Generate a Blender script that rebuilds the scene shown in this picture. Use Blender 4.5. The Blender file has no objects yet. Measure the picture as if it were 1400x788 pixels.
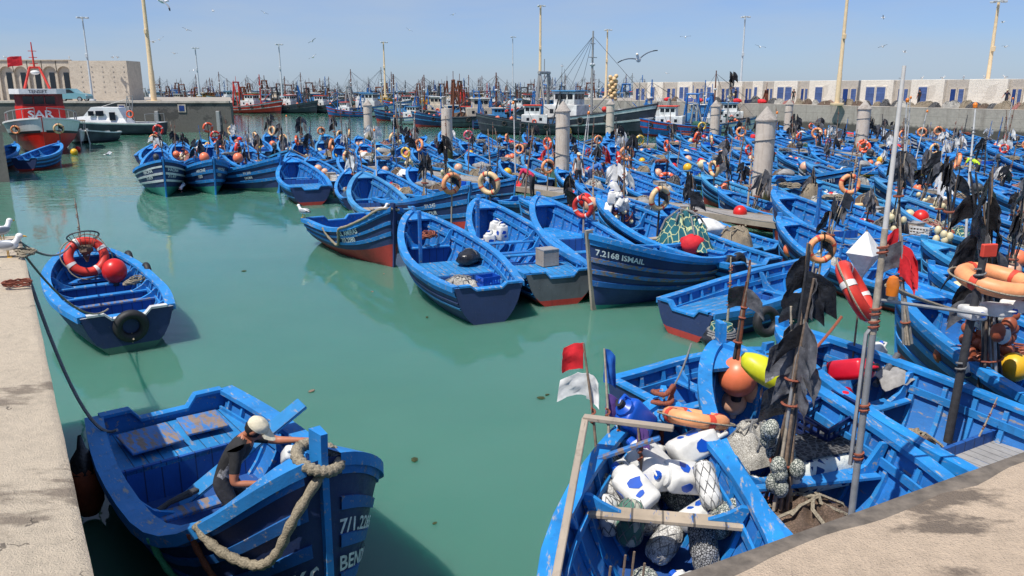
import bpy, bmesh, math, random
from mathutils import Vector, Matrix, noise, geometry
import numpy as np
R = math.radians
sc = bpy.context.scene
# ------------------------------------------------------------------ camera, sky, sun, exposure
CAMH, FPX, PITCH = 5.0, 1080.0, math.atan(274 / 1080.0)
cd = bpy.data.cameras.new('camera'); cam = bpy.data.objects.new('camera', cd); sc.collection.objects.link(cam)
cd.sensor_width = 36.0; cd.lens = 36.0 * FPX / 1400.0; cd.clip_start = .1; cd.clip_end = 6000
cam.location = (0, 0, CAMH); cam.rotation_euler = (R(90) - PITCH, 0, 0)
sc.camera = cam
SUN = Vector((-.33, -.33, .885)).normalized()
SEL = math.asin(SUN.z)
w = bpy.data.worlds.new('World'); sc.world = w; w.use_nodes = True
wn = w.node_tree.nodes; wl = w.node_tree.links; wn.clear()
sky = wn.new('ShaderNodeTexSky'); sky.sky_type = 'NISHITA'; sky.sun_disc = False
sky.sun_elevation = SEL; sky.sun_rotation = math.atan2(SUN.x, SUN.y)
sky.air_density = 1.0; sky.dust_density = .3; sky.ozone_density = 3.0; sky.altitude = 0
tc = wn.new('ShaderNodeTexCoord'); mp = wn.new('ShaderNodeMapping'); mp.inputs['Scale'].default_value = (1.6, 1.6, 9)
nz = wn.new('ShaderNodeTexNoise'); nz.inputs['Scale'].default_value = 1.7; nz.inputs['Detail'].default_value = 6; nz.inputs['Roughness'].default_value = .55
rp = wn.new('ShaderNodeValToRGB'); rp.color_ramp.elements[0].position = .38; rp.color_ramp.elements[1].position = .72
rp.color_ramp.elements[0].color = (.25, .25, .25, 1); rp.color_ramp.elements[1].color = (.75, .75, .75, 1)
mx = wn.new('ShaderNodeMix'); mx.data_type = 'RGBA'; mx.inputs['B'].default_value = (3.2, 3.8, 4.55, 1)
gm = wn.new('ShaderNodeMix'); gm.data_type = 'RGBA'; gm.blend_type = 'MULTIPLY'; gm.inputs['Factor'].default_value = 1; gm.inputs['B'].default_value = (.435, .56, .86, 1)
bg = wn.new('ShaderNodeBackground'); bg.inputs['Strength'].default_value = .112
out = wn.new('ShaderNodeOutputWorld')
wl.new(tc.outputs['Generated'], mp.inputs['Vector']); wl.new(mp.outputs['Vector'], nz.inputs['Vector'])
wl.new(nz.outputs['Fac'], rp.inputs['Fac']); wl.new(rp.outputs['Color'], mx.inputs['Factor'])
wl.new(sky.outputs['Color'], gm.inputs['A']); wl.new(gm.outputs['Result'], mx.inputs['A']); wl.new(mx.outputs['Result'], bg.inputs['Color']); wl.new(bg.outputs['Background'], out.inputs['Surface'])
sd = bpy.data.lights.new('sun', 'SUN'); sd.energy = 4.0; sd.angle = R(.53); sd.color = (1, .95, .87)
sun = bpy.data.objects.new('sun', sd); sc.collection.objects.link(sun); sun.location = (-30, -20, 60)
sun.rotation_euler = SUN.to_track_quat('Z', 'Y').to_euler()
vs = sc.view_settings; vs.view_transform = 'Standard'; vs.look = 'None'; vs.exposure = .38; vs.gamma = 1
sc.cycles.max_bounces = 6; sc.cycles.diffuse_bounces = 3; sc.cycles.glossy_bounces = 3; sc.cycles.transparent_max_bounces = 6
sc.cycles.use_denoising = True

rng = random.Random(11)
COL = sc.collection
def at(px, py, z=0.0):                    # the point of the plane at height z seen at a pixel of the 1400 px wide photograph
    x = (px - 700) / FPX; y = -(py - 394) / FPX
    d = Vector((x, math.cos(PITCH) + y * math.sin(PITCH), -math.sin(PITCH) + y * math.cos(PITCH)))
    t = (z - CAMH) / d.z
    return Vector((d.x * t, d.y * t, z))
def pj(p):
    c = p[1] * math.cos(PITCH) - (p[2] - CAMH) * math.sin(PITCH); u = p[1] * math.sin(PITCH) + (p[2] - CAMH) * math.cos(PITCH)
    return 700 + FPX * p[0] / max(c, .1), 394 - FPX * u / max(c, .1)
def up_at(foot, py):                       # height above the water of the point right above foot that shows at picture row py
    lo, hi = -1.0, 60.0
    for _ in range(40):
        m = (lo + hi) / 2
        if pj((foot[0], foot[1], m))[1] > py: lo = m
        else: hi = m
    return lo

# ------------------------------------------------------------------ materials
def S(r, g, b):
    f = lambda c: (c / 255 / 12.92) if c <= 10 else ((c / 255 + .055) / 1.055) ** 2.4
    return (f(r), f(g), f(b))
def c4(c): return (c[0], c[1], c[2], 1)
class NT:
    def __init__(s, name):
        s.m = bpy.data.materials.new(name); s.m.use_nodes = True
        s.n = s.m.node_tree.nodes; s.l = s.m.node_tree.links; s.b = s.n['Principled BSDF']
    def N(s, t, **k):
        n = s.n.new('ShaderNode' + t)
        for a, v in k.items():
            if a in n.inputs.keys(): n.inputs[a].default_value = v
            else: setattr(n, a, v)
        return n
    def L(s, a, b): s.l.new(a, b)
    def coord(s, scale=(1, 1, 1), kind='Object'):
        t = s.N('TexCoord'); m = s.N('Mapping'); m.inputs['Scale'].default_value = scale
        s.L(t.outputs[kind], m.inputs['Vector']); return m.outputs['Vector']
    def noise(s, vec, scale, detail=4, rough=.55):
        n = s.N('TexNoise'); n.inputs['Scale'].default_value = scale; n.inputs['Detail'].default_value = detail; n.inputs['Roughness'].default_value = rough
        if vec is not None: s.L(vec, n.inputs['Vector'])
        return n.outputs['Fac']
    def ramp(s, fac, p0, p1, c0=(0, 0, 0), c1=(1, 1, 1)):
        r = s.N('ValToRGB'); e = r.color_ramp.elements; e[0].position = p0; e[1].position = p1; e[0].color = c4(c0); e[1].color = c4(c1)
        s.L(fac, r.inputs['Fac']); return r.outputs['Color']
    def mix(s, fac, a, b, mode='MIX'):
        m = s.N('Mix'); m.data_type = 'RGBA'; m.blend_type = mode
        for v, key in ((fac, 'Factor'), (a, 'A'), (b, 'B')):
            i = m.inputs[key] if key == 'Factor' else [q for q in m.inputs if q.name == key and q.type == 'RGBA'][0]
            if isinstance(v, (int, float)): i.default_value = v
            elif isinstance(v, tuple): i.default_value = c4(v)
            else: s.L(v, i)
        return m.outputs[2]
    def math(s, op, a, b=None):
        m = s.N('Math'); m.operation = op
        for i, v in ((0, a), (1, b)):
            if v is None: continue
            if isinstance(v, (int, float)): m.inputs[i].default_value = v
            else: s.L(v, m.inputs[i])
        return m.outputs[0]
    def bump(s, h, strength=.3, dist=.02):
        b = s.N('Bump'); b.inputs['Strength'].default_value = strength; b.inputs['Distance'].default_value = dist
        s.L(h, b.inputs['Height']); s.L(b.outputs['Normal'], s.b.inputs['Normal'])
    def done(s, col, rough=.5, **k):
        if isinstance(col, tuple): s.b.inputs['Base Color'].default_value = c4(col)
        else: s.L(col, s.b.inputs['Base Color'])
        if isinstance(rough, (int, float)): s.b.inputs['Roughness'].default_value = rough
        else: s.L(rough, s.b.inputs['Roughness'])
        for a, v in k.items(): s.b.inputs[a].default_value = v
        return s.m
M = {}
def paint(name, col, wear=.3, wcol=None, rough=.52, sc_=(1.2, 5, 5), seam=None, rnd=.26):
    m = NT(name); v = m.coord(sc_); v1 = m.coord((1, 1, 1))
    oi = m.N('ObjectInfo')
    vo = m.N('VectorMath'); vo.operation = 'ADD'; m.L(v, vo.inputs[0]); cx = m.N('CombineXYZ')
    for i in range(3): m.L(m.math('MULTIPLY', oi.outputs['Random'], 37.0 + 11 * i), cx.inputs[i])
    m.L(cx.outputs[0], vo.inputs[1]); v = vo.outputs[0]
    big = m.noise(v1, 1.3, 3); fine = m.noise(v, 3.2, 7, .68)
    dk = tuple(c * .62 for c in col); lt = tuple(min(1, c * 1.18 + .012) for c in col)
    c = m.mix(m.ramp(big, .3, .72), dk, lt)
    c = m.mix(m.math('MULTIPLY', oi.outputs['Random'], rnd * 2), c, tuple(min(1, x * .75 + .03) for x in col))
    stk = m.noise(m.coord((2.2, 2.2, .35)), 3.0, 6, .68); c = m.mix(m.math('MULTIPLY', m.ramp(stk, .54, .70), .38), c, tuple(x * .32 + .014 for x in col))
    mask = m.ramp(fine, .74 - wear * .36, .80 - wear * .3)
    wc = wcol or (.36, .31, .25)
    wn_ = m.mix(m.noise(v1, 14, 3), wc, tuple(x * .55 for x in wc))
    c = m.mix(mask, c, wn_)
    grime = m.ramp(m.noise(v1, 5, 6, .7), .55, .78)
    c = m.mix(m.math('MULTIPLY', grime, .35), c, (.03, .035, .035))
    h = fine
    if seam:
        ax, sp = seam; sx = m.N('SeparateXYZ'); m.L(v1, sx.inputs[0])
        f = m.math('FRACT', m.math('MULTIPLY', sx.outputs[ax], 1 / sp)); line = m.math('LESS_THAN', f, .075)
        c = m.mix(m.math('MULTIPLY', line, .75), c, (.01, .012, .02)); h = m.math('SUBTRACT', fine, line)
        idn = m.math('FLOOR', m.math('MULTIPLY', sx.outputs[ax], 1 / sp)); wnz = m.N('TexWhiteNoise'); wnz.noise_dimensions = '1D'; m.L(idn, wnz.inputs['W'])
        c = m.mix(m.math('MULTIPLY', wnz.outputs['Value'], .3), c, dk)
    m.bump(h, .35, .012)
    M[name] = m.done(c, m.ramp(fine, .3, .8, (rough,) * 3, (rough + .3,) * 3)); return M[name]
def plain(name, col, rough=.5, nscale=6, amp=.35, bump=.15, metal=0.0, **k):
    m = NT(name); v = m.coord(); f = m.noise(v, nscale, 5, .6)
    c = m.mix(m.ramp(f, .3, .7), tuple(x * (1 - amp) for x in col), tuple(min(1, x * (1 + amp * .5)) for x in col))
    if bump: m.bump(f, bump, .02)
    M[name] = m.done(c, rough, Metallic=metal, **k); return M[name]
def netmat(name, col, line, scale=46, rough=.8, th=.10, vary=.45):
    m = NT(name); v = m.coord(); f = m.noise(v, 3.5, 5)
    vo = m.N('TexVoronoi'); vo.feature = 'DISTANCE_TO_EDGE'; vo.inputs['Scale'].default_value = scale; m.L(v, vo.inputs['Vector'])
    ln = m.math('LESS_THAN', vo.outputs['Distance'], th)
    c = m.mix(m.ramp(f, .3, .7), tuple(x * (1 - vary) for x in col), col)
    c = m.mix(ln, c, line); m.bump(m.math('ADD', ln, m.math('MULTIPLY', f, 3)), .6, .03)
    M[name] = m.done(c, rough); return M[name]
def concrete(name, col, dark, stain=.5, sc_=1.0, crack=True, moss=False):
    m = NT(name); v = m.coord(kind='Object')
    f1 = m.noise(v, .9 * sc_, 5, .6); f2 = m.noise(v, 9 * sc_, 8, .72); f3 = m.noise(v, 90 * sc_, 3, .7)
    c = m.mix(m.ramp(f1, .3, .7), col, tuple(x * .72 for x in col))
    c = m.mix(m.ramp(f2, .35, .75), c, tuple(min(1, x * 1.2) for x in col))
    c = m.mix(m.math('MULTIPLY', m.ramp(f2, .58, .72), .35), c, tuple(x * .5 for x in col))
    c = m.mix(m.math('MULTIPLY', m.ramp(f3, .58, .68), .6), c, tuple(x * .35 for x in col)); c = m.mix(m.math('MULTIPLY', m.ramp(m.noise(v, 38 * sc_, 4, .7), .6, .7), .5), c, tuple(min(1, x * 1.45) for x in col))
    dist = m.N('Mapping'); m.L(v, dist.inputs['Vector']); dist.inputs['Scale'].default_value = (.8, 1.7, 1); dist.inputs['Location'].default_value = (3.7, 1.2, .3)
    f4 = m.noise(dist.outputs[0], .62, 7, .66)
    c = m.mix(m.math('MULTIPLY', m.ramp(f4, .55, .59), stain), c, dark)
    if crack:
        vo = m.N('TexVoronoi'); vo.feature = 'DISTANCE_TO_EDGE'; vo.inputs['Scale'].default_value = .45 * sc_
        wv = m.N('VectorMath'); wv.operation = 'ADD'; nn = m.N('TexNoise'); nn.inputs['Scale'].default_value = 2.5; nn.inputs['Detail'].default_value = 5; m.L(v, nn.inputs['Vector'])
        m.L(v, wv.inputs[0]); m.L(nn.outputs['Color'], wv.inputs[1]); m.L(wv.outputs[0], vo.inputs['Vector'])
        ln = m.math('MULTIPLY', m.math('LESS_THAN', vo.outputs['Distance'], .004), m.math('GREATER_THAN', f1, .52)); c = m.mix(m.math('MULTIPLY', ln, .7), c, tuple(x * .3 for x in dark))
    m.bump(m.math('ADD', f2, m.math('MULTIPLY', f3, .6)), .8, .04)
    M[name] = m.done(c, .85); return M[name]

BLUE = S(8, 112, 192); NAVY = S(20, 48, 100); SKYB = S(58, 140, 196)
WOOD = (.42, .34, .26)
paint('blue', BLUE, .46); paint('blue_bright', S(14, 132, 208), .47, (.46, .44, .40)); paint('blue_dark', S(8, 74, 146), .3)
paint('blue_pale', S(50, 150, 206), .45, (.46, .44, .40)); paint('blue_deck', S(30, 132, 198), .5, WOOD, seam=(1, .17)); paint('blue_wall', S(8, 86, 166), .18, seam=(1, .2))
paint('navy', NAVY, .3, (.12, .14, .2)); paint('black_hull', S(20, 24, 34), .25, (.12, .13, .15)); paint('stripe_blue', S(16, 94, 166), .42)
paint('sky_stripe', SKYB, .4, WOOD); paint('white_stripe', (.72, .74, .74), .4, (.2, .25, .35)); paint('yellow_stripe', S(214, 170, 50), .35)
paint('red_bottom', S(176, 48, 36), .3, (.22, .1, .08)); paint('teal_bottom', S(40, 140, 122), .35, (.2, .3, .26)); paint('green_bottom', S(60, 112, 92), .4, (.12, .2, .16))
paint('bare_wood', (.40, .33, .26), .4, (.22, .19, .16), rough=.75, sc_=(.6, 9, 9)); paint('worn_deck', (.36, .35, .34), .45, S(40, 110, 180), rough=.7, seam=(1, .15))
paint('tan_deck', (.46, .37, .27), .4, S(40, 110, 180), rough=.7, seam=(1, .3))
paint('old_plank', S(46, 122, 196), .78, (.30, .22, .17)); paint('white_paint', (.78, .78, .76), .12, (.4, .33, .25)); paint('red_paint', S(214, 50, 34), .1, (.3, .1, .08)); paint('orange_red', S(226, 66, 40), .1)
paint('grey_hull', S(92, 98, 104), .3); paint('dark_hull', S(56, 60, 74), .3); paint('green_hull', S(40, 84, 78), .3); paint('maroon', S(120, 32, 36), .3)
plain('rescue_red', S(222, 38, 28), .45, 3, .12, .05); plain('boat_white', (.80, .80, .79), .45, 3, .12, .05); plain('letter', (.74, .78, .78), .6, 20, .3); plain('letter_dark', (.05, .06, .09), .6)
def ringmat(name, col):
    plain(name, col, .5, 9, .22, .1)
ringmat('ring_peach', S(238, 160, 108)); ringmat('ring_orange', S(238, 96, 52)); ringmat('ring_red', S(212, 58, 44)); ringmat('ring_pale', S(226, 190, 140)); ringmat('ring_yellow', S(226, 186, 70)); ringmat('ring_pink', S(226, 90, 110))
plain('band', (.75, .72, .68), .6); plain('band_red', S(214, 74, 52), .6)
plain('buoy_orange', S(240, 128, 88), .38, 5, .16, .05); plain('buoy_red', S(214, 40, 34), .35, 5, .2, .05); plain('buoy_yellow', S(232, 180, 40), .4, 5, .2, .05); plain('buoy_peach', S(232, 178, 146), .4, 5, .25, .05); plain('buoy_cream', S(214, 200, 160), .45, 5, .25, .05); plain('buoy_brown', S(160, 84, 56), .5, 6, .35, .1); plain('buoy_lime', S(214, 216, 40), .4, 5, .2, .05)
plain('black_rubber', (.018, .018, .02), .6, 10, .4); plain('black_plastic', (.022, .022, .025), .26, 9, .6, .9); plain('grey_plastic', (.12, .12, .13), .3, 9, .5, .9)
plain('white_plastic', (.76, .75, .71), .42, 7, .28, .08); plain('blue_plastic', S(20, 84, 190), .35, 5, .2, .05); plain('red_plastic', S(206, 26, 48), .35, 5, .2, .05); plain('yellow_plastic', S(226, 196, 40), .4, 5, .2, .05); plain('navy_plastic', S(16, 40, 92), .4)
plain('white_cloth', (.74, .74, .72), .8, 8, .25, .3); plain('red_cloth', S(214, 34, 44), .75, 8, .3, .3); plain('pink_cloth', S(226, 100, 120), .8); plain('purple_cloth', S(118, 84, 160), .8); plain('blue_cloth', S(40, 110, 200), .8, 8, .3, .3); plain('green_cloth', S(40, 130, 84), .8, 8, .3, .3); plain('grey_cloth', (.30, .29, .28), .85, 8, .35, .5)
plain('rope_tan', (.34, .29, .21), .9, 60, .5, .8); plain('rope_grey', (.22, .22, .22), .9, 60, .5, .6); plain('rope_rust', S(150, 84, 64), .9, 60, .5, .6); plain('rope_green', S(90, 190, 140), .8, 60, .3, .4)
plain('stick', (.24, .17, .12), .8, 14, .5, .4); plain('stick_pale', (.44, .37, .28), .75, 14, .4, .3); plain('stick_dark', (.045, .045, .05), .7, 14, .4, .3); plain('galvanised', (.38, .38, .37), .5, 8, .25, .1, metal=.3); plain('pole_white', (.66, .64, .60), .5, 5, .2, .05)
plain('steel_dark', (.05, .055, .06), .5, 8, .4, .2); plain('rust', S(112, 62, 40), .85, 8, .5, .4); plain('steel_blue', S(40, 110, 180), .5, 6, .3); plain('lamp_cream', S(224, 198, 158), .55, 4, .15, .02); plain('lamp_grey', S(190, 196, 200), .5, 4, .12, .02)
netmat('net_tan', (.38, .31, .22), (.2, .16, .11)); netmat('net_white', (.66, .64, .58), (.26, .24, .21), 44); netmat('net_green', (.05, .20, .15), (.015, .07, .05)); netmat('net_blue', S(30, 96, 150), (.02, .05, .1)); netmat('net_pink', S(190, 120, 110), (.3, .14, .13)); netmat('net_black', (.03, .03, .035), (.1, .1, .1), 14); netmat('net_brown', (.20, .13, .09), (.09, .06, .04)); netmat('net_teal', S(20, 100, 112), S(180, 186, 140), 7, th=.05)
netmat('netted_float', (.62, .63, .54), (.06, .08, .07), 36, th=.10); netmat('netted_grey', (.42, .42, .42), (.03, .03, .035), 40, th=.12); netmat('camo', (.52, .52, .42), (.06, .16, .12), 5, th=.2)
netmat('netted_blue', S(40, 80, 140), (.7, .72, .66), 9, th=.22)
netmat('net_white_fine', (.74, .73, .70), (.3, .28, .26), 34, th=.07)
plain('skin', S(176, 112, 84), .55, 10, .15, .1); plain('skin_dark', S(130, 84, 62), .55, 10, .15, .1); plain('hair', (.012, .01, .01), .7); plain('cap_cream', S(216, 206, 180), .85, 20, .2, .4); plain('shirt_black', (.022, .022, .024), .85, 20, .3, .4); plain('shirt_pattern', (.30, .30, .32), .85, 30, .95, .2); plain('trousers_dark', (.035, .036, .045), .85, 16, .4, .4); plain('shirt_pink', S(206, 40, 84), .85); plain('shirt_blue', S(70, 120, 190), .85); plain('shirt_navy', S(26, 36, 62), .85); plain('shirt_lime', S(196, 230, 50), .8); plain('jeans', S(50, 70, 110), .85)
plain('gull_white', (.80, .80, .79), .8, 12, .1); plain('gull_grey', (.34, .36, .39), .8, 12, .15); plain('gull_black', (.03, .03, .03), .7); plain('beak', S(226, 170, 40), .5)
plain('glass_dark', (.015, .02, .028), .08, 3, .3, 0); plain('tyre_black', (.02, .02, .02), .75, 14, .4, .3); plain('car_paint', S(104, 150, 160), .25, 2, .05, 0); plain('chrome', (.6, .6, .6), .2, 3, .1, 0, metal=1.0); plain('lamp_red', S(190, 20, 20), .3); plain('lamp_white', (.8, .8, .78), .25); plain('amber', S(236, 130, 40), .3)
concrete('quay_top', (.55, .425, .305), (.15, .115, .085), .9, 1.0); concrete('pier_top', (.57, .475, .355), (.17, .13, .095), .75, 1.3)
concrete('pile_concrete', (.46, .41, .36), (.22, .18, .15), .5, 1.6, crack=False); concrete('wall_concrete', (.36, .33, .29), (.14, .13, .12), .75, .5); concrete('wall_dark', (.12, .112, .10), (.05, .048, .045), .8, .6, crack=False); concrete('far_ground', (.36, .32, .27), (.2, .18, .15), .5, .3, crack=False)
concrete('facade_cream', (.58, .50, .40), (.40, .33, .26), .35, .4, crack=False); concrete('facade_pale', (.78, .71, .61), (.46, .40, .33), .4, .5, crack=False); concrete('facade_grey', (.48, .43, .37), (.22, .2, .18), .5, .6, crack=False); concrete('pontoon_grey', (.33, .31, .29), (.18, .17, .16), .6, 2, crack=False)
paint('door_blue', S(74, 100, 156), .2, seam=(2, .3)); plain('window_blue', S(34, 60, 120), .3, 4, .3, 0)
plain('weed', S(58, 66, 34), .9, 16, .5, .6)
def pilemat():
    m = NT('pile_weathered'); v = m.coord(kind='Object'); f = m.noise(v, 2.2, 7, .65); f2 = m.noise(v, 22, 6, .7)
    st = m.coord((5, 5, .5)); f3 = m.noise(st, 1.6, 6, .65); sx = m.N('SeparateXYZ'); m.L(v, sx.inputs[0])
    c = m.mix(m.ramp(f, .3, .7), (.70, .61, .51), (.55, .46, .37)); c = m.mix(m.math('MULTIPLY', m.ramp(f3, .5, .72), .6), c, (.27, .19, .14))
    hz = m.math('ADD', sx.outputs[2], m.math('MULTIPLY', f, -2.2)); c = m.mix(m.ramp(m.math('MULTIPLY', m.math('ADD', hz, 2.0), .3), .12, .62, (1, 1, 1), (0, 0, 0)), c, (.24, .16, .11))
    g = m.ramp(m.math('ADD', sx.outputs[2], m.math('MULTIPLY', f3, -1.9)), .0, .22, (1, 1, 1), (0, 0, 0)); c = m.mix(g, c, (.07, .075, .028))
    c = m.mix(m.math('MULTIPLY', m.ramp(f2, .6, .75), .4), c, (.2, .18, .16)); m.bump(f2, .5, .02); M['pile_weathered'] = m.done(c, .85)
pilemat()
def quaywall():
    m = NT('quay_wall'); v = m.coord(kind='Object'); f = m.noise(v, .35, 6, .6); f2 = m.noise(v, 3, 8, .7); sx = m.N('SeparateXYZ'); m.L(v, sx.inputs[0])
    st = m.coord((.7, .7, .06)); f3 = m.noise(st, 1.5, 6, .65)
    c = m.mix(m.ramp(f2, .3, .7), (.42, .38, .33), (.30, .27, .24)); c = m.mix(m.math('MULTIPLY', m.ramp(f3, .5, .7), .6), c, (.17, .14, .12))
    zz = m.math('ADD', sx.outputs[2], m.math('MULTIPLY', f2, -.7)); c = m.mix(m.ramp(zz, .75, 1.15, (1, 1, 1), (0, 0, 0)), c, (.075, .07, .062))
    ln = m.math('LESS_THAN', m.math('FRACT', m.math('MULTIPLY', sx.outputs[2], 1 / .75)), .035); c = m.mix(m.math('MULTIPLY', ln, .5), c, (.1, .09, .08))
    m.bump(f2, .5, .05); M['quay_wall'] = m.done(c, .85)
quaywall()
def watermat():
    m = NT('harbour_water'); v = m.coord(kind='Object')
    n1 = m.noise(m.coord((1, 1.5, 1)), 1.1, 3, .5); n2 = m.noise(m.coord((.25, .42, 1)), 1.0, 3, .5); n3 = m.noise(v, 5.0, 2, .5)
    f = m.noise(v, .09, 4, .6)
    c = m.mix(m.ramp(f, .35, .65), S(70, 116, 100), S(79, 124, 109)); m.b.inputs['IOR'].default_value = 1.33
    h = m.math('ADD', m.math('ADD', m.math('MULTIPLY', n1, .5), m.math('MULTIPLY', n2, 1.0)), m.math('MULTIPLY', n3, .13))
    sy = m.N('SeparateXYZ'); m.L(v, sy.inputs[0]); mr = m.N('MapRange'); mr.interpolation_type = 'SMOOTHSTEP'; mr.inputs[1].default_value = 26; mr.inputs[2].default_value = 62; mr.inputs[3].default_value = 1.0; mr.inputs[4].default_value = 4.5; m.L(sy.outputs[1], mr.inputs[0]); h = m.math('MULTIPLY', h, mr.outputs[0])
    m.bump(h, .10, .14); M['harbour_water'] = m.done(c, .02, **{'Subsurface Weight': .85, 'Subsurface Radius': (.35, .9, .75), 'Subsurface Scale': 2.2})
watermat()
# ------------------------------------------------------------------ mesh building
class MB:
    def __init__(s): s.v = []; s.f = []; s.mi = []; s.mats = []; s.cur = 0
    def mat(s, name):
        if name not in s.mats: s.mats.append(name)
        s.cur = s.mats.index(name); return s
    def add(s, vs_, fs, xf=None):
        o = len(s.v)
        for p in vs_:
            p = Vector(p); s.v.append(xf @ p if xf else p)
        for f in fs: s.f.append(tuple(i + o for i in f)); s.mi.append(s.cur)
        return s
    def box(s, c, d, xf=None, ch=0.0, rz=0.0):
        hx, hy, hz = d[0] / 2, d[1] / 2, d[2] / 2
        T = Matrix.Translation(c) @ Matrix.Rotation(rz, 4, 'Z')
        if xf: T = xf @ T
        if ch <= 0:
            p = [(x, y, z) for x in (-hx, hx) for y in (-hy, hy) for z in (-hz, hz)]
            return s.add(p, [(0, 1, 3, 2), (4, 6, 7, 5), (0, 4, 5, 1), (2, 3, 7, 6), (0, 2, 6, 4), (1, 5, 7, 3)], T)
        ch = min(ch, hx * .9, hy * .9, hz * .9); bm = bmesh.new(); bmesh.ops.create_cube(bm, size=1)
        for q in bm.verts: q.co = Vector((q.co.x * 2 * hx, q.co.y * 2 * hy, q.co.z * 2 * hz))
        bmesh.ops.bevel(bm, geom=list(bm.edges), offset=ch, segments=2 if ch > .03 else 1, profile=.5, affect='EDGES')
        bm.verts.index_update(); s.add([q.co.copy() for q in bm.verts], [tuple(q.index for q in f.verts) for f in bm.faces], T); bm.free(); return s
    def grid(s, rows, close_u=False, close_v=False, xf=None, flip=False):
        n, m = len(rows), len(rows[0]); fs = []
        for i in range(n if close_u else n - 1):
            for j in range(m if close_v else m - 1):
                a, b, c, d = i * m + j, i * m + (j + 1) % m, ((i + 1) % n) * m + (j + 1) % m, ((i + 1) % n) * m + j
                fs.append((a, d, c, b) if flip else (a, b, c, d))
        return s.add([p for r in rows for p in r], fs, xf)
    def tube(s, pts, r, n=6, caps=True, xf=None, closed=False):
        pts = [Vector(p) for p in pts]; k = len(pts); rr = r if isinstance(r, (list, tuple)) else [r] * k
        rows = []; ref = None
        for i in range(k):
            if closed: t = (pts[(i + 1) % k] - pts[i - 1])
            else: t = pts[min(i + 1, k - 1)] - pts[max(i - 1, 0)]
            t = t.normalized() if t.length > 1e-9 else Vector((0, 0, 1))
            if ref is None: ref = Vector((0, 0, 1)) if abs(t.z) < .9 else Vector((1, 0, 0))
            a = t.cross(ref); a = a.normalized() if a.length > 1e-6 else t.orthogonal().normalized()
            b = a.cross(t).normalized(); ref = b
            rows.append([pts[i] + (a * math.cos(q * 2 * math.pi / n) + b * math.sin(q * 2 * math.pi / n)) * rr[i] for q in range(n)])
        s.grid(rows, close_u=closed, close_v=True, xf=xf, flip=False)
        if caps and not closed:
            o = len(s.v) - k * n
            s.f.append(tuple(o + q for q in range(n))[::-1]); s.mi.append(s.cur); s.f.append(tuple(o + (k - 1) * n + q for q in range(n))); s.mi.append(s.cur)
        return s
    def lathe(s, prof, n=12, xf=None):
        rows = [[(r * math.cos(q * 2 * math.pi / n), r * math.sin(q * 2 * math.pi / n), z) for q in range(n)] for r, z in prof]
        return s.grid(rows, close_v=True, xf=xf, flip=True)
    def ball(s, c, r, n=12, m=8, sq=(1, 1, 1), amp=0, seed=0, fr=2.0, xf=None):
        rows = []
        for i in range(m + 1):
            th = math.pi * i / m; row = []
            for q in range(n):
                ph = 2 * math.pi * q / n; d = Vector((math.sin(th) * math.cos(ph), math.sin(th) * math.sin(ph), -math.cos(th)))
                k = 1 + (amp * noise.noise(d * fr + Vector((seed * 7.3, seed * 3.1, seed))) if amp else 0)
                row.append((c[0] + d.x * r * sq[0] * k, c[1] + d.y * r * sq[1] * k, c[2] + d.z * r * sq[2] * k))
            rows.append(row)
        return s.grid(rows, close_v=True, xf=xf, flip=True)
    def torus(s, Rr, r, n=24, m=8, xf=None, a0=0, a1=2 * math.pi, sqz=1.0):
        full = abs(a1 - a0 - 2 * math.pi) < 1e-6; k = n if full else n + 1
        rows = [[((Rr + r * math.cos(2 * math.pi * j / m)) * math.cos(a0 + (a1 - a0) * i / n), (Rr + r * math.cos(2 * math.pi * j / m)) * math.sin(a0 + (a1 - a0) * i / n), r * sqz * math.sin(2 * math.pi * j / m)) for j in range(m)] for i in range(k)]
        return s.grid(rows, close_u=full, close_v=True, xf=xf, flip=True)
    def slab(s, rows, t, xf=None):          # a closed sheet t thick, rows of points seen from above
        n, m = len(rows), len(rows[0]); rows = [[Vector(p) for p in r] for r in rows]
        nor = []
        for i in range(n):
            for j in range(m):
                a = rows[min(i + 1, n - 1)][j] - rows[max(i - 1, 0)][j]; b = rows[i][min(j + 1, m - 1)] - rows[i][max(j - 1, 0)]
                c = a.cross(b); nor.append(c.normalized() if c.length > 1e-9 else Vector((0, 0, 1)))
        top = [p for r in rows for p in r]; bot = [p - nor[i] * t for i, p in enumerate(top)]
        N = n * m; fs = []
        for i in range(n - 1):
            for j in range(m - 1):
                a, b, c, d = i * m + j, (i + 1) * m + j, (i + 1) * m + j + 1, i * m + j + 1
                fs += [(a, b, c, d), (a + N, d + N, c + N, b + N)]
        ring = [j for j in range(m)] + [i * m + m - 1 for i in range(1, n)] + [(n - 1) * m + j for j in range(m - 2, -1, -1)] + [i * m for i in range(n - 2, 0, -1)]
        for q in range(len(ring)):
            a, b = ring[q], ring[(q + 1) % len(ring)]; fs.append((a, b, b + N, a + N))
        return s.add(top + bot, fs, xf)
    def prism(s, outline, z0, z1, xf=None):
        n = len(outline); p = [(x, y, z0) for x, y in outline] + [(x, y, z1) for x, y in outline]
        fs = [tuple(range(n))[::-1], tuple(range(n, 2 * n))] + [(i, (i + 1) % n, n + (i + 1) % n, n + i) for i in range(n)]
        return s.add(p, fs, xf)
    def mesh(s, name, smooth=35):
        me = bpy.data.meshes.new(name); me.from_pydata([tuple(p) for p in s.v], [], s.f); me.validate()
        for q in s.mats: me.materials.append(M[q])
        if len(me.polygons) == len(s.mi): me.polygons.foreach_set('material_index', s.mi)
        if smooth:
            me.polygons.foreach_set('use_smooth', [True] * len(me.polygons)); me.set_sharp_from_angle(angle=R(smooth))
        me.update(); return me
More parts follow.
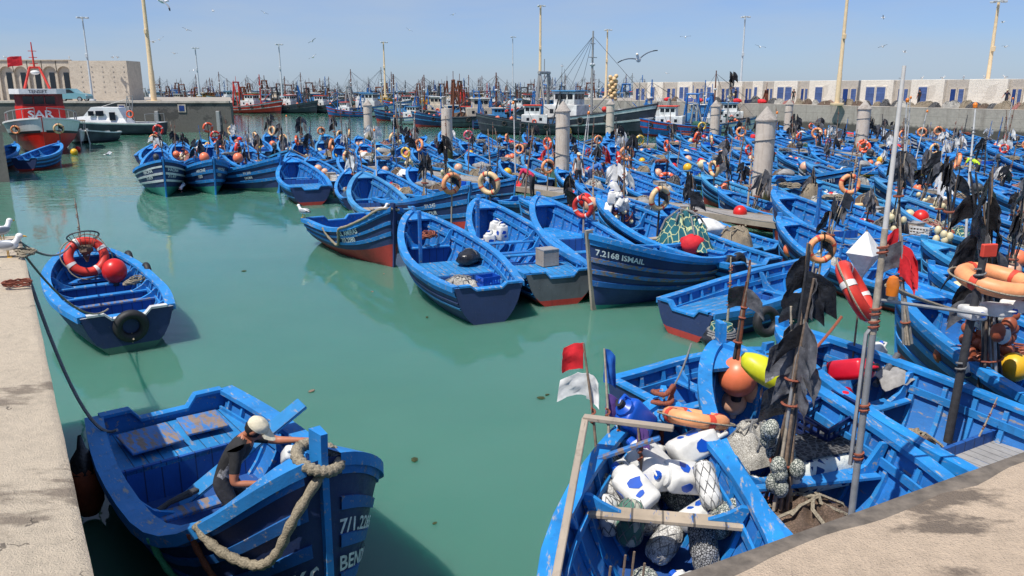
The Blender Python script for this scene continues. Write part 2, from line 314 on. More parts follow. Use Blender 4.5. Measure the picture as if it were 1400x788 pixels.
    def build(s, name, parent=None, loc=None, rz=0, smooth=35, **k):
        o = bpy.data.objects.new(name, s.mesh(name, smooth)); COL.objects.link(o)
        if parent: o.parent = parent
        if loc is not None: o.location = loc
        if rz: o.rotation_euler.z = rz
        for a, b in k.items(): o[a] = b
        return o
def mb(mat): return MB().mat(mat)
def XF(loc=(0, 0, 0), rx=0, ry=0, rz=0, sc1=1.0):
    return Matrix.Translation(loc) @ Matrix.Rotation(rz, 4, 'Z') @ Matrix.Rotation(ry, 4, 'Y') @ Matrix.Rotation(rx, 4, 'X') @ Matrix.Scale(sc1, 4)
def aim(p0, p1):                          # a frame at p0 whose z axis points to p1
    d = Vector(p1) - Vector(p0); return Matrix.Translation(p0) @ d.to_track_quat('Z', 'Y').to_matrix().to_4x4()
ALL = []
def tag(o, label, cat, group=None, auto=None):
    o['category'] = cat
    if label: o['label'] = label
    if group: o['group'] = group
    elif 'group' in o: del o['group']
    if auto: AUTO.append((o, auto))
    ALL.append(o); return o
AUTO = []
def empty(name, loc=(0, 0, 0), rz=0):
    o = bpy.data.objects.new(name, None); COL.objects.link(o); o.location = loc; o.rotation_euler = (0, 0, rz); o.empty_display_size = .2; return o
KIDS = {}
def tree(o):                              # remember the children once, so copies need no search
    if o.name not in KIDS: KIDS[o.name] = [(c, [g for g in c.children]) for c in o.children]
    return KIDS[o.name]
def dup(o, loc, rz=0, sc1=None, rot=None):
    r = o.copy(); COL.objects.link(r); r.location = loc; r.rotation_euler = rot if rot else (0, 0, rz)
    if sc1: r.scale = (sc1, sc1, sc1) if isinstance(sc1, (int, float)) else sc1
    for c, gs in tree(o):
        c2 = c.copy(); COL.objects.link(c2); c2.parent = r
        for g in gs:
            g2 = g.copy(); COL.objects.link(g2); g2.parent = c2
    return r
class Proto:                              # first use moves the thing itself, later uses copy it
    def __init__(s, make): s.make = make; s.o = None; s.src = None
    def put(s, loc, rz=0, sc1=None, rot=None):
        if s.o is None:
            s.o = s.make(); tree(s.o); o = s.o; o.location = loc; o.rotation_euler = rot if rot else (0, 0, rz)
            if sc1: o.scale = (sc1, sc1, sc1) if isinstance(sc1, (int, float)) else sc1
            return o
        return dup(s.o, loc, rz, sc1 or 1.0, rot)
def text_mesh(txt, size=1.0, spacing=1.0):
    cu = bpy.data.curves.new('lettering', 'FONT'); cu.body = txt; cu.size = size; cu.space_character = spacing; cu.resolution_u = 2; cu.offset = .022 * size
    o = bpy.data.objects.new('lettering', cu); COL.objects.link(o); bpy.context.view_layer.update()
    me = bpy.data.meshes.new_from_object(o.evaluated_get(bpy.context.evaluated_depsgraph_get()))
    v = [tuple(q.co) for q in me.vertices]; f = [tuple(p.vertices) for p in me.polygons]
    bpy.data.objects.remove(o); bpy.data.curves.remove(cu); bpy.data.meshes.remove(me)
    if v:
        x0 = min(q[0] for q in v); v = [(q[0] - x0, q[1], q[2]) for q in v]
    return v, f, (max(q[0] for q in v) if v else 0)
def flat_text(txt, size, mat, name, parent, xf, thick=.01):
    v, f, wd = text_mesh(txt, size); m = mb(mat); m.add([(q[0] - wd / 2, q[1], 0) for q in v], f, xf); return m.build(name, parent, smooth=0)

# ------------------------------------------------------------------ hulls and boats
class Hull:
    def __init__(s, L=6., B=1.08, zs=.8, zb=1.75, draft=.35, tw=.80, p=1.9, q=.68, rake=.3, sh=1.9, flare=.32):
        s.L, s.B, s.zs, s.zb, s.dr, s.tw, s.p, s.q, s.rake, s.sh, s.fl = L, B, zs, zb, draft, tw, p, q, rake, sh, flare
    def hb(s, t):
        if t < .42: return s.B * (s.tw + (1 - s.tw) * math.sin(math.pi / 2 * t / .42))
        return s.B * max(0., 1 - ((t - .42) / .58) ** s.p) ** s.q
    def sheer(s, t): return s.zs + (s.zb - s.zs) * max(0., (t - .08) / .92) ** s.sh
    def keel(s, t): return -s.dr + .10 * max(0, .2 - t) * 5
    def wf(s, t, v):
        v = min(1., max(0., v))
        a = (1 - s.fl) * (1 - (1 - v) ** 3.2) + s.fl * v; f = v ** .9 * .75 + .25 * (1 - (1 - v) ** 2)
        k = max(0, (t - .45) / .55) ** 1.5; return a * (1 - k) + f * k
    def o(s, t, v, sd, off=0.):
        z = s.keel(t) + (s.sheer(t) - s.keel(t)) * v
        return Vector((s.L * (t - .5) + s.rake * (v - .55) * t ** 5, sd * max(0., s.hb(t) * s.wf(t, v) - off), z))
    def nrm(s, t, v, sd):
        e = .01; a = s.o(min(t + e, .995), v, sd) - s.o(max(t - e, 0), v, sd); b = s.o(t, min(v + e, 1), sd) - s.o(t, max(v - e, 0), sd)
        n = a.cross(b) * sd; n = n.normalized() if n.length > 1e-9 else Vector((0, sd, 0))
        if n.y * sd < 0: n = -n
        return n
    def vz(s, t, z): return max(.02, min(1, (z - s.keel(t)) / (s.sheer(t) - s.keel(t))))
    def yz(s, t, z, th=.07): return max(.01, s.hb(t) * s.wf(t, s.vz(t, z)) - th)
    def x(s, t): return s.L * (t - .5)
TS = [0, .06, .14, .22, .32, .42, .52, .62, .70, .77, .83, .88, .91, .935, .955, .97, .982, .991, .997, 1.0]
def parts_boat(root, H, c, floor=.14):
    g = c.get
    vb = g('vb', .4); side = g('side', 'navy'); inner = g('inner', 'blue'); rail = g('rail', 'blue_bright')
    vsx = sorted({.0, .12, .25, vb, .55, .68, .8, .92, 1.0})
    h = MB()
    for sd in (1, -1):
        for j in range(len(vsx) - 1):
            h.mat(g('bottom', 'red_bottom') if vsx[j + 1] <= vb + 1e-6 else side)
            h.grid([[H.o(t, v, sd) for t in TS] for v in vsx[j:j + 2]], flip=sd > 0)
    hull = h.build('hull', root)
    # planking strakes standing proud of the hull
    if g('stripes'):
        k = MB()
        for va, vbb, mt, t0, t1 in [(q + (0., 1.))[:5] if len(q) == 3 else q for q in g('stripes')]:
            k.mat(mt); ts = [t for t in TS if t0 <= t <= t1 and t < 1] + [.996]
            for sd in (1, -1):
                rows = []
                for t in ts:
                    n0 = H.nrm(t, va, sd); n1 = H.nrm(t, vbb, sd)
                    rows.append([H.o(t, va, sd) - n0 * .004, H.o(t, va, sd) + n0 * .022, H.o(t, vbb, sd) + n1 * .022, H.o(t, vbb, sd) - n1 * .004])
                k.grid(rows, close_v=True, flip=sd < 0)
        k.build('rubbing_strakes', hull)
    # transom, with the dip cut for a motor
    nt = 15; b = H.hb(0); tr = mb(side); notch = g('notch', .14); th = .06
    top = lambda y: H.zs - (notch * max(0, min(1, (.42 - abs(y)) / .12)) if notch else 0)
    def botz(y):
        lo, hi = 0., 1.
        for _ in range(18):
            m_ = (lo + hi) / 2
            if b * H.wf(0, m_) < abs(y): lo = m_
            else: hi = m_
        return H.keel(0) + (H.zs - H.keel(0)) * lo
    ys = sorted({round(-b + 2 * b * i / nt, 4) for i in range(nt + 1)} | {-.42, -.3, .3, .42})
    x0 = H.x(0)
    for j in range(3):
        tr.mat(g('bottom', 'red_bottom') if j == 0 else (g('transom') or side))
        rows = []
        for y in ys:
            z0, z1 = botz(y), max(botz(y), top(y)); zm = min(max(z0, .14), z1); zz = [z0, zm, z0 * 0 + (zm + z1) / 2, z1]
            rows.append([(x0 - .02 - .03 * 0, y, zz[j]), (x0 - .02, y, zz[j + 1])])
        tr.grid(rows, flip=False)
    tr.mat(inner); tr.grid([[(x0 + th, y, max(.0, min(botz(y), top(y)))), (x0 + th, y, max(botz(y), top(y)))] for y in ys], flip=True)
    tr.mat(g('cap', 'blue_bright')); tr.grid([[(x0 - .02, y, max(botz(y), top(y))), (x0 + th, y, max(botz(y), top(y)))] for y in ys])
    tr_o = tr.build('transom', root, smooth=0)
    ca = mb(g('cap', rail)); ys2 = [y for y in ys if abs(y) < b - .02]
    rr = [[(x0 - .05, y, top(y) + .004), (x0 - .05, y, top(y) + .045), (x0 + th + .04, y, top(y) + .045), (x0 + th + .04, y, top(y) + .004)] for y in ys2]
    ca.grid(rr, close_v=True); ca.build('transom_cap', tr_o)
    # lining, floor and ribs
    li = mb(inner); tl = [t for t in TS if t <= .955]; tl[0] = .012
    for sd in (1, -1):
        rows = []
        for t in tl:
            v0 = H.vz(t, floor); rows.append([H.o(t, v0 + (.985 - v0) * i / 5, sd, .06) for i in range(6)])
        li.grid(rows, flip=sd < 0)
    fl = []
    for t in tl:
        p = H.o(t, H.vz(t, floor), 1, .06); fl.append([(p.x, -p.y, floor), (p.x, 0, floor), (p.x, p.y, floor)])
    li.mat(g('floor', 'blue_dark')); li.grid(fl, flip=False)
    t = tl[-1]; v0 = H.vz(t, floor); li.mat(inner); li.grid([[H.o(t, v0 + (.985 - v0) * i / 5, sd, .06) for i in range(6)] for sd in (-1, 1)], flip=False)
    lin = li.build('lining', root)
    if g('ribs', True):
        rb = mb(g('rib', rail)); nr = int(H.L * 2.6)
        for i in range(nr):
            t = .05 + .86 * i / (nr - 1); v0 = H.vz(t, floor)
            for sd in (1, -1):
                rows = []
                for j in range(5):
                    v = v0 + (.96 - v0) * j / 4; a = H.o(t, v, sd, .062); rows.append([(a.x - .03, a.y, a.z), (a.x - .03, a.y - sd * .05, a.z), (a.x + .03, a.y - sd * .05, a.z), (a.x + .03, a.y, a.z)])
                rb.grid(rows, close_v=True, flip=sd > 0)
        # stringer along the ribs
        for sd in (1, -1):
            rows = []
            for t in [.02 + .92 * i / 14 for i in range(15)]:
                v = H.vz(t, H.sheer(t) - .24); a = H.o(t, v, sd, .108); rows.append([(a.x, a.y, a.z - .05), (a.x, a.y - sd * .03, a.z - .05), (a.x, a.y - sd * .03, a.z + .05), (a.x, a.y, a.z + .05)])
            rb.grid(rows, close_v=True, flip=sd < 0)
        rb.build('ribs', lin)
    # gunwale rail
    ga = mb(rail); gw = g('gw', .13)
    for sd in (1, -1):
        rows = []
        for t in TS[:-1] + [.998]:
            a = H.o(t, 1, sd); n = H.nrm(min(t, .99), 1, sd); n.z = 0; n = n.normalized()
            po = a + n * .045; pi_ = a - n * gw
            if pi_.y * sd < .0: pi_.y = 0
            rows.append([po + Vector((0, 0, -.085)), po + Vector((0, 0, .035)), pi_ + Vector((0, 0, .035)), pi_ + Vector((0, 0, -.03))])
        ga.grid(rows, close_v=True, flip=sd < 0)
        a = rows[0]; 
        o = len(ga.v); ga.add(a, [(0, 1, 2, 3) if sd > 0 else (3, 2, 1, 0)])
    ga.build('gunwale', root)
    # stem post and breasthook
    sp = mb(g('stem', rail)); sw = .05
    rows = []
    for v in (0, .2, .4, .6, .8, 1.0, 1.0 + g('stem_up', .14) / (H.zb + H.dr)):
        a = H.o(1, v, 0) if v <= 1 else H.o(1, 1, 0) + Vector((.02, 0, (v - 1) * (H.zb + H.dr)))
        rows.append([(a.x - .14, -sw, a.z), (a.x + .05, -sw * .6, a.z), (a.x + .05, sw * .6, a.z), (a.x - .14, sw, a.z)])
    sp.grid(rows, close_v=True, flip=True); sp.f.append(tuple(len(sp.v) - 4 + i for i in range(4))[::-1]); sp.mi.append(0); sp.build('stem_post', root)
    bt = g('breast', .9); bh = mb(rail); rows = []
    for t in (bt, .93, .96, .985):
        z = H.sheer(t) - .02; y = max(.01, H.hb(t) - .05); rows.append([(H.o(t, 1, 0).x, y, z), (H.o(t, 1, 0).x, 0, z + .015), (H.o(t, 1, 0).x, -y, z)])
    bh.slab(rows[::-1], .05); bh.build('breasthook', root)
    # benches with knees
    for q in g('thwarts', []):
        t, drop, wd, mt = q
        z = H.sheer(t) - drop; y = min(H.yz(t - wd / 2 / H.L, z), H.yz(t + wd / 2 / H.L, z)); m_ = mb(mt)
        m_.box((H.x(t), 0, z), (wd, 2 * y - .01, .05), ch=.01); th_ = m_.build('thwart', root)
        for sd in (1, -1):
            kn = mb(rail)
            zt = H.sheer(t) - .03; yt = H.yz(t, zt) - .02
            kn.add([(H.x(t) + e, sd * a, bz) for e in (-.03, .03) for a, bz in ((y - .34, z + .028), (y - .02, z + .028), (yt, zt), (yt - .09, zt), (y - .14, z + .12), (y - .24, z + .07))],
                   [(0, 1, 2, 3, 4, 5)[::sd], (6, 7, 8, 9, 10, 11)[::-sd]] + [(i, (i + 1) % 6, (i + 1) % 6 + 6, i + 6)[::-sd] for i in range(6)])
            kn.build('knee', th_)
    for t0, t1, drop, mt in g('decks', []):
        rows = []; z = min(H.sheer(t0), H.sheer(t1)) - drop
        for i in range(9):
            t = t0 + (t1 - t0) * i / 8; y = H.yz(t, z) - .004; zz = H.sheer(t) - drop if g('deck_follow') else z; y = H.yz(t, zz) - .004
            rows.append([(H.x(t), y * (1 - k / 2), zz) for k in range(5)])
        m_ = mb(mt); m_.slab(rows[::-1], .045); m_.build('deck', root)
    for t, drop, mt in g('bulkheads', []):
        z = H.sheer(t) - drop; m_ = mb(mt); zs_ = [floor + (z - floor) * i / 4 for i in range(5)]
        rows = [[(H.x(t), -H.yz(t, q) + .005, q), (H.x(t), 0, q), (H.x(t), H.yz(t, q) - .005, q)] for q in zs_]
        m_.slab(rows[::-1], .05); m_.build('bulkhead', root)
    for tx in g('letters', []):
        txt, sd, t0, v, size = tx[:5]; vt, ft, wd = text_mesh(txt, size); k = mb(tx[5] if len(tx) > 5 else 'letter'); pts = []
        zr = H.sheer(t0) - H.keel(t0); NA = 400; tb = [i / NA for i in range(NA + 1)]; pp = [H.o(t, v, sd) for t in tb]; sa = [0.]
        for i in range(NA): sa.append(sa[-1] + (pp[i + 1] - pp[i]).length)
        s0 = float(np.interp(t0, tb, sa))
        for q in vt:
            t = float(np.interp(s0 + q[0] if sd < 0 else s0 - q[0], sa, tb)); t = min(t, .9985); vv = min(.99, v + q[1] / zr)
            pts.append(H.o(t, vv, sd) + H.nrm(t, vv, sd) * .03)
        k.add(pts, ft); k.build('lettering', hull, smooth=0)
    for x_, y_, z0, z1, r_, mt in g('posts', []):
        m_ = mb(mt)
        if r_ > .04: m_.box((x_ * H.L / 2, y_ * H.B, (z0 + z1) / 2), (r_ * 2, r_ * 2, z1 - z0), ch=.015)
        else: m_.tube([(x_ * H.L / 2, y_ * H.B, z0), (x_ * H.L / 2 + .02, y_ * H.B, (z0 + z1) / 2), (x_ * H.L / 2, y_ * H.B + .02, z1)], [r_, r_ * .9, r_ * .7], 6)
        m_.build('post', root)
    return root
def make_boat(c):
    H = Hull(**c.get('hull', {})); r = empty('fishing_boat'); parts_boat(r, H, c); r['_L'] = H.L; return r, H
def bow_stern(bow, zb, st, zs):
    a = at(bow[0], bow[1], zb); b = at(st[0], st[1], zs); a.z = b.z = 0; return a, b
# ------------------------------------------------------------------ gear
def make_ring(mat, band='band'):
    def f():
        o = empty('life_ring'); m = mb(mat); m.torus(.30, .085, 28, 10); b_ = m.build('foam_ring', o, smooth=60)
        for i in range(4): k = mb(band); k.torus(.30, .091, 3, 10, a0=i * math.pi / 2 + .35, a1=i * math.pi / 2 + .55); k.build('band', o, smooth=60)
        r_ = mb('rope_tan'); 
        r_.tube([((.385 + .055 * abs(math.sin(2 * a0))) * math.cos(a0 + .45), (.385 + .055 * abs(math.sin(2 * a0))) * math.sin(a0 + .45), .0) for a0 in [j * math.pi / 20 for j in range(40)]], .011, 5, closed=True)
        r_.build('grab_line', o, smooth=60); return o
    return Proto(f)
RINGS = {k: make_ring('ring_' + k, 'band_red' if k in ('peach', 'pale') else 'band') for k in ('peach', 'orange', 'red', 'pale', 'yellow', 'pink')}
def make_buoy(mat):
    def f():
        o = empty('mooring_buoy'); m = mb(mat); m.ball((0, 0, .2), .2, 18, 12, (1, 1, 1.06)); m.build('float_body', o, smooth=60)
        k = mb('black_rubber' if mat in ('buoy_orange', 'buoy_red', 'buoy_yellow') else mat); k.lathe([(.0, -.065), (.05, -.065), (.055, -.03), (.075, .02)], 10); k.lathe([(.025, -.06), (.012, -.06)], 8); k.build('lug', o, smooth=60); return o
    return Proto(f)
BUOYS = {k: make_buoy('buoy_' + k) for k in ('orange', 'red', 'yellow', 'peach', 'cream', 'brown', 'lime')}
def make_can(mat, lab=None):
    def f():
        o = empty('jerrycan'); m = mb(mat); m.box((0, 0, .19), (.24, .18, .34), ch=.04); m.lathe([(.085, .34), (.08, .385), (.04, .41)], 10); m.build('can_body', o, smooth=50)
        k = mb(mat); k.tube([(-.085, 0, .345), (-.08, 0, .43), (-.02, 0, .445), (.03, 0, .43)], .016, 6); k.build('handle', o, smooth=60)
        q = mb('blue_plastic' if mat == 'white_plastic' else 'black_rubber'); q.lathe([(.036, .405), (.036, .45), (0, .45)], 10); q.build('cap', o)
        if lab:
            l = mb(lab)
            rq = random.Random(3)
            for sx in (-1, 1):
                for cx_, cz, s_ in ((-.01, .22, .05), (.02, .13, .032)): l.prism([((1.25 * s_ * math.cos(a * .7) * rq.uniform(.6, 1.2)) + cx_, (s_ * math.sin(a * .7) * rq.uniform(.6, 1.15)) + cz) for a in range(9)], .0905, .0935, Matrix(((1, 0, 0, 0), (0, 0, sx, 0), (0, 1, 0, 0), (0, 0, 0, 1))))
                l.prism([((.05 * math.cos(a * .7) * rq.uniform(.6, 1.2)), (.055 * math.sin(a * .7) * rq.uniform(.6, 1.15)) + .22) for a in range(9)], .1205, .1235, Matrix(((0, 0, sx, 0), (1, 0, 0, 0), (0, 1, 0, 0), (0, 0, 0, 1))))
            l.build('paint_patch', o)
        return o
    return Proto(f)
CANS = {'white': make_can('white_plastic'), 'marked': make_can('white_plastic', 'blue_plastic'), 'blue': make_can('blue_plastic'), 'red': make_can('red_plastic'), 'yellow': make_can('yellow_plastic')}
def make_heap(mat, seed, sz=(1, .8, .42)):
    def f():
        o = empty('net_heap'); m = mb(mat)
        n, mm = 30, 12; rows = []
        for i in range(mm + 1):
            k = i / mm; row = []
            for q in range(n):
                a = 2 * math.pi * q / n; d = Vector((math.cos(a) * k * 1.6, math.sin(a) * k * 1.6, seed))
                r_ = k * (1 + .28 * noise.noise(d * 1.3 + Vector((seed, 0, 0)))); h = (1 - k ** 2.6) * (1 + .5 * noise.noise(d * 2.6)) + .25 * noise.noise(d * 6) * (1 - k ** 4)
                row.append((r_ * math.cos(a) * sz[0] / 2, r_ * math.sin(a) * sz[1] / 2, max(.0 if k == 1 else -.0, h * sz[2])))
            rows.append(row)
        m.grid(rows, close_v=True, flip=False); m.build('netting', o, smooth=80)
        k = mb('rope_tan' if seed % 2 else 'rope_grey')
        for j in range(3):
            a = j * 2.1 + seed; pts = []
            for q in range(9):
                u = (q / 8 - .5) * 1.5; x = u * sz[0] / 2 * math.cos(a) + .07 * math.sin(q * 1.9); y = u * sz[1] / 2 * math.sin(a) + .07 * math.cos(q * 1.3); kk = min(1, math.hypot(x / sz[0] * 2, y / sz[1] * 2))
                pts.append((x, y, (1 - kk ** 2.6) * sz[2] * 1.12 + .03))
            k.tube(pts, .016, 5)
        k.build('bolt_rope', o, smooth=60); return o
    return Proto(f)
HEAPS = {'tan': make_heap('net_tan', 1), 'white': make_heap('net_white', 2), 'green': make_heap('net_green', 3), 'blue': make_heap('net_blue', 4), 'pink': make_heap('net_pink', 5), 'black': make_heap('net_black', 6), 'brown': make_heap('net_brown', 7), 'teal': make_heap('net_teal', 8)}
def flag_sheet(m, p, w_, h_, seed, th=.006, dirn=0.0, droop=.5):
    rows = []; ca, sa = math.cos(dirn), math.sin(dirn); n = 7
    for i in range(n):
        u = i / (n - 1); row = []
        for j in range(n):
            v = j / (n - 1); q = Vector((u * 2.3, v * 2.3, seed * 3.7)); nz_ = noise.noise(q * 1.2) * .22 * h_ * u + .05 * h_ * noise.noise(q * 4)
            along = u * w_ * (1 - .35 * droop * (1 - v * .5)); z = -v * h_ - droop * u * u * w_ * .75 + .05 * w_ * noise.noise(q * 2 + Vector((9, 1, 4)))
            row.append((p[0] + ca * along - sa * nz_, p[1] + sa * along + ca * nz_, p[2] + z))
        rows.append(row)
    m.slab(rows, th)
def make_bundle(seed, fl='black_plastic', floats='buoy_cream', n=7, h=2.1, spread=.22):
    def f():
        r = random.Random(seed); o = empty('marker_bundle'); s_ = MB(); tops = []
        for i in range(n):
            a = r.uniform(0, 6.28); b_ = r.uniform(.3, 1) * spread; hh = h * r.uniform(.78, 1.08); s_.mat(r.choice(['stick', 'stick_pale', 'stick_dark', 'stick']))
            p0 = Vector((math.cos(a) * b_, math.sin(a) * b_, .0)); p2 = Vector((-math.cos(a) * b_ * .9 + r.uniform(-.1, .1), -math.sin(a) * b_ * .9 + r.uniform(-.1, .1), hh)); p1 = (p0 + p2) / 2 + Vector((r.uniform(-.03, .03), r.uniform(-.03, .03), 0))
            s_.tube([p0, p1, p2], [.02, .017, .012], 6); tops.append(p2)
        s_.build('sticks', o, smooth=60)
        for i, p in enumerate(tops):
            if i % 5 == 4: continue
            m = mb(fl if r.random() < .85 or fl != 'black_plastic' else 'grey_plastic'); flag_sheet(m, p, r.uniform(.3, .5), r.uniform(.35, .6), seed * 10 + i, .005, r.uniform(0, 6.28), r.uniform(.5, 1.0)); m.build('flag', o, smooth=70)
        for i in range(7):
            a = r.uniform(0, 6.28); k = mb(floats); k.ball((math.cos(a) * spread * .9, math.sin(a) * spread * .9, .3 + r.uniform(-.12, .3)), .085, 8, 6, (1, 1, 1.3)); k.build('float', o, smooth=60)
        k = mb('rope_rust'); k.torus(.115, .03, 12, 6, XF((0, 0, h * .5), rx=.1)); k.build('lashing', o, smooth=60); return o
    return Proto(f)
BUNDLES = {'black': [make_bundle(i) for i in range(4)], 'white': [make_bundle(10, 'white_cloth', 'buoy_cream'), make_bundle(11, 'white_cloth', 'netted_float')], 'brown': [make_bundle(12, 'black_plastic', 'buoy_brown', 8)], 'red': [make_bundle(14, 'red_cloth', 'buoy_cream', 5)], 'bare': [make_bundle(15, 'grey_plastic', 'netted_float', 6)]}
def make_crate(mat):
    def f():
        o = empty('fish_crate'); m = mb(mat); L_, W_, H_ = .6, .42, .3
        m.box((0, 0, .015), (L_ - .03, W_ - .03, .03))
        for sx in (-1, 1):
            for z, hh in ((.06, .05), (.15, .04), (.26, .06)):
                m.box((sx * (L_ / 2 - .012), 0, z), (.02, W_, hh)); m.box((0, sx * (W_ / 2 - .012), z), (L_ - .045, .02, hh))
            for i in range(7): m.box((-.27 + .09 * i, sx * (W_ / 2 - .012), .15), (.022, .016, .26))
            for i in range(5): m.box((sx * (L_ / 2 - .012), -.17 + .085 * i, .15), (.016, .022, .26))
        m.build('crate_body', o, smooth=0); k = mb(mat)
        for sx in (-1, 1): k.box((sx * (L_ / 2 + .012), 0, .27), (.03, .16, .02))
        k.build('handle', o, smooth=0); return o
    return Proto(f)
CRATES = {'navy': make_crate('navy_plastic'), 'white': make_crate('white_plastic'), 'blue': make_crate('blue_plastic')}
def make_woodbox():
    o = empty('wooden_box'); m = mb('bare_wood')
    for sx in (-1, 1):
        m.box((sx * .21, 0, .2), (.03, .40, .4)); m.box((0, sx * .19, .2), (.385, .02, .395))
    m.build('box_sides', o, smooth=0); k = mb('worn_deck'); k.box((0, 0, .415), (.46, .42, .025)); k.build('lid', o, smooth=0); return o
WOODBOX = Proto(make_woodbox)
def make_tyre():
    o = empty('tyre_fender'); m = mb('black_rubber'); m.torus(.2, .075, 26, 10, sqz=1.15); m.build('tyre', o, smooth=60)
    k = mb('rope_tan'); k.tube([(.2, 0, .1), (.26, 0, 0), (.2, 0, -.1), (.13, 0, 0)], .014, 5, closed=True); k.tube([(.26, 0, 0), (.42, 0, .02), (.6, 0, .0)], .012, 5); k.build('hanging_rope', o, smooth=60); return o
TYRE = Proto(make_tyre)
def make_coil(mat):
    def f():
        m = mb(mat); pts = []
        for i in range(110):
            a = i * .36; q = .2 + .07 * math.sin(i * .7) + .04 * math.sin(i * .23); pts.append((q * math.cos(a), q * math.sin(a) * 1.15, .02 + .0012 * i + .03 * math.sin(i * 1.1) ** 2))
        m.tube(pts, .017, 5); return m.build('rope_coil', smooth=60)
    return Proto(f)
COILS = [make_coil('rope_tan'), make_coil('rope_grey'), make_coil('rope_rust')]
def make_motor():
    o = empty('outboard_motor'); m = mb('steel_dark'); m.ball((0, 0, .55), .2, 14, 9, (1.25, .8, .95)); m.box((0, 0, .38), (.34, .24, .14), ch=.04); m.build('cowling', o, smooth=50)
    k = mb('grey_plastic'); k.box((-.02, 0, .02), (.12, .08, .6), ch=.02); k.box((-.06, 0, -.3), (.3, .03, .14), ch=.01); k.build('leg', o); t = mb('black_rubber'); t.tube([(.2, 0, .42), (.5, .03, .5)], [.022, .03], 8); t.build('tiller', o, smooth=60); return o
MOTOR = Proto(make_motor)
def make_floats(seed, mat):
    def f():
        r = random.Random(seed); o = empty('float_string')
        for i in range(11): m = mb(mat); m.ball((r.uniform(-.32, .32), r.uniform(-.22, .22), .08 + r.uniform(0, .14) * (i > 5)), .09, 9, 6, (1, 1, 1.25)); m.build('float', o, smooth=60); k = mb('rope_rust'); pts = [(.3 * math.sin(i * 1.7), .2 * math.cos(i * 1.1), .12 + .08 * math.sin(i * .9)) for i in range(22)]; k.tube(pts, .012, 5); k.build('line', o, smooth=60); return o
    return Proto(f)
FLOATS = {'cream': make_floats(1, 'buoy_cream'), 'brown': make_floats(2, 'buoy_brown'), 'white': make_floats(3, 'white_plastic'), 'netted': make_floats(4, 'netted_float')}
def make_bag(mat, seed):
    def f():
        o = empty('sack'); m = mb(mat); m.ball((0, 0, .17), .3, 18, 10, (1.25, .8, .62), .3, seed, 1.6); m.build('cloth', o, smooth=70); k = mb('rope_grey'); k.torus(.24, .015, 14, 5, XF((.05, 0, .17), ry=1.5, sc1=.8)); k.build('tie', o, smooth=60); return o
    return Proto(f)
SACKS = {'black': make_bag('black_plastic', 6), 'grey': make_bag('grey_cloth', 1), 'white': make_bag('white_cloth', 2), 'blue': make_bag('blue_cloth', 3), 'red': make_bag('red_cloth', 4), 'teal': make_bag('net_teal', 5)}
GEARWORDS = {'peach': 'peach', 'pale': 'pale faded', 'cream': 'cream', 'tan': 'tan', 'marked': 'white and blue'}

# ------------------------------------------------------------------ people and gulls
def skin_body(name, joints, edges, radii, region, mats, parent=None, sub=2, root='pelvis', bumps=()):
    ks = list(joints); idx = {k: i for i, k in enumerate(ks)}
    me = bpy.data.meshes.new(name); me.from_pydata([tuple(joints[k]) for k in ks], [(idx[a], idx[b]) for a, b in edges], [])
    o = bpy.data.objects.new(name, me); COL.objects.link(o); md = o.modifiers.new('skin', 'SKIN'); md.use_smooth_shade = True
    if not me.skin_vertices: 
        bm = bmesh.new(); bm.from_mesh(me); bm.verts.layers.skin.verify(); bm.to_mesh(me); bm.free()
    for k in ks:
        r = radii[k]; r = r if isinstance(r, tuple) else (r, r)
        me.skin_vertices[0].data[idx[k]].radius = r; me.skin_vertices[0].data[idx[k]].use_root = (k == root)
    s2 = o.modifiers.new('sub', 'SUBSURF'); s2.levels = sub; s2.render_levels = sub
    bpy.context.view_layer.update(); m2 = bpy.data.meshes.new_from_object(o.evaluated_get(bpy.context.evaluated_depsgraph_get()))
    bpy.data.objects.remove(o); bpy.data.meshes.remove(me); m2.name = name
    for q in mats: m2.materials.append(M[q])
    segs = [(Vector(joints[a]), Vector(joints[b]), (a, b)) for a, b in edges]
    for p in m2.polygons:
        c = p.center; best = None
        for a, b, rg in segs:
            d = b - a; t = max(0, min(1, (c - a).dot(d) / max(d.length_squared, 1e-9))); q = (c - a - d * t).length
            if best is None or q < best[0]: best = (q, rg, t)
        p.material_index = region(*best[1], best[2]); p.use_smooth = True
    ob = bpy.data.objects.new(name, m2); COL.objects.link(ob)
    if parent: ob.parent = parent
    return ob
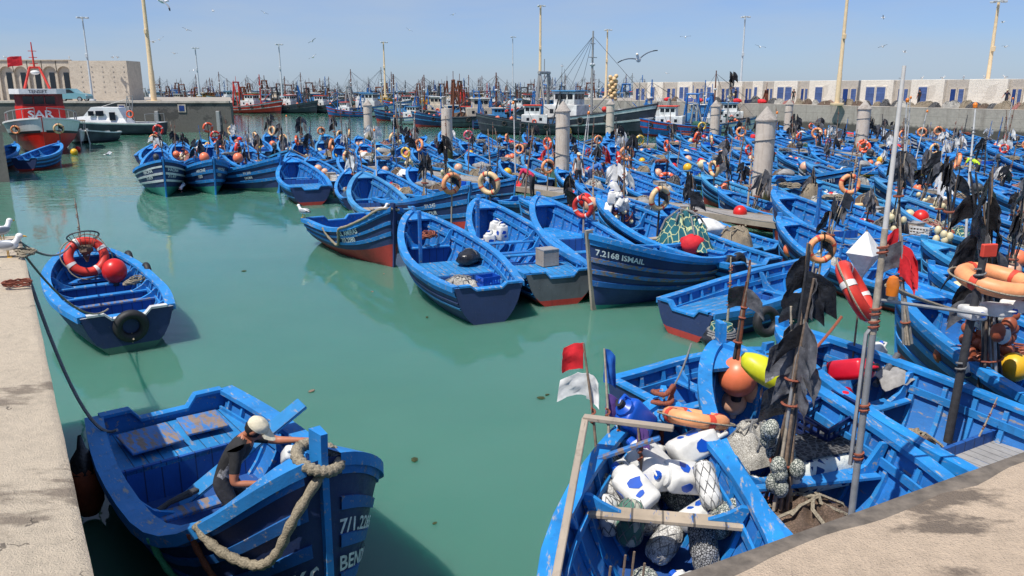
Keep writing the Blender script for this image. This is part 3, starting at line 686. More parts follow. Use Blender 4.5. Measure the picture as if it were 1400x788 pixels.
def hand(j, e, r, wrist, d, side, tag_, curl=.6):
    d = Vector(d).normalized(); up = Vector((0, 0, 1)); sdv = d.cross(up).normalized() * side; up = sdv.cross(d) * side
    w_ = Vector(wrist); palm = w_ + d * .075; j['palm' + tag_] = palm; r['palm' + tag_] = (.034, .018); e.append(('wr' + tag_, 'palm' + tag_))
    for i, (off, ln) in enumerate(((-.033, .068), (-.011, .080), (.011, .076), (.032, .058))):
        k0 = palm + sdv * off * 1.0 + d * .02; dd = (d * math.cos(curl * .5) - Vector((0, 0, 1)) * math.sin(curl * .5)); k1 = k0 + dd * ln * .55; d2 = (d * math.cos(curl * 1.3) - Vector((0, 0, 1)) * math.sin(curl * 1.3)); k2 = k1 + d2 * ln * .5
        for n_, p in (('a', k0), ('b', k1), ('c', k2)): j[f'f{i}{n_}{tag_}'] = p; r[f'f{i}{n_}{tag_}'] = .0095
        e += [('palm' + tag_, f'f{i}a{tag_}'), (f'f{i}a{tag_}', f'f{i}b{tag_}'), (f'f{i}b{tag_}', f'f{i}c{tag_}')]
    t0 = w_ + d * .03 - sdv * .03; t1 = t0 - sdv * .02 + d * .04 - Vector((0, 0, .012)); 
    j['t0' + tag_] = t0; j['t1' + tag_] = t1; r['t0' + tag_] = .013; r['t1' + tag_] = .010; e += [('wr' + tag_, 't0' + tag_), ('t0' + tag_, 't1' + tag_)]
def make_person(pose, shirt='shirt_navy', legs='trousers_dark', skin='skin', hat='hair', hands=False, pat=None):
    # pose: joints in metres, +x is the way the person faces; missing joints come from a standing figure
    J = dict(pelvis=(0, 0, .93), waist=(0, 0, 1.08), chest=(.01, 0, 1.28), neck0=(0, 0, 1.44), neck=(.015, 0, 1.53), head=(.03, 0, 1.62), crown=(.02, 0, 1.70), shL=(0, .18, 1.42), elL=(.0, .24, 1.14), wrL=(.08, .24, .90), shR=(0, -.18, 1.42), elR=(.0, -.24, 1.14), wrR=(.08, -.24, .90),
             hipL=(0, .09, .90), knL=(.03, .10, .50), anL=(0, .10, .10), toL=(.15, .11, .05), hipR=(0, -.09, .90), knR=(.03, -.10, .50), anR=(0, -.10, .10), toR=(.15, -.11, .05))
    J.update(pose); J = {k: Vector(v) for k, v in J.items()}
    Rr = dict(pelvis=(.135, .115), waist=(.125, .10), chest=(.155, .115), neck0=(.09, .08), neck=(.052, .055), head=(.078, .092), crown=(.066, .078), shL=.066, elL=.044, wrL=.028, shR=.066, elR=.044, wrR=.028, hipL=.09, knL=.06, anL=.042, toL=.036, hipR=.09, knR=.06, anR=.042, toR=.036)
    E = [('pelvis', 'waist'), ('waist', 'chest'), ('chest', 'neck0'), ('neck0', 'neck'), ('neck', 'head'), ('head', 'crown'), ('neck0', 'shL'), ('shL', 'elL'), ('elL', 'wrL'), ('neck0', 'shR'), ('shR', 'elR'), ('elR', 'wrR'), ('pelvis', 'hipL'), ('hipL', 'knL'), ('knL', 'anL'), ('anL', 'toL'), ('pelvis', 'hipR'), ('hipR', 'knR'), ('knR', 'anR'), ('anR', 'toR')]
    f = (J['crown'] - J['neck']).normalized(); fw = J.get('face', Vector((1, 0, 0))); J.pop('face', None); fw = (fw - f * fw.dot(f)).normalized(); side = f.cross(fw)
    hc = J['head']; J['nose'] = hc + fw * .105 + f * .0; Rr['nose'] = .013; E.append(('head', 'nose')); J['chin'] = hc + fw * .07 - f * .075; Rr['chin'] = .032; E.append(('head', 'chin'))
    for s_, n_ in ((1, 'earL'), (-1, 'earR')): J[n_] = hc + side * s_ * .088 - fw * .01; Rr[n_] = .017; E.append(('head', n_))
    for t_, s_ in (('L', 1), ('R', -1)):
        d = J['wr' + t_] - J['el' + t_]
        if hands: hand(J, E, Rr, J['wr' + t_], d, s_, t_)
        else: J['hd' + t_] = J['wr' + t_] + d.normalized() * .10; Rr['hd' + t_] = (.036, .02); E.append(('wr' + t_, 'hd' + t_))
    up = {'pelvis', 'waist', 'chest', 'neck0', 'shL', 'shR'}; lg = {'hipL', 'hipR', 'knL', 'knR', 'anL', 'anR'}
    def rg(a, b, t=0):
        if b in ('toL', 'toR'): return 3
        if a in lg or b in lg: return 2
        if b in ('elL', 'elR'): return 1 if t < .62 else 0
        if a in up and b in up: return 1
        return 0
    o = empty('person'); b_ = skin_body('body', J, E, Rr, rg, [skin, shirt, legs, 'black_rubber', pat or 'hair'], o, 2 if hands else 1)
    if pat:
        for p in b_.data.polygons:
            if p.material_index == 1 and p.normal.x > -.15 and .80 < p.center.z < 1.06 and abs(p.center.y) < .19: p.material_index = 4
    # eyes, brows and hair belong to the head
    e_ = mb('hair')
    for s_ in (1, -1):
        e_.ball(hc + fw * .088 + side * .033 * s_ + f * .02, .011, 8, 6); e_.box(tuple(hc + fw * .092 + side * .034 * s_ + f * .042), (.012, .034, .008))
    e_.build('face_features', o, smooth=60)
    T = Matrix((( fw.x, side.x, f.x, hc.x), (fw.y, side.y, f.y, hc.y), (fw.z, side.z, f.z, hc.z), (0, 0, 0, 1)))
    if hat == 'hair':
        m = mb('hair'); m.ball((-.012, 0, .035), .104, 16, 10, (1.0, .86, 1.0), .12, 3, 5, T); m.build('hair', o, smooth=60)
    else:
        m = mb('hair'); m.ball((-.022, 0, .01), .101, 14, 8, (.95, .87, .95), .1, 3, 5, T); m.build('hair', o, smooth=60)
        m = mb(hat); prof = [(.097, .04), (.099, .066), (.09, .098), (.062, .124), (.0, .134)]; rows = [[((r * 1.08) * math.cos(q * math.pi / 9) - .008, r * .92 * math.sin(q * math.pi / 9), z) for q in range(18)] for r, z in prof]
        m.grid(rows, close_v=True, xf=T, flip=True); m.slab([[(.085 + .115 * math.sin(math.pi * (j + .6) / 7.2) * i / 3, -.085 + .17 * j / 6, .052 - .012 * i / 3 * 1.5) for j in range(7)] for i in range(4)], .008, T); m.build('cap', o, smooth=60)
    return o
def make_gull(pose='stand'):
    o = empty('seagull'); m = mb('gull_white')
    m.ball((0, 0, .2), .1, 12, 9, (1.75, .85, .85)); m.tube([(.10, 0, .22), (.16, 0, .28), (.19, 0, .34)], [.06, .045, .045], 8); m.ball((.205, 0, .355), .052, 10, 7, (1.15, .9, .95)); m.tube([(-.12, 0, .19), (-.28, 0, .19)], [.055, .03], 6); m.build('body', o, smooth=60)
    k = mb('beak'); k.tube([(.25, 0, .352), (.30, 0, .345), (.315, 0, .33)], [.016, .012, .004], 6); k.build('beak', o, smooth=60)
    if pose == 'stand':
        for sd in (1, -1):
            g_ = mb('gull_grey'); g_.ball((-.05, sd * .075, .225), .1, 10, 7, (1.75, .28, .62)); g_.mat('gull_black').tube([(-.2, sd * .06, .215), (-.33, sd * .03, .20)], [.03, .012], 6); g_.build('wing', o, smooth=60)
            l = mb('beak'); l.tube([(0, sd * .035, .13), (.0, sd * .035, .01)], .008, 5); l.box((.025, sd * .035, .008), (.07, .05, .012)); l.build('leg', o, smooth=0)
    else:
        for sd in (1, -1):
            w_ = mb('gull_grey'); rows = []
            for i in range(9):
                u = i / 8; y = sd * (.05 + .64 * u); z = .24 + .24 * u * (1.3 - u); c = .17 * (1 - .75 * u ** 1.6) + .02; x0 = .06 - .12 * max(0, u - .45) + .05 * math.sin(u * 3); rows.append([(x0, y, z), (x0 - c * .5, y, z + .012), (x0 - c, y, z - .005)])
            w_.slab(rows if sd > 0 else rows, .014)
            n0 = len(w_.f); w_.mat('gull_black'); ci = w_.cur
            for q, fc in enumerate(w_.f):
                if all(abs(w_.v[i].y) > .52 for i in fc): w_.mi[q] = ci
            w_.build('wing', o, smooth=60)
    return o
GULL = Proto(make_gull); FLYGULL = Proto(lambda: make_gull('fly'))
# ------------------------------------------------------------------ the setting: water, quays, walls
wa = mb('harbour_water'); wa.add([(-900, -60, 0), (900, -60, 0), (900, 1500, 0), (-900, 1500, 0)], [(0, 1, 2, 3)]); wa.build('harbour_water', smooth=0, kind='structure')
QZ = 3.0; CORNER = Vector((-1.146, 1.97, 0)); QD = Vector((2.27, 1.21, 0)).normalized(); PD = Vector((-5.1, 7.94, 0)).normalized()
plain('quay_rim', (.17, .14, .11), .85, 9, .5, .8)
def quay_strip(name, p0, d, length, inw, width, top, rim, wall, z=QZ, jit=.003, rimw=.10, cap=False):
    m = MB(); n = max(2, int(length / .12)) if length < 70 else 400; rows = []
    offs = [(0, -1.6), (0, .2), (.0, z - .25), (0.0, z - .014), (.012, z - .004), (rimw, z), (rimw + .35, z + .004), (rimw + 1.4, z), (width, z)]
    for i in range(n + 1):
        s_ = length * i / n; p = p0 + d * s_; j = jit * (noise.noise(Vector((s_ * 1.7, z, 3.3))) + .5 * noise.noise(Vector((s_ * 6, 2.2, 1.0)))); rows.append([])
        for k, (o_, zz) in enumerate(offs):
            q = p + inw * (o_ + (j if 2 <= k <= 5 else 0) + (rimw * .5 * noise.noise(Vector((s_ * 3, 5.5, 0))) if k == 5 else 0)); rows[-1].append((q.x, q.y, zz + (.3 * j if k in (3, 4) else 0)))
    fl_ = d.cross(inw).z < 0
    for a, b, mt in ((0, 3, wall), (3, 5, rim), (5, 8, top)): m.mat(mt); m.grid([r[a:b + 1] for r in rows], flip=fl_)
    if cap: m.mat(wall); e = rows[-1]; m.add(e + [(e[-1][0], e[-1][1], -1.6)], [tuple(range(len(e) + 1))])
    return m.build(name, smooth=40, kind='structure')
quay_strip('quay', CORNER, QD, 60, Vector((QD.y, -QD.x, 0)), 30, 'quay_top', 'quay_rim', 'quay_wall', rimw=.11)
quay_strip('pier', CORNER, PD, (at(28, 322, 3) - (CORNER + Vector((0, 0, 3)))).length, Vector((-PD.y, PD.x, 0)) , 9, 'pier_top', 'pier_top', 'quay_wall', rimw=.05, jit=.003, cap=True)
def block(name, outline, z0, z1, top, wall, kind='structure'):
    m = mb(wall); n = len(outline); m.add([(x, y, z0) for x, y in outline] + [(x, y, z1) for x, y in outline], [(i, (i + 1) % n, n + (i + 1) % n, n + i) for i in range(n)])
    m.mat(top); m.add([(x, y, z1) for x, y in outline], [tuple(range(n))]); return m.build(name, smooth=0, kind=kind)
# far inner quay on the side of the rescue boat, with fender timbers let into its face
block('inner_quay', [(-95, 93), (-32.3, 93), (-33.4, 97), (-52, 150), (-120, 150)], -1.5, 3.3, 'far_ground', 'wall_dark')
m = mb('facade_grey'); m.box((-63.7, 93.1, 3.4), (62.6, .5, .22)); m.build('inner_quay_kerb', kind='structure', smooth=0)
for px, z1 in ((241, 2.5), (320, 2.5), (181, 2.6), (205, 3.0)):
    p = at(px, 178, 0); m = mb('galvanised'); m.box((p.x, 92.88, z1 / 2 - .1), (.42, .24, z1), ch=.05); o = m.build('fender_post', smooth=0); tag(o, {241: 'grey fender post on the inner quay wall, right of its middle', 320: 'grey fender post at the outer end of the inner quay wall', 181: 'grey fender post on the inner quay beside the patrol boat cabin', 205: 'grey fender post on the inner quay below the cream post'}[px].replace(', right of its middle', ' between the cream post and the quay end'), 'fender post', 'fender posts on the inner quay')
m = MB()
for px in (90, 180, 260):
    p = at(px, 145, 2.9); x = (px - 700) / 1080 * 93; m.mat('facade_grey').box((x, 92.95, 2.7), (.9, .1, .9)); m.mat('window_blue').box((x, 92.9, 2.7), (.6, .06, .6))
m.build('inner_quay_hatches', kind='structure', smooth=0)
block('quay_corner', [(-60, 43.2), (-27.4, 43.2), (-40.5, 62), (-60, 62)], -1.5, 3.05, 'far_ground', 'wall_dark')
# the long quay under the storehouses
W0 = at(1400, 150.5, 3.1); W1 = at(870, 138, 3.1); WD = (W1 - W0).normalized(); WN = Vector((WD.y, -WD.x, 0))
A0 = W0 - WD * 60; A1 = W1 + WD * 30
quay_strip('storehouse_quay', A0.xy.to_3d(), WD, (A1 - A0).length, WN, 40, 'far_ground', 'facade_grey', 'quay_wall', z=3.1, jit=.05, rimw=.5, cap=True)
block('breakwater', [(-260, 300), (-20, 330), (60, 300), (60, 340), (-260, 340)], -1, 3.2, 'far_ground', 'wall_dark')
def on_wall(px, off=0.0):                 # the point of the line off metres behind the quay edge seen at picture column px
    x = (px - 700) / FPX; d = Vector((x, math.cos(PITCH) - (120 - 394) / FPX * math.sin(PITCH) * -1 * 0, 0)); o_ = W0.xy.to_3d() + WN * off
    k = x / 1.0
    # column px: X / (Y cos p - (z-5) sin p) = x ; solve along the line for z = 3.1
    c, s_ = math.cos(PITCH), math.sin(PITCH); h = (3.1 - CAMH) * s_
    t = (x * (o_.y * c - h) - o_.x) / (WD.x - x * WD.y * c); return o_ + WD * t
# storehouses: cream fronts standing forward between grey bays
edges = [1040, 1056, 1088, 1104, 1141, 1174, 1218, 1242, 1287, 1320, 1373, 1396, 1440]
cream = True; pe = [905, 925, 945, 962, 980, 997, 1013, 1027, 1041, 1056, 1088, 1104, 1141, 1174, 1218, 1242, 1287, 1320, 1373, 1396, 1450, 1480, 1540]
pe = [862, 884] + pe
n_ = 0
for i in range(len(pe) - 1):
    cream = i % 2 == 1; 
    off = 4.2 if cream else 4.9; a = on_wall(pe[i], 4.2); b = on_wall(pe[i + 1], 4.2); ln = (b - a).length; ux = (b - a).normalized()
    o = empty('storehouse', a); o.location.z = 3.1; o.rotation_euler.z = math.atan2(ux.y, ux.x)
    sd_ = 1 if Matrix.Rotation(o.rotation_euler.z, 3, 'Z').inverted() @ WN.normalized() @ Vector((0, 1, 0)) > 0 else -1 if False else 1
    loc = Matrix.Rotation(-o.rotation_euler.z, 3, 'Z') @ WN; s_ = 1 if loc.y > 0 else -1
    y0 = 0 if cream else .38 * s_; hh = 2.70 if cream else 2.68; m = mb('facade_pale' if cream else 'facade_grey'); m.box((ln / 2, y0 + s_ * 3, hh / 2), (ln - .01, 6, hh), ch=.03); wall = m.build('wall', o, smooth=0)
    if pe[i] < 1310 or not cream:
        nd = 2 if (not cream or i % 4 == 3) else 1
        for k in range(nd):
            xx = ln * (k + 1) / (nd + 1) + (.0 if nd > 1 else (-.1 * ln)); wd = min(1.25, ln * .26) if cream else min(.8, ln * .2); dh = 1.95 if cream else 1.75
            m = mb('facade_pale' if cream else 'facade_cream'); m.box((xx, y0 - s_ * .03, dh / 2 + .06), (wd + .26, .10, dh + .12)); d = m.build('door_frame', o, smooth=0)
            m = mb('door_blue' if (cream or k % 2) else 'window_blue'); m.box((xx, y0 - s_ * .07, dh / 2), (wd, .08, dh)); dd = m.build('door', d, smooth=0)
            m.mat('window_blue')
    tag(o, None, 'storehouse', 'storehouses along the quay', ('pale storehouse front, blue door' if cream else 'grey storehouse bay') if pe[i] < 1310 or not cream else 'blank cream storehouse front')
# ------------------------------------------------------------------ arched building and what stands on the inner quay
o = empty('arched_building', (-72, 112, 3.3)); bx0 = -14; W_ = 34.0; m = mb('facade_cream'); Hh = 5.3
xs = [(-700 + q) / 1080 * 112 + 72 for q in (-60, 13, 34, 52, 72, 92, 111)]
ar = []
cx = [(q - 700) / 1080 * 112 + 72 for q in (-7, 13, 33, 52, 71, 90, 109)]; wd = 1.35
x = bx0
def arch_wall(m, x0, x1, c, w2, z0, zs_, Ht, y, dep):
    # wall panel between x0 and x1 with a round-headed recess of half width w2 about c
    n = 10; pts = [(c - w2, z0)] + [(c - w2 * math.cos(math.pi * i / n), zs_ + w2 * math.sin(math.pi * i / n)) for i in range(n + 1)] + [(c + w2, z0)]
    m.add([(x0, y, 0), (x0, y, Ht), (c - w2, y, Ht), (c - w2, y, 0)], [(0, 3, 2, 1)]); m.add([(x1, y, 0), (x1, y, Ht), (c + w2, y, Ht), (c + w2, y, 0)], [(0, 1, 2, 3)])
    top = [p for p in pts[1:-1]]
    for i in range(len(top) - 1):
        a, b = top[i], top[i + 1]; m.add([(a[0], y, a[1]), (b[0], y, b[1]), (b[0], y, Ht), (a[0], y, Ht)], [(0, 1, 2, 3)])
    for i in range(len(pts) - 1):
        a, b = pts[i], pts[i + 1]; m.add([(a[0], y, a[1]), (b[0], y, b[1]), (b[0], y + dep, b[1]), (a[0], y + dep, a[1])], [(0, 3, 2, 1)])
    m.add([(p[0], y + dep, p[1]) for p in pts], [tuple(range(len(pts)))[::-1]])
step = cx[1] - cx[0]
for c in cx: arch_wall(m, c - step / 2, c + step / 2, c, .98, 0.02, 3.55, Hh, 0, .34)
x1 = cx[-1] + step / 2; xe = (195 - 700) / 1080 * 112 + 72
m.box(((cx[0] - step / 2 + x1) / 2, 3.3, Hh / 2), (x1 - cx[0] + step / 2, 5.4, Hh - .02)); m.box(((x1 + xe) / 2, 1.6, Hh / 2 - .03), (xe - x1 - .02, 4.2, Hh - .06)); m.build('wall', o, smooth=0)
for c in cx: k = mb('glass_dark'); k.box((c + .1, .31, 1.9), (.72, .06, 3.6)); k.build('window', o, smooth=0)
k = mb('facade_cream'); k.box(((cx[0] - step / 2 + x1) / 2, .1, Hh + .04), (x1 - cx[0] + step / 2 + .1, .5, .12)); k.build('cornice', o, smooth=0)
k = mb('facade_grey')
for i in range(5):
    for j in range(6): k.lathe([(.11, 0), (.11, .05), (.0, .05)], 8, XF((x1 + 1.6 + i * 1.45, -.5 - .0, 1.2 + j * .66), rx=math.pi / 2))
k.build('vent_hole', o, smooth=0)
tag(o, 'sand coloured quay building with round arched windows and a plain end', 'building')
# estate car
o = empty('estate_car', ((115 - 700) / 1080 * 101, 101, 3.3)); m = mb('car_paint')
side = [(-2.15, .35), (-2.2, .75), (-2.1, 1.0), (-1.75, 1.55), (.35, 1.58), (1.05, 1.08), (2.0, .92), (2.2, .7), (2.2, .35)]
rows = [[(x_, y_ * (1.0 if z_ < 1.1 else .86), z_) for x_, z_ in side] for y_ in (-.86, .86)]
m.grid(rows, close_v=True); nn_ = len(side); m.f.append(tuple(range(nn_))[::1]); m.mi.append(0); m.f.append(tuple(range(nn_, 2 * nn_))[::-1]); m.mi.append(0); m.build('body', o, smooth=30)
k = mb('glass_dark'); k.add([(x_, -.88, z_) for x_, z_ in ((-1.85, 1.05), (-1.6, 1.47), (.3, 1.5), (.85, 1.08))], [(0, 1, 2, 3)[::-1]]); k.box((-.55, -.87, 1.27), (.05, .04, .4)); k.build('side_window', o, smooth=0)
for x_ in (-1.4, 1.4):
    for y_ in (-.8, .8):
        k = mb('tyre_black'); k.lathe([(0, -.1), (.28, -.1), (.32, -.06), (.32, .06), (.28, .1), (0, .1)], 18, XF((x_, y_, .32), rx=math.pi / 2)); wh = k.build('wheel', o); k = mb('chrome'); k.lathe([(0, -.112), (.2, -.112), (.2, -.1)], 12, XF((x_, y_, .32), rx=math.pi / 2) if y_ > 0 else XF((x_, y_, .32), rx=math.pi / 2)); k.lathe([(.2, .105), (0, .108)], 12, XF((x_, y_, .32), rx=math.pi / 2)); k.build('rim', wh)
k = mb('lamp_white'); k.box((2.16, -.6, .78), (.1, .3, .14)); k.build('headlight', o); k = mb('lamp_red'); k.box((-2.14, -.68, .95), (.1, .2, .3)); k.build('tail_light', o)
tag(o, 'pale teal estate car parked in front of the arched building', 'car')
# tall lamp posts and masts
def lamp(px, d, ytop, ybase, r, mat, head, lab, z0=3.2):
    f = Vector(((px - 700) / 1080 * d, d, z0)); f.x = (px - 700) / FPX * (d * math.cos(PITCH) - (z0 - 5) * math.sin(PITCH)); h = up_at(f, ytop) - z0
    o = empty('lamp_post', f); m = mb(mat); m.tube([(0, 0, 0), (0, 0, h * .25), (0, 0, h * .26), (0, 0, h)], [r, r * .92, r * .8, r * .5], 10); m.build('pole', o, smooth=40)
    k = mb(mat); k.box((0, 0, .15), (r * 4, r * 4, .3), ch=.04); k.build('base_plate', o)
    if head:
        k = mb('lamp_grey'); k.torus(.42, .05, 14, 6, XF((0, 0, h - .1)));
        k.build('head_ring', o)
        for i in range(3):
            q = mb('lamp_grey'); a = i * 2.1; q.box((.55 * math.cos(a), .55 * math.sin(a), h - .15), (.5, .34, .2), rz=a, ch=.04); q.build('floodlight', o)
    k = mb(mat); k.box((0, -r * .9, h * .55), (.34, .2, .5), ch=.03); k.build('junction_box', o)
    tag(o, lab, 'lamp post', 'tall lamp posts round the harbour'); return o
lamp(127, 108, 23, 83, .16, 'lamp_grey', True, 'slim grey lamp post rising behind the roof of the arched building')
lamp(211, 97, -40, 137, .34, 'lamp_cream', False, 'thick cream post on the inner quay, its top out of frame')
lamp(273, 170, 65, 118, .22, 'lamp_grey', True, 'grey lamp post above the far masts, just past the cream post by the arched building')
lamp(386, 150, 60, 118, .2, 'lamp_grey', True, 'grey lamp post rising above the red trawler')
lamp(527, 150, 57, 118, .22, 'lamp_cream', True, 'cream lamp post rising behind the white blue striped trawler')
lamp(701, 190, 50, 118, .18, 'lamp_grey', True, 'slimmest grey lamp post, rising amid the blue gantries')
lamp(738, 130, 7, 118, .3, 'lamp_cream', True, 'cream lamp post with a ring head between the blue gantries')
lamp(828, 140, 40, 118, .24, 'lamp_cream', True, 'cream lamp post straight behind the white and blue trawler')
lamp(1011, 125, 22, 138, .2, 'lamp_grey', True, 'pale lamp post on the far end of the storehouse quay', 3.1)
lamp(1144, 88, -30, 140, .27, 'lamp_cream', False, 'thick cream post before the storehouse doors, its top out of frame', 3.1)
lamp(1345, 82, 0, 120, .25, 'lamp_cream', True, 'cream lamp post with a box and camera behind the blank storehouse front', 3.1)
# concrete piles and pontoons
def pile(px, py, r, cap, lab, ytop):
    f = at(px, py, 0); h = up_at(f, ytop); o = empty('mooring_pile', (f.x, f.y, 0)); m = mb('pile_weathered'); m.lathe([(r * 1.0, -1.5), (r, .2), (r * .995, h * .5), (r * .98, h), (0, h)], 20); m.build('shaft', o)
    if cap: k = mb('pile_concrete'); k.lathe([(r, h + .003), (r * 1.1, h + .003), (r * 1.1, h + .06), (.02, h + .06 + r * 1.35)], 20); k.build('pointed_cap', o)
    for j in range(3):
        k = mb('rope_grey'); z = h * (.35 + .22 * j); k.tube([((r + .015) * math.cos(i * .42 + j), (r + .015) * math.sin(i * .42 + j), z + (.05, -.035, .02)[j] * i) for i in range(12 + 3 * j)], .018, 5)
        k.build('mooring_line', o, smooth=60)
    tag(o, lab, 'mooring pile', 'concrete mooring piles'); return o
PILES = {}
for key, px, py, r, cap, ytop, lab in (('weedy', 1037, 303, .36, 1, 166, 'thick capped concrete pile with green weed on its foot'), ('pink', 768, 265, .34, 1, 153.5, 'capped concrete pile beside the person in a pink shirt'), ('flat', 612, 228, .36, 0, 148.7, 'flat topped concrete pile without a pointed cap'), ('open', 505, 205, .36, 1, 145, 'slim capped pile at the edge of the open water, before the striped trawler'), ('white', 833, 200, .36, 1, 143.7, 'slim capped pile in front of the white and blue trawler'), ('tug', 975, 205, .38, 1, 146.5, 'capped pile beside the blue trawler with the red band'), ('wall', 1075, 195, .36, 1, 143.7, 'slim capped pile close to the storehouse quay wall'), ('teal', 1175, 217, .45, 1, 150, 'broad capped pile beyond the teal bottomed boat')):
    PILES[key] = pile(px, py, r, cap, lab, ytop)
def pontoon(a, b, wdt, lab):
    d = b - a; o = empty('pontoon', (a + b) / 2, math.atan2(d.y, d.x)); L_ = d.length; m = mb('pontoon_grey'); m.box((0, 0, .33), (L_, wdt, .12), ch=.02); m.build('deck', o, smooth=0)
    for sy in (-1, 1): k = mb('bare_wood'); k.box((0, sy * (wdt / 2 + .04), .3), (L_, .07, .22)); k.build('side_timber', o, smooth=0)
    n = int(L_ / 3)
    for i in range(n): q = mb('steel_dark'); q.box((-L_ / 2 + L_ * (i + .5) / n, 0, .06), (1.2, wdt * .7, .42)); q.build('float_box', o, smooth=0); tag(o, lab, 'pontoon', 'floating pontoons'); return o
pA = at(768, 268, .3); pB = at(1037, 306, .3); dd = (pB - pA).normalized(); nA = Vector((-dd.y, dd.x, 0)) * -1.0
pontoon(pA - dd * 14 + nA * .9, pB + dd * 4.5 + nA * .9, 1.05, 'grey pontoon running between the weedy pile and its neighbours')
pC = at(833, 200, .3); pD = at(1175, 217, .3); dc = (pD - pC).normalized(); nC = Vector((-dc.y, dc.x, 0)) * -1
pontoon(pC + nC * .9, pD + dc * 6 + nC * .9, 1.3, 'grey pontoon along the far line of capped piles')
PONT = [((pA - dd * 14 + nA * .9), (pB + dd * 4.5 + nA * .9)), ((pC + nC * .9), (pD + dc * 6 + nC * .9))]
# ------------------------------------------------------------------ fishing boats
ST = {
 'sky': [(.50, .57, 'sky_stripe'), (.66, .72, 'sky_stripe'), (.86, .92, 'sky_stripe')],
 'white': [(.52, .57, 'white_stripe'), (.68, .73, 'white_stripe'), (.84, .88, 'white_stripe')],
 'yellow': [(.50, .56, 'yellow_stripe'), (.66, .72, 'yellow_stripe'), (.82, .88, 'yellow_stripe')],
 'blue': [(.48, .55, 'blue_bright'), (.70, .78, 'blue_bright'), (.88, .97, 'blue_bright')],
 'one': [(.82, .92, 'blue_bright'), (.55, .59, 'sky_stripe')]}
TH3 = [(.30, .3, .26, 'blue_bright'), (.50, .32, .26, 'blue_bright'), (.70, .4, .26, 'blue_bright')]
OPEN = dict(thwarts=TH3)
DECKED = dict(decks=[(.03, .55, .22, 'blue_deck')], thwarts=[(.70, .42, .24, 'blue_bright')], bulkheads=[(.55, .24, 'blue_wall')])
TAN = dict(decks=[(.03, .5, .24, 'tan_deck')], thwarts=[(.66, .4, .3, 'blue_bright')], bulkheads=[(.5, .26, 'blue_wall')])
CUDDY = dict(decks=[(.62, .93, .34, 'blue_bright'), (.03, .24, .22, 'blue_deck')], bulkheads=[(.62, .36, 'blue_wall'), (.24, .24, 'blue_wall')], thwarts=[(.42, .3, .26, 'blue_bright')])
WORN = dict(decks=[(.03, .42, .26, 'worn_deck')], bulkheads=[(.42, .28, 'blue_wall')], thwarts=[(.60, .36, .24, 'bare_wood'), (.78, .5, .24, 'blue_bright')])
OCC = []                                  # footprints of boats already placed: centre, heading, half length, half beam
def foot(c, h, L_, B_): OCC.append((Vector((c[0], c[1])), Vector((math.cos(h), math.sin(h))), L_ / 2, B_))
def clear(c, h, L_, B_, m=.0):
    ax = Vector((math.cos(h), math.sin(h))); px_ = Vector((-ax.y, ax.x))
    for oc, oa, ol, ob in OCC:
        d = oc - Vector((c[0], c[1]))
        if d.length > ol + L_ / 2 + 1: continue
        op = Vector((-oa.y, oa.x)); sep = False
        for t in (ax, px_, oa, op):
            if abs(d.dot(t)) > L_ / 2 * abs(ax.dot(t)) + B_ * abs(px_.dot(t)) + ol * abs(oa.dot(t)) + ob * abs(op.dot(t)) - m: sep = True; break
        if not sep: return False
    return True
def boat(label, c, bow, hd, hull=None, auto=None, group=None):
    c = dict(c); c['hull'] = dict(hull or {}); r, H = make_boat(c); h = R(hd) ; cx = Vector((bow[0], bow[1], 0)) - Vector((math.cos(h), math.sin(h), 0)) * H.L / 2
    r.location = cx; r.rotation_euler.z = h; foot(cx, h, H.L, H.B + .04); tag(r, label, 'fishing boat', group, auto); r['_B'] = H.B; return r, H
def bs(bow, zb, st, zs, L_):               # bow point and heading from where the stem head and the transom show
    a, b = bow_stern(bow, zb, st, zs); return a, math.degrees(math.atan2(a.y - b.y, a.x - b.x))
BG = 'blue wooden fishing boats'
def L2(txt1, txt2, t0p, t0s, v1, v2, size, m='letter'):
    return [(txt1, -1, t0p, v1, size, m), (txt2, -1, t0p, v2, size, m), (txt1, 1, t0s, v1, size, m), (txt2, 1, t0s, v2, size, m)]
# A, the nearest boat with the man in it
aA, hA = Vector((-1.57, 5.95, 0)), -52.05
A, HA = boat('big blue boat by the pier with a capped man leaning over its bow', dict(side='navy', bottom='green_bottom', vb=.30, stripes=[(.36, .41, 'stripe_blue'), (.49, .535, 'stripe_blue'), (.64, .69, 'stripe_blue'), (.79, .84, 'stripe_blue'), (.93, .995, 'blue')], inner='blue', floor='blue_dark',
   decks=[(.02, .26, .24, 'blue_deck')], bulkheads=[(.26, .22, 'blue_wall'), (.70, .36, 'blue_wall')], thwarts=[(.50, .30, .22, 'old_plank'), (.70, .34, .26, 'blue_bright')], notch=.16, gw=.17, stem_up=.24, breast=.80,
   letters=[('BENDKOUR', -1, .905, .53, .20), ('7/1.2285', -1, .93, .41, .20), ('7/1.2285', 1, .998, .70, .19), ('BENDKOUR', 1, .998, .55, .20)]), aA, hA, dict(L=5.19, B=1.1, zs=.834, zb=2.05, tw=.825, p=3.62, q=.476, rake=.05, sh=5.0))
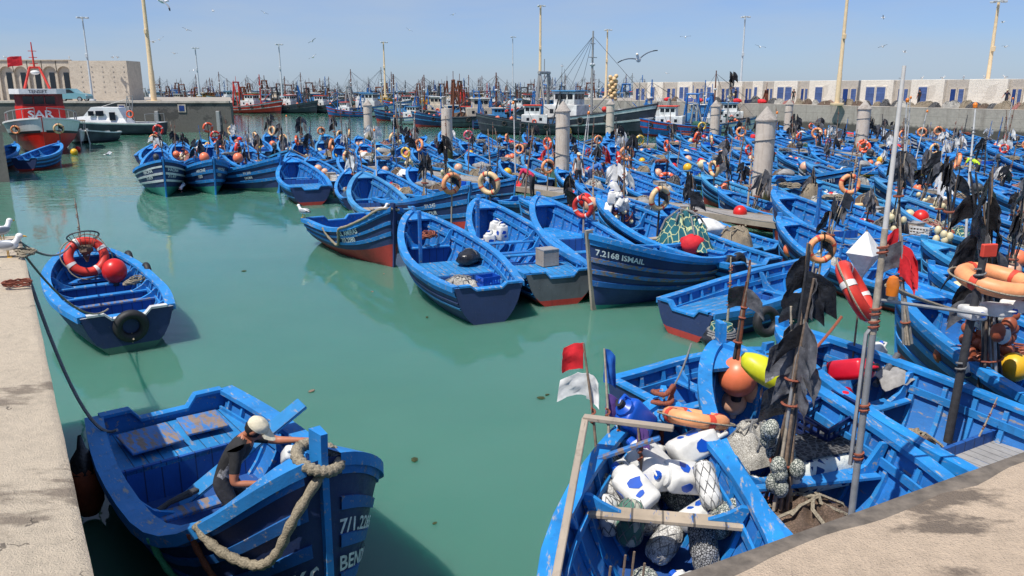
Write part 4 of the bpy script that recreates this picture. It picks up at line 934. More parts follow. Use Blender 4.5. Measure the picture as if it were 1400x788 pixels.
# B, the boat behind it with the red buoy
aB, hB = Vector((-10.42, 18.78, 0)), 126.2
Bt, HB = boat('open blue boat at the pier carrying a round red buoy and a red life ring', dict(side='navy', bottom='green_bottom', vb=.36, stripes=[(.9, .99, 'blue')], notch=.12, transom='navy', cap='white_stripe', decks=[(.82, .95, .42, 'blue')], thwarts=[(.12, .2, .2, 'blue_bright'), (.36, .24, .16, 'old_plank'), (.52, .26, .16, 'blue_bright'), (.72, .34, .2, 'blue_bright')], bulkheads=[(.36, .26, 'blue_wall'), (.52, .28, 'blue_wall'), (.72, .36, 'blue_wall')], gw=.15), aB, hB, dict(L=5.06, B=1.08, zs=.79, zb=1.32, tw=.77, p=3.6, q=.69, rake=.1, sh=3.8))
f_ = lambda px, py: at(px, py, 0)
boat('white striped boat lettered HACINA, its green keel at the edge of open water', dict(stripes=ST['white'], bottom='teal_bottom', vb=.40, **OPEN, letters=L2('HACINA', '7/1.419', .82, .985, .765, .615, .21)), f_(228, 270), -64, dict(L=6, B=1.25, zb=1.75, p=2.8, q=.7))
boat('dark boat hung with orange buoys beside the white striped HACINA boat', dict(stripes=ST['blue'], bottom='teal_bottom', vb=.38, **WORN, letters=L2('HFICINE', '1233', .86, .985, .76, .62, .18)), f_(296, 267), -60, dict(L=6, B=1.15, zb=1.7, p=2.8, q=.7))
boat('blue striped boat seen side on behind two orange buoys on the water', dict(stripes=ST['blue'], bottom='green_bottom', vb=.3, **OPEN, letters=L2('7/1.330', 'SALMA', .7, .96, .74, .6, .16)), f_(384, 264), -38, dict(L=6, B=1.1, zb=1.75))
a, h = bs((398, 216), 1.6, (446, 270), .8, 5.6)
boat('boat with a sky blue aft deck, its stern facing open water', dict(DECKED, stripes=ST['one'], bottom='red_bottom', vb=.34), a, h, dict(L=5.8, B=1.1, zb=1.6))
a, h = bs((496, 236), 1.6, (532, 288), .8, 5.6)
boat('boat with a tan plank deck and white rubbing strake behind the red keeled boat', dict(TAN, stripes=ST['white'], rail='sky_stripe'), a, h, dict(L=5.6, B=1.05, zb=1.6))
boat('red bottomed boat lettered EL AMIRAS with a heavy rope along its bow', dict(stripes=[(.62, .68, 'blue_bright'), (.78, .83, 'blue_bright'), (.93, .995, 'blue_bright')], vb=.5, bottom='red_bottom', **OPEN, letters=L2('EL AMIRAS', '7/1.2380', .64, .955, .84, .69, .19), stem='navy'), Vector((-3.36, 22.12, 0)), -58, dict(L=4.75, B=1.15, zs=.84, zb=1.72, tw=1.0, p=1.6, q=.5, sh=4.0, rake=.15))
boat('boat numbered 245 squeezed behind the boat carrying a green net', dict(stripes=ST['blue'], **WORN, letters=L2('7/1.245', 'NOUR', .7, .95, .74, .58, .18)), f_(640, 322), -52, dict(L=5.4, B=1.0, zb=1.75))
a, h = Vector((-2.77, 22.14, 0)), 112.2
G, HG = boat('bright blue boat with a green net heap and a small box on its stern', dict(stripes=ST['one'] + [(.66, .7, 'navy')], side='navy', bottom='navy', vb=.3, transom='navy', decks=[(.36, .62, .36, 'blue_deck'), (.0, .12, .2, 'blue_bright')], bulkheads=[(.36, .38, 'blue_wall'), (.76, .5, 'blue_wall')], thwarts=[(.76, .46, .3, 'blue_bright')], posts=[(.32, .35, .2, 1.95, .045, 'blue')], notch=.1), a, h, dict(L=6.0, B=1.16, zs=.85, zb=1.6, tw=.68, p=1.55, q=.67, sh=1.5))
a, h = bs((655, 273), 1.68, (786, 382), .8, 6)
Hb, HH = boat('long blue boat with white jugs in the bow and a wooden box aft', dict(stripes=ST['blue'], bottom='red_bottom', vb=.36, transom='grey_hull', decks=[(.02, .3, .2, 'blue_deck')], bulkheads=[(.3, .22, 'blue_wall')], thwarts=[(.42, .26, .2, 'blue_bright'), (.62, .34, .22, 'blue_bright'), (.56, .5, .2, 'blue')], posts=[(.1, .85, .7, 2.1, .05, 'blue')]), a, h, dict(L=6.4, B=1.12, zb=1.68))
a, h = bs((737, 270), 1.68, (838, 352), .8, 6)
boat('boat with a red ring amidships, between the wooden box boat and the ISMAIL boat', dict(stripes=ST['sky'], **CUDDY), a, h, dict(L=6.2, B=1.08, zb=1.7))
aI = at(806, 425, 0); hI = 221
I_, HI = boat('striped dark boat lettered 7.2168 ISMAIL with two black tyres hung aft', dict(stripes=[(.44, .50, 'stripe_blue'), (.58, .63, 'old_plank'), (.71, .76, 'old_plank'), (.90, .98, 'blue_bright')], bottom='teal_bottom', vb=.22, decks=[(.02, .2, .26, 'blue_deck'), (.52, .74, .42, 'tan_deck')], thwarts=[(.3, .26, .3, 'blue_bright'), (.52, .38, .22, 'blue_bright')], bulkheads=[(.52, .44, 'blue_wall')], stem='bare_wood', stem_up=.1, letters=[('7.2168 ISMAIL', 1, .985, .80, .20), ('7.2168 ISMAIL', -1, .62, .80, .20)]), aI, hI, dict(L=4.9, B=1.1, zs=.85, zb=1.8, p=2.5))
a, h = bs((822, 268), 1.68, (988, 347), .8, 6)
boat('boat with a teal patterned tarpaulin over its stern', dict(stripes=ST['blue'], **WORN), a, h, dict(L=6.6, B=1.1, zb=1.68))
a, h = Vector((7.3, 18.2, 0)), 35
boat('low boat with a sky blue deck lying before the black flag bundle', dict(DECKED, stripes=ST['one'], bottom='red_bottom', vb=.3), a, h, dict(L=4.6, B=.95, zs=.65, zb=1.1))
a, h = bs((1062, 262), 1.68, (1192, 330), .8, 6)
boat('boat loaded with pale grey sacks beside the weedy pile', dict(DECKED, stripes=ST['one'], posts=[(.0, .8, .7, 2.2, .05, 'blue')]), a, h, dict(L=6.2, B=1.12, zb=1.7))
boat('dark boat with a bright teal bottom and a thin pole at its stem', dict(stripes=ST['sky'], bottom='teal_bottom', vb=.46, **OPEN, letters=L2('7/1.711', 'OUM', .8, .95, .78, .64, .2), stem='stick_pale'), f_(1166, 288), -72, dict(L=6, B=1.2, zb=1.8))
boat('dark boat with yellow stripes lying side on in the far rows', dict(stripes=ST['yellow'], side='black_hull', bottom='black_hull', **OPEN), f_(1305, 252), 8, dict(L=6, B=1.1, zb=1.7))
# the foreground group under the quay on this side
aC = Vector((1.82, 8.89, 0))
C_, HC = boat('foreground blue boat filled with white jugs and netted floats', dict(stripes=ST['blue'], thwarts=[(.615, .22, .2, 'tan_deck')], decks=[(.02, .2, .5, 'blue_deck')], inner='blue', floor='blue_dark', breast=.9), aC, 80.4, dict(L=5.0, B=1.05, zs=.86, zb=1.34, p=1.63, q=.76, sh=1.2, rake=.2))
aD = at(988, 472, 1.62); aD.z = 0
D_, HD = boat('foreground boat holding an orange buoy and a lime buoy under its high bow', dict(stripes=ST['blue'], thwarts=[(.60, .4, .24, 'blue_bright'), (.3, .28, .22, 'blue_bright')], decks=[(.30, .56, .55, 'blue_dark')], stem_up=.3), aD, 101, dict(L=5.6, B=1.14, zs=.95, zb=1.62))
aE = at(1046, 452, 1.55); aE.z = 0
E_, HE = boat('foreground boat carrying red plastic drums and a worn plank deck aft', dict(stripes=ST['blue'], decks=[(.02, .56, .3, 'worn_deck')], bulkheads=[(.56, .34, 'blue_wall')], thwarts=[(.74, .4, .24, 'blue_bright')]), aE + Vector((.35, .1, 0)), 120, dict(L=6.0, B=1.08, zs=.95, zb=1.55))
aF = at(1236, 386, 1.65); aF.z = 0
F_, HF = boat('big boat with brown floats piled inside, beside the quay and the peach ring', dict(stripes=ST['blue'], thwarts=TH3, decks=[(.74, .9, .55, 'blue_deck')]), aF, 104, dict(L=6.8, B=1.2, zs=.95, zb=1.65))
M_, HM = boat('small blue skiff tucked behind the bow of the jug filled boat', dict(stripes=ST['one'], thwarts=[(.5, .26, .2, 'blue_bright')], notch=0, breast=.93), Vector((4.0, 11.75, 0)), 29, dict(L=2.5, B=.78, zs=.75, zb=1.0, draft=.3, tw=.95, rake=.1))
# two blue boats below the rescue boat
boat('blue boat moored under the red rescue boat, nearest the dark quay corner', dict(stripes=ST['blue'], bottom='red_bottom', **OPEN), at(20, 199, 1.3), 100, dict(L=4.7, B=.92, zb=1.4))
boat('blue boat with a yellow buoy moored under the red rescue boat', dict(stripes=ST['blue'], bottom='red_bottom', **OPEN), at(80, 198, 1.3), 95, dict(L=4.7, B=.95, zb=1.4))
# the crowd: one of each kind, then copies
KIND = [('blue boat with plain blue strakes', dict(stripes=ST['blue'], **OPEN)), ('boat with sky blue stripes', dict(stripes=ST['sky'], **CUDDY)), ('dark boat with white stripes', dict(stripes=ST['white'], **WORN)), ('boat with a sky blue deck', dict(DECKED, stripes=ST['one'])),
        ('boat with a tan plank deck', dict(TAN, stripes=ST['blue'], bottom='green_bottom')), ('dark boat with yellow stripes', dict(stripes=ST['yellow'], side='black_hull', **OPEN)), ('open boat with white rails', dict(stripes=ST['one'], rail='sky_stripe', cap='white_stripe', **OPEN)), ('boat with worn grey decking', dict(stripes=ST['blue'], bottom='teal_bottom', inner='blue_pale', **WORN)),
        ('boat with light blue inside planking', dict(stripes=ST['sky'], inner='blue_pale', rail='blue_pale', **CUDDY))]
names_ = ['7/1.245', '7/1.1108', 'SALAM', '7/1.930', 'NADIA', '7/1.77', 'ATLAS', '7/1.2051', 'AMAL']
KP = []
for i, (d_, c) in enumerate(KIND):
    c = dict(c); c['hull'] = dict(L=(5.6, 6.0, 5.8, 5.4, 5.8, 6.2, 5.6, 6.0, 5.7)[i], B=1.06, zb=(1.7, 1.75, 1.8, 1.55, 1.65, 1.75, 1.7, 1.7, 1.6)[i]); c['letters'] = [(names_[i], -1, .72, .74, .16), (names_[i], 1, .95, .74, .16)]
    KP.append((d_, Proto(lambda c=c: make_boat(c)[0]), c['hull']['L'], c['hull']['B']))
def inside(p, poly):
    x, y = p; r = False; n = len(poly)
    for i in range(n):
        (x1, y1), (x2, y2) = poly[i], poly[(i + 1) % n]
        if (y1 > y) != (y2 > y) and x < (x2 - x1) * (y - y1) / (y2 - y1) + x1: r = not r
    return r
for a, b in PONT: foot(((a + b) / 2), math.atan2((b - a).y, (b - a).x), (b - a).length, .72)
for p in PILES.values(): foot(p.location, 0, .8, .4)
POLY = [(-19, 39.5), (-24.5, 52), (-23, 63), (-10, 65), (2, 61), (12, 64), (20, 74), (29, 81), (40, 68), (47, 55), (40, 46), (28, 33), (19, 21), (14.5, 12.8), (9.6, 9.8), (9.6, 15), (6.5, 16.5), (5.2, 21), (3, 25), (-1, 29.5), (-5, 31), (-8.5, 38)]
HOLE = [(-17.5, 30), (-6.8, 30), (-7.8, 37.5), (-12, 40), (-17.5, 38)]
WATERGAP = [(12, 28), (15.5, 28), (15, 31), (12.5, 31)]
CROWD = []
cand = []
for base, step_u, step_w in ((116, 4.8, 1.78),):
    h = R(base); ax = Vector((math.cos(h), math.sin(h))); pr = Vector((ax.y, -ax.x))
    for i in range(-20, 34):
        for j in range(-46, 58): cand.append((ax * (i * step_u + (j % 3) * 1.3 + rng.uniform(-.7, .7)) + pr * j * step_w, base))
cand.sort(key=lambda q: q[0].y)
def put_boat(p, hd, tight=.3):
    i = rng.choices(range(9), (22, 16, 9, 12, 10, 3, 10, 9, 9))[0]; d_, pr, L_, B_ = KP[i]; s_ = rng.uniform(.76, .88); h = R(hd)
    if not inside((p.x, p.y), POLY) or inside((p.x, p.y), HOLE) or inside((p.x, p.y), WATERGAP): return False
    u, v_ = pj((p.x, p.y, .8))
    if u > 1460 or not clear(p, h, L_ * s_, B_ * s_, tight): return False
    o = pr.put((p.x, p.y, rng.uniform(-.05, .04)), h, s_); o.rotation_euler = (R(rng.uniform(-2, 2)), R(rng.uniform(-1, 1)), h); foot(p, h, L_ * s_, B_ * s_); CROWD.append((o, L_ * s_, B_ * s_, h)); tag(o, None, 'fishing boat', BG, d_); return True
for p, base in cand:
    hd = base + rng.gauss(0, 7) + (180 if rng.random() < .16 else 0)
    put_boat(p, hd)
for k in range(7000):                      # odd corners filled with boats lying their own way
    p = Vector((rng.uniform(-25, 48), rng.uniform(12, 80))); put_boat(p, rng.choice((116, 116, 60, -70, 150, 25, 100)) + rng.gauss(0, 10), .4)
for k in range(9000):
    p = Vector((rng.uniform(-25, 48), rng.uniform(12, 80))); put_boat(p, rng.choice((116, 116, 110, 125, -64, 95)) + rng.gauss(0, 8), .62)
print('crowd boats', len(CROWD))
# ------------------------------------------------------------------ more gear: ring stands, poles, ropes
def make_ringstand(mat, seed, h=1.5):
    def f():
        o = empty('life_ring_stand'); m = mb('stick_dark' if seed % 2 else 'bare_wood'); m.tube([(0, 0, -.3), (.03, .02, h * .5), (.0, .0, h)], [.035, .03, .022], 6); m.build('post', o, smooth=60)
        X = XF((.05, 0, h - .42), ry=math.pi / 2 + .12); m = mb(mat); m.torus(.29, .08, 24, 9, X); m.build('foam_ring', o, smooth=60); k = mb('band_red' if 'peach' in mat or 'pale' in mat else 'band')
        for i in range(4): k = mb('band_red' if 'peach' in mat or 'pale' in mat else 'band'); k.torus(.29, .086, 3, 9, X, a0=i * math.pi / 2 + .35, a1=i * math.pi / 2 + .52); k.build('band', o, smooth=60); q = mb('rope_grey'); q.torus(.10, .02, 10, 5, XF((.06, 0, h - .12), rx=math.pi / 2)); q.build('lashing', o, smooth=60)
        if seed % 3 == 0: fl = mb('black_plastic'); flag_sheet(fl, (0, 0, h), .35, .4, seed, .005, 1.0, .8); fl.build('flag', o, smooth=70)
        return o
    return Proto(f)
RST = {k: make_ringstand('ring_' + k, i) for i, k in enumerate(('peach', 'orange', 'red', 'pale', 'yellow', 'pink'))}
def make_pole(mat, h, seed):
    def f():
        o = empty('pole'); m = mb(mat); m.tube([(0, 0, -.4), (.02, .01, h * .5), (-.01, .02, h)], [.035, .03, .018], 7); m.build('shaft', o, smooth=60)
        for z in (.35, .6, .8): k = mb('rope_rust' if seed % 2 else 'rope_grey'); k.tube([(.042 * math.cos(i * .9), .042 * math.sin(i * .9), h * z + i * .012) for i in range(16)], .012, 5); k.build('lashing', o, smooth=60)
        if seed == 2: c = mb('amber'); c.lathe([(.05, 0), (.06, .08), (.03, .13), (0, .14)], 10, XF((0, 0, h))); c.build('beacon', o)
        return o
    return Proto(f)
POLES = [make_pole('stick_dark', 2.2, 0), make_pole('stick', 2.6, 1), make_pole('pole_white', 3.2, 2), make_pole('stick_pale', 1.9, 3), make_pole('steel_blue', 2.0, 4)]
def rope(a, b, sag, r=.014, mat='rope_grey', lab=None, n=14, auto=None):
    a, b = Vector(a), Vector(b); m = mb(mat); c = (a + b) / 2; pts = []
    for i in range(n + 1):
        u = i / n; p = a.lerp(b, u) - c; p.z -= sag * 4 * u * (1 - u); pts.append(p)
    m.tube(pts, r, 6); o = m.build('mooring_rope', loc=c, smooth=60); tag(o, lab, 'rope', 'mooring ropes', auto); return o
def rope_pts(pts, r, mat, lab, name='rope'):
    # a thick laid rope through points, smoothed
    P_ = [Vector(p) for p in pts]; out_ = []
    for i in range(len(P_) - 1):
        p0, p1, p2, p3 = P_[max(i - 1, 0)], P_[i], P_[i + 1], P_[min(i + 2, len(P_) - 1)]
        for k in range(7):
            t = k / 7; out_.append(.5 * ((2 * p1) + (p2 - p0) * t + (2 * p0 - 5 * p1 + 4 * p2 - p3) * t * t + (3 * p1 - p0 - 3 * p2 + p3) * t ** 3))
    out_.append(P_[-1]); c = sum(out_, Vector()) / len(out_); m = mb(mat); q = [p - c for p in out_]
    m.tube(q, [r * (1 + .16 * math.sin(i * 2.1)) for i in range(len(q))], 8); o = m.build(name, loc=c, smooth=70); tag(o, lab, 'rope'); return o
GB = {'bundle': 'marker flags in the boats', 'ring': 'life rings', 'buoy': 'round buoys', 'can': 'plastic jerrycans', 'heap': 'heaps of fishing net', 'float': 'strings of floats', 'crate': 'fish crates', 'sack': 'sacks and tarpaulins', 'coil': 'coils of rope', 'pole': 'poles standing in the boats', 'tyre': 'tyre fenders'}
def gw_(k): return GEARWORDS.get(k, k)
def put_gear(kind, p, rz=None, sc1=None, col=None, label=None, rot=None):
    rz = rng.uniform(0, 6.28) if rz is None else rz
    if kind == 'bundle':
        col = col or rng.choices(('black', 'white', 'brown', 'red', 'bare'), (6, 3, 2, 1, 2))[0]; o = rng.choice(BUNDLES[col]).put(p, rz, sc1 or rng.uniform(.7, 1.05), rot); b = {'black': 'bundle of black flags', 'white': 'bundle of white flags', 'brown': 'black flags over brown floats', 'red': 'bundle of red flags', 'bare': 'bundle of grey flags'}[col]; c = 'flag bundle'
    elif kind == 'ringstand':
        col = col or rng.choices(('peach', 'orange', 'red', 'pale', 'yellow', 'pink'), (6, 4, 3, 4, 1, 1))[0]; o = RST[col].put(p, rz, sc1 or rng.uniform(.8, 1.1), rot); b = gw_(col) + ' ring on a post'; c = 'life ring'; kind = 'ring'
    elif kind == 'ring':
        col = col or rng.choice(('peach', 'orange', 'red', 'pale')); o = RINGS[col].put(p, rz, sc1 or 1, rot or (rng.uniform(-.5, .5), rng.uniform(-.5, .5), rz)); b = gw_(col) + ' ring lying loose'; c = 'life ring'
    elif kind == 'buoy':
        col = col or rng.choices(('orange', 'red', 'yellow', 'peach', 'cream', 'lime'), (5, 4, 1.2, 4, 3, .4))[0]; o = BUOYS[col].put(p, rz, sc1 or rng.uniform(.75, 1.25), rot); b = f'{gw_(col)} ball buoy'; c = 'buoy'
    elif kind == 'can':
        col = col or rng.choices(('white', 'marked', 'blue', 'red', 'yellow'), (6, 2, 3, 1, 1.4))[0]; o = CANS[col].put(p, rz, sc1 or rng.uniform(.9, 1.2), rot or (rng.choice((0, 0, 1.5, .6)), rng.uniform(-.2, .2), rz)); b = f'{gw_(col)} jerrycan'; c = 'jerrycan'
    elif kind == 'heap':
        col = col or rng.choices(('tan', 'white', 'green', 'blue', 'pink', 'black', 'brown', 'teal'), (4, 3, 2, 2, 2, 4, 3, 1))[0]; o = HEAPS[col].put(p, rz, sc1 or (rng.uniform(.9, 1.4),) * 2 + (rng.uniform(.8, 1.3),), rot); b = f'heap of {gw_(col)} net'; c = 'net heap'
    elif kind == 'float':
        col = col or rng.choices(('cream', 'brown', 'white', 'netted'), (4, 2, 3, 2))[0]; o = FLOATS[col].put(p, rz, sc1 or rng.uniform(.9, 1.4), rot); b = f'string of {gw_(col)} floats'; c = 'floats'
    elif kind == 'crate': col = col or rng.choice(('navy', 'white', 'blue')); o = CRATES[col].put(p, rz, sc1 or 1, rot); b = f'{col} fish crate'; c = 'crate'
    elif kind == 'box': o = WOODBOX.put(p, rz, sc1 or 1, rot); b = 'grey wooden box'; c = 'box'; kind = 'crate'
    elif kind == 'sack': col = col or rng.choice(('grey', 'white', 'blue', 'red', 'grey')); o = SACKS[col].put(p, rz, sc1 or rng.uniform(.9, 1.5), rot); b = f'{col} cloth sack'; c = 'sack'
    elif kind == 'coil': o = COILS[rng.randrange(3)].put(p, rz, sc1 or 1.2, rot); b = 'coil of rope'; c = 'rope'
    elif kind == 'tyre': o = TYRE.put(p, rz, sc1 or 1, rot); b = 'black tyre hung outside'; c = 'tyre'
    elif kind == 'motor': o = MOTOR.put(p, rz, sc1 or 1, rot); b = 'dark outboard motor'; c = 'motor'; 
    elif kind == 'pole': i = col if col is not None else rng.choices(range(5), (4, 3, 2, 3, 2))[0]; o = POLES[i].put(p, rz, sc1 or rng.uniform(.8, 1.25), rot or (rng.uniform(-.12, .12), rng.uniform(-.12, .12), rz)); b = ('dark rope bound pole', 'brown pole', 'white pole with a beacon', 'pale wooden pole', 'blue steel pole')[i]; c = 'pole'
    tag(o, label, c, GB.get(kind), None if label else b); return o
def hp(o, H, t, v, sd, off=.05): p = H.o(t, v, sd) + H.nrm(min(t, .97), min(v, .98), sd) * off; return Vector(loc_(o, p.x, p.y, p.z))
def loc_(o, x, y, z): h = o.rotation_euler.z; return (o.location.x + math.cos(h) * x - math.sin(h) * y, o.location.y + math.sin(h) * x + math.cos(h) * y, z)
for o, L_, B_, h in CROWD:
    P_ = lambda t, y, z: loc_(o, (t - .5) * L_, y * B_, z)
    r = rng.random
    if r() < .48: put_gear('bundle', P_(rng.uniform(.55, .72), rng.uniform(-.3, .3), .2), rot=(rng.uniform(-.18, .18), rng.uniform(-.18, .18), rng.uniform(0, 6)))
    if r() < .29: put_gear('ringstand', P_(rng.choice((.86, .8, .12, .3)), rng.uniform(-.4, .4), .55))
    elif r() < .3: put_gear('ring', P_(rng.uniform(.3, .8), rng.uniform(-.4, .4), .62))
    if r() < .85: put_gear('heap', P_(rng.uniform(.22, .42), rng.uniform(-.2, .2), .42), h)
    if r() < .5: put_gear('heap', P_(rng.uniform(.6, .7), rng.uniform(-.2, .2), .3), h)
    for k in range(rng.choices((0, 1, 2, 3), (5, 4, 2, 1))[0]): put_gear('buoy', P_(rng.uniform(.62, .88), rng.uniform(-.5, .5), .55 + .1 * k))
    if r() < .42:
        for k in range(rng.choice((2, 3))): put_gear('can', P_(.72 + .05 * k, rng.uniform(-.4, .4), .42))
    if r() < .65: put_gear('float', P_(rng.uniform(.45, .62), rng.uniform(-.4, .4), .5))
    if r() < .22: put_gear('crate', P_(rng.uniform(.1, .5), rng.uniform(-.4, .4), .55), h + .3)
    if r() < .12: put_gear('box', P_(rng.uniform(.1, .5), rng.uniform(-.4, .4), .5), h)
    if r() < .45: put_gear('sack', P_(rng.uniform(.15, .75), rng.uniform(-.3, .3), .5))
    if r() < .75: put_gear('pole', P_(rng.uniform(.2, .85), rng.uniform(-.7, .7), .55))
    for k in range(rng.choices((0, 1, 2), (5, 3, 2))[0]): put_gear('tyre', P_(rng.uniform(.25, .55), rng.choice((-1, 1)) * 1.04, .5), rot=(math.pi / 2, 0, h), sc1=.8)
    if r() < .2: put_gear('coil', P_(.9, 0, 1.25))
    if r() < .10: put_gear('motor', P_(.02, 0, .82), h + math.pi)
    if r() < .28:
        a = Vector(P_(.97, 0, 1.6)); b = a + Vector((rng.uniform(-4, 4), rng.uniform(-3, 3), -.7)); rope(a, b, rng.uniform(.1, .4), .016, rng.choice(('rope_grey', 'rope_tan')), auto='thin slack rope')
# ------------------------------------------------------------------ things in the boats along the open water
def px_gear(kind, px, py, z, **k): return put_gear(kind, at(px, py, z), **k)
for px, py, z, col in ((24, 196, 1.0, 'peach'), (83, 197, 1.0, 'pale'), (219, 200, 1.2, 'red'), (286, 196, 1.4, 'orange'), (296, 206, 1.3, 'red'), (212, 208, .9, 'peach'), (440, 196, .9, 'peach'), (617, 296, 1.1, 'peach'), (670, 300, 1.1, 'pale'), (748, 258, .9, 'peach'), (797, 330, .7, 'red'), (898, 322, .8, 'pale'), (556, 232, .8, 'yellow'), (640, 205, .8, 'pink'), (817, 210, .9, 'peach'), (873, 215, .9, 'yellow'), (1258, 200, .9, 'peach'), (1115, 205, .9, 'peach')):
    px_gear('ringstand', px, py, z - .1, col=col, rz=rng.uniform(-2.2, -.9))
for px, py, z, col, s_ in ((280, 222, 1.2, 'orange', 1.25), (326, 223, 1.1, 'orange', 1.3), (329, 250, -.05, 'red', 1.1), (338, 259, -.05, 'orange', 1.25), (387, 192, 1, 'yellow', 1.2), (800, 284, 1.1, 'red', 1.2), (808, 290, 1.1, 'peach', 1.2), (102, 213, -.05, 'yellow', 1.3), (107, 208, -.05, 'red', 1.1), (1011, 300, .5, 'red', 1.2), (870, 168, 1.2, 'red', 1.3), (1100, 235, 1, 'peach', 1.2), (968, 238, 1, 'peach', 1.3), (960, 232, 1, 'cream', 1.2)):
    px_gear('buoy', px, py, z, col=col, sc1=s_)
for px, py, z, col in ((413, 205, .6, 'black'), (458, 200, .6, 'black'), (370, 198, .6, 'black'), (512, 225, .5, 'white'), (560, 232, .5, 'black'), (545, 205, .6, 'black'), (582, 290, .4, 'brown'), (610, 250, .4, 'black'), (862, 250, .5, 'black'), (1085, 195, .6, 'black'), (1188, 205, .6, 'black'), (1225, 300, .5, 'black'), (1280, 300, .5, 'black'), (845, 305, .4, 'white')):
    px_gear('bundle', px, py, z, col=col, sc1=1.05)
for k_, (x_, y_, z_, col) in enumerate(((1.5, .25, .62, 'marked'), (1.75, .05, .74, 'white'), (1.45, -.15, .68, 'marked'), (1.2, .3, .5, 'marked'), (1.7, .3, .55, 'white'), (1.95, -.1, .8, 'marked'))): put_gear('can', loc_(Hb, x_, y_, z_), col=col, sc1=1.3)
px_gear('can', 740, 326, .5, col='yellow', sc1=1.3, rot=(1.4, 0, .4))
put_gear('box', at(748, 362, .62), .5, label='square wooden box standing on the aft deck of the white jug boat')
put_gear('heap', loc_(G, -1.5, .12, .3), G.rotation_euler.z, (1.35, 1.35, .9), 'white', label='pale camouflage net heaped on the stern of the bright blue boat')
put_gear('sack', loc_(G, .1, -.62, .62), 1.2, 1.15, 'black', label='dark wrapped bundle lying against the bright blue rail')
put_gear('crate', loc_(G, -1.75, -.45, .35), .6, (.8, .8, 1.4), 'blue', label='bright blue bin on the stern beside the pale net')
put_gear('coil', loc_(G, 1.6, .0, 1.08), 0, 1.0, label='green and grey rope coil in the bow of the bright blue boat')
for k, x in enumerate((-2.35, -1.95)): put_gear('tyre', hp(I_, HI, (.1, .2)[k], .82, 1, .08), rot=(math.pi / 2, 0, I_.rotation_euler.z), sc1=1.15, label=('black tyre at the very stern of the ISMAIL boat', 'black tyre second from the stern of the ISMAIL boat')[k])
# tarpaulin bundle with a teal pattern
put_gear('heap', at(935, 335, .7), 2.0, (2.2, 1.4, 2.0), 'teal', label='teal patterned tarpaulin heaped over gear behind the ISMAIL boat')
put_gear('sack', at(948, 345, .6), 1.0, 1.5, 'red', label='dark sack under the teal patterned tarpaulin')
for i in range(3): put_gear('float', at(842 - 3 * i, 296 + 8 * i, 1.0 - .2 * i), sc1=1.1, col='cream')
put_gear('heap', at(1120, 290, .75), .6, (2.2, 1.0, 1.2), 'white', label='long pale grey sack of net beside the weedy pile')
put_gear('heap', at(1108, 276, .9), .6, (1.2, 1.0, 1.3), 'tan', label='tan sack of net atop the long grey one')
# El Amiras: rope along the bow, gulls on the rail
ELA = [o for o in bpy.data.objects if o.get('label', '').startswith('red bottomed boat lettered')][0]; HE_ = Hull(L=4.75, B=1.15, zs=.84, zb=1.72, tw=1.0, p=1.6, q=.5, sh=4.0, rake=.15)
rope_pts([hp(ELA, HE_, .45, 1.02, -1), hp(ELA, HE_, .5, .78, -1), hp(ELA, HE_, .56, .62, -1), hp(ELA, HE_, .62, .80, -1), hp(ELA, HE_, .66, 1.0, -1), hp(ELA, HE_, .75, 1.03, -1), hp(ELA, HE_, .88, 1.04, -1), hp(ELA, HE_, .97, 1.05, -1), hp(ELA, HE_, .995, .98, 1)], .04, 'rope_tan', 'thick tan rope looped along the bow of the EL AMIRAS boat', 'bow_rope')
def gull(p, rz, lab, s_=1.0, fly=False, rot=None, auto=None): o = (FLYGULL if fly else GULL).put(p, rz, s_, rot); tag(o, lab, 'gull', 'seagulls', auto); return o
gull(hp(ELA, HE_, .02, 1.02, -1, -.03) + Vector((0, 0, .03)), 2.5, 'seagull standing on the stern corner of the EL AMIRAS boat', 1.05); gull(hp(ELA, HE_, .25, 1.02, 1, -.03) + Vector((0, 0, .03)), .5, 'seagull standing amidships on the rail of the EL AMIRAS boat', 1.05)
gull(at(12, 352, 3.0), .3, 'white gull standing on the pier edge beside the mooring rope', .72); gull(at(4, 330, 3.0), 1.3, 'white gull standing at the far end of the pier', .72)
# ------------------------------------------------------------------ boat B and the pier
bB = lambda x, y, z: loc_(Bt, x, y, z)
put_gear('buoy', bB(1.05, -.42, .62), col='red', sc1=1.35, label='big round red buoy in the open boat by the pier')
put_gear('ring', bB(1.75, .02, 1.16), col='red', sc1=1.25, rot=(0, 1.15, Bt.rotation_euler.z + math.pi), label='big red life ring propped in the bow of the open boat by the pier')
o = empty('hoop_net', bB(1.9, .02, 1.42), Bt.rotation_euler.z); m = mb('steel_dark'); m.torus(.34, .018, 26, 6, XF((0, 0, .2), ry=.5)); m.build('hoop', o, smooth=60); m = mb('net_brown')
for i in range(16):
    a = i * math.pi / 8; X = XF((0, 0, .2), ry=.5); e = X @ Vector((.34 * math.cos(a), .34 * math.sin(a), 0)); m.tube([e, (.1 * math.cos(a) - .1, .1 * math.sin(a), -.15), (.02 * math.cos(a) - .16, .02 * math.sin(a), -.38)], .006, 4)
for q in (.75, .5, .3): m.torus(.34 * q, .005, 16, 4, XF((-.03 - .1 * (1 - q), 0, .2 - .42 * (1 - q)), ry=.5 * q))
m.ball((-.1, 0, -.1), .16, 10, 7, (1, 1, .8), .4, 3, 3); m.build('netting', o, smooth=60); tag(o, 'round hoop net on a dark iron ring standing in the bow of the open boat', 'fishing net')
put_gear('pole', bB(2.2, .05, 1.3), 0, .62, 3, label='thin pale pole rising from the bow behind the hoop net', rot=(0, 0, 0))
put_gear('tyre', bB(-2.58, -.02, .52), rot=(0, math.pi / 2 - .1, Bt.rotation_euler.z), sc1=1.2, label='black tyre hung on the transom of the open boat by the pier')
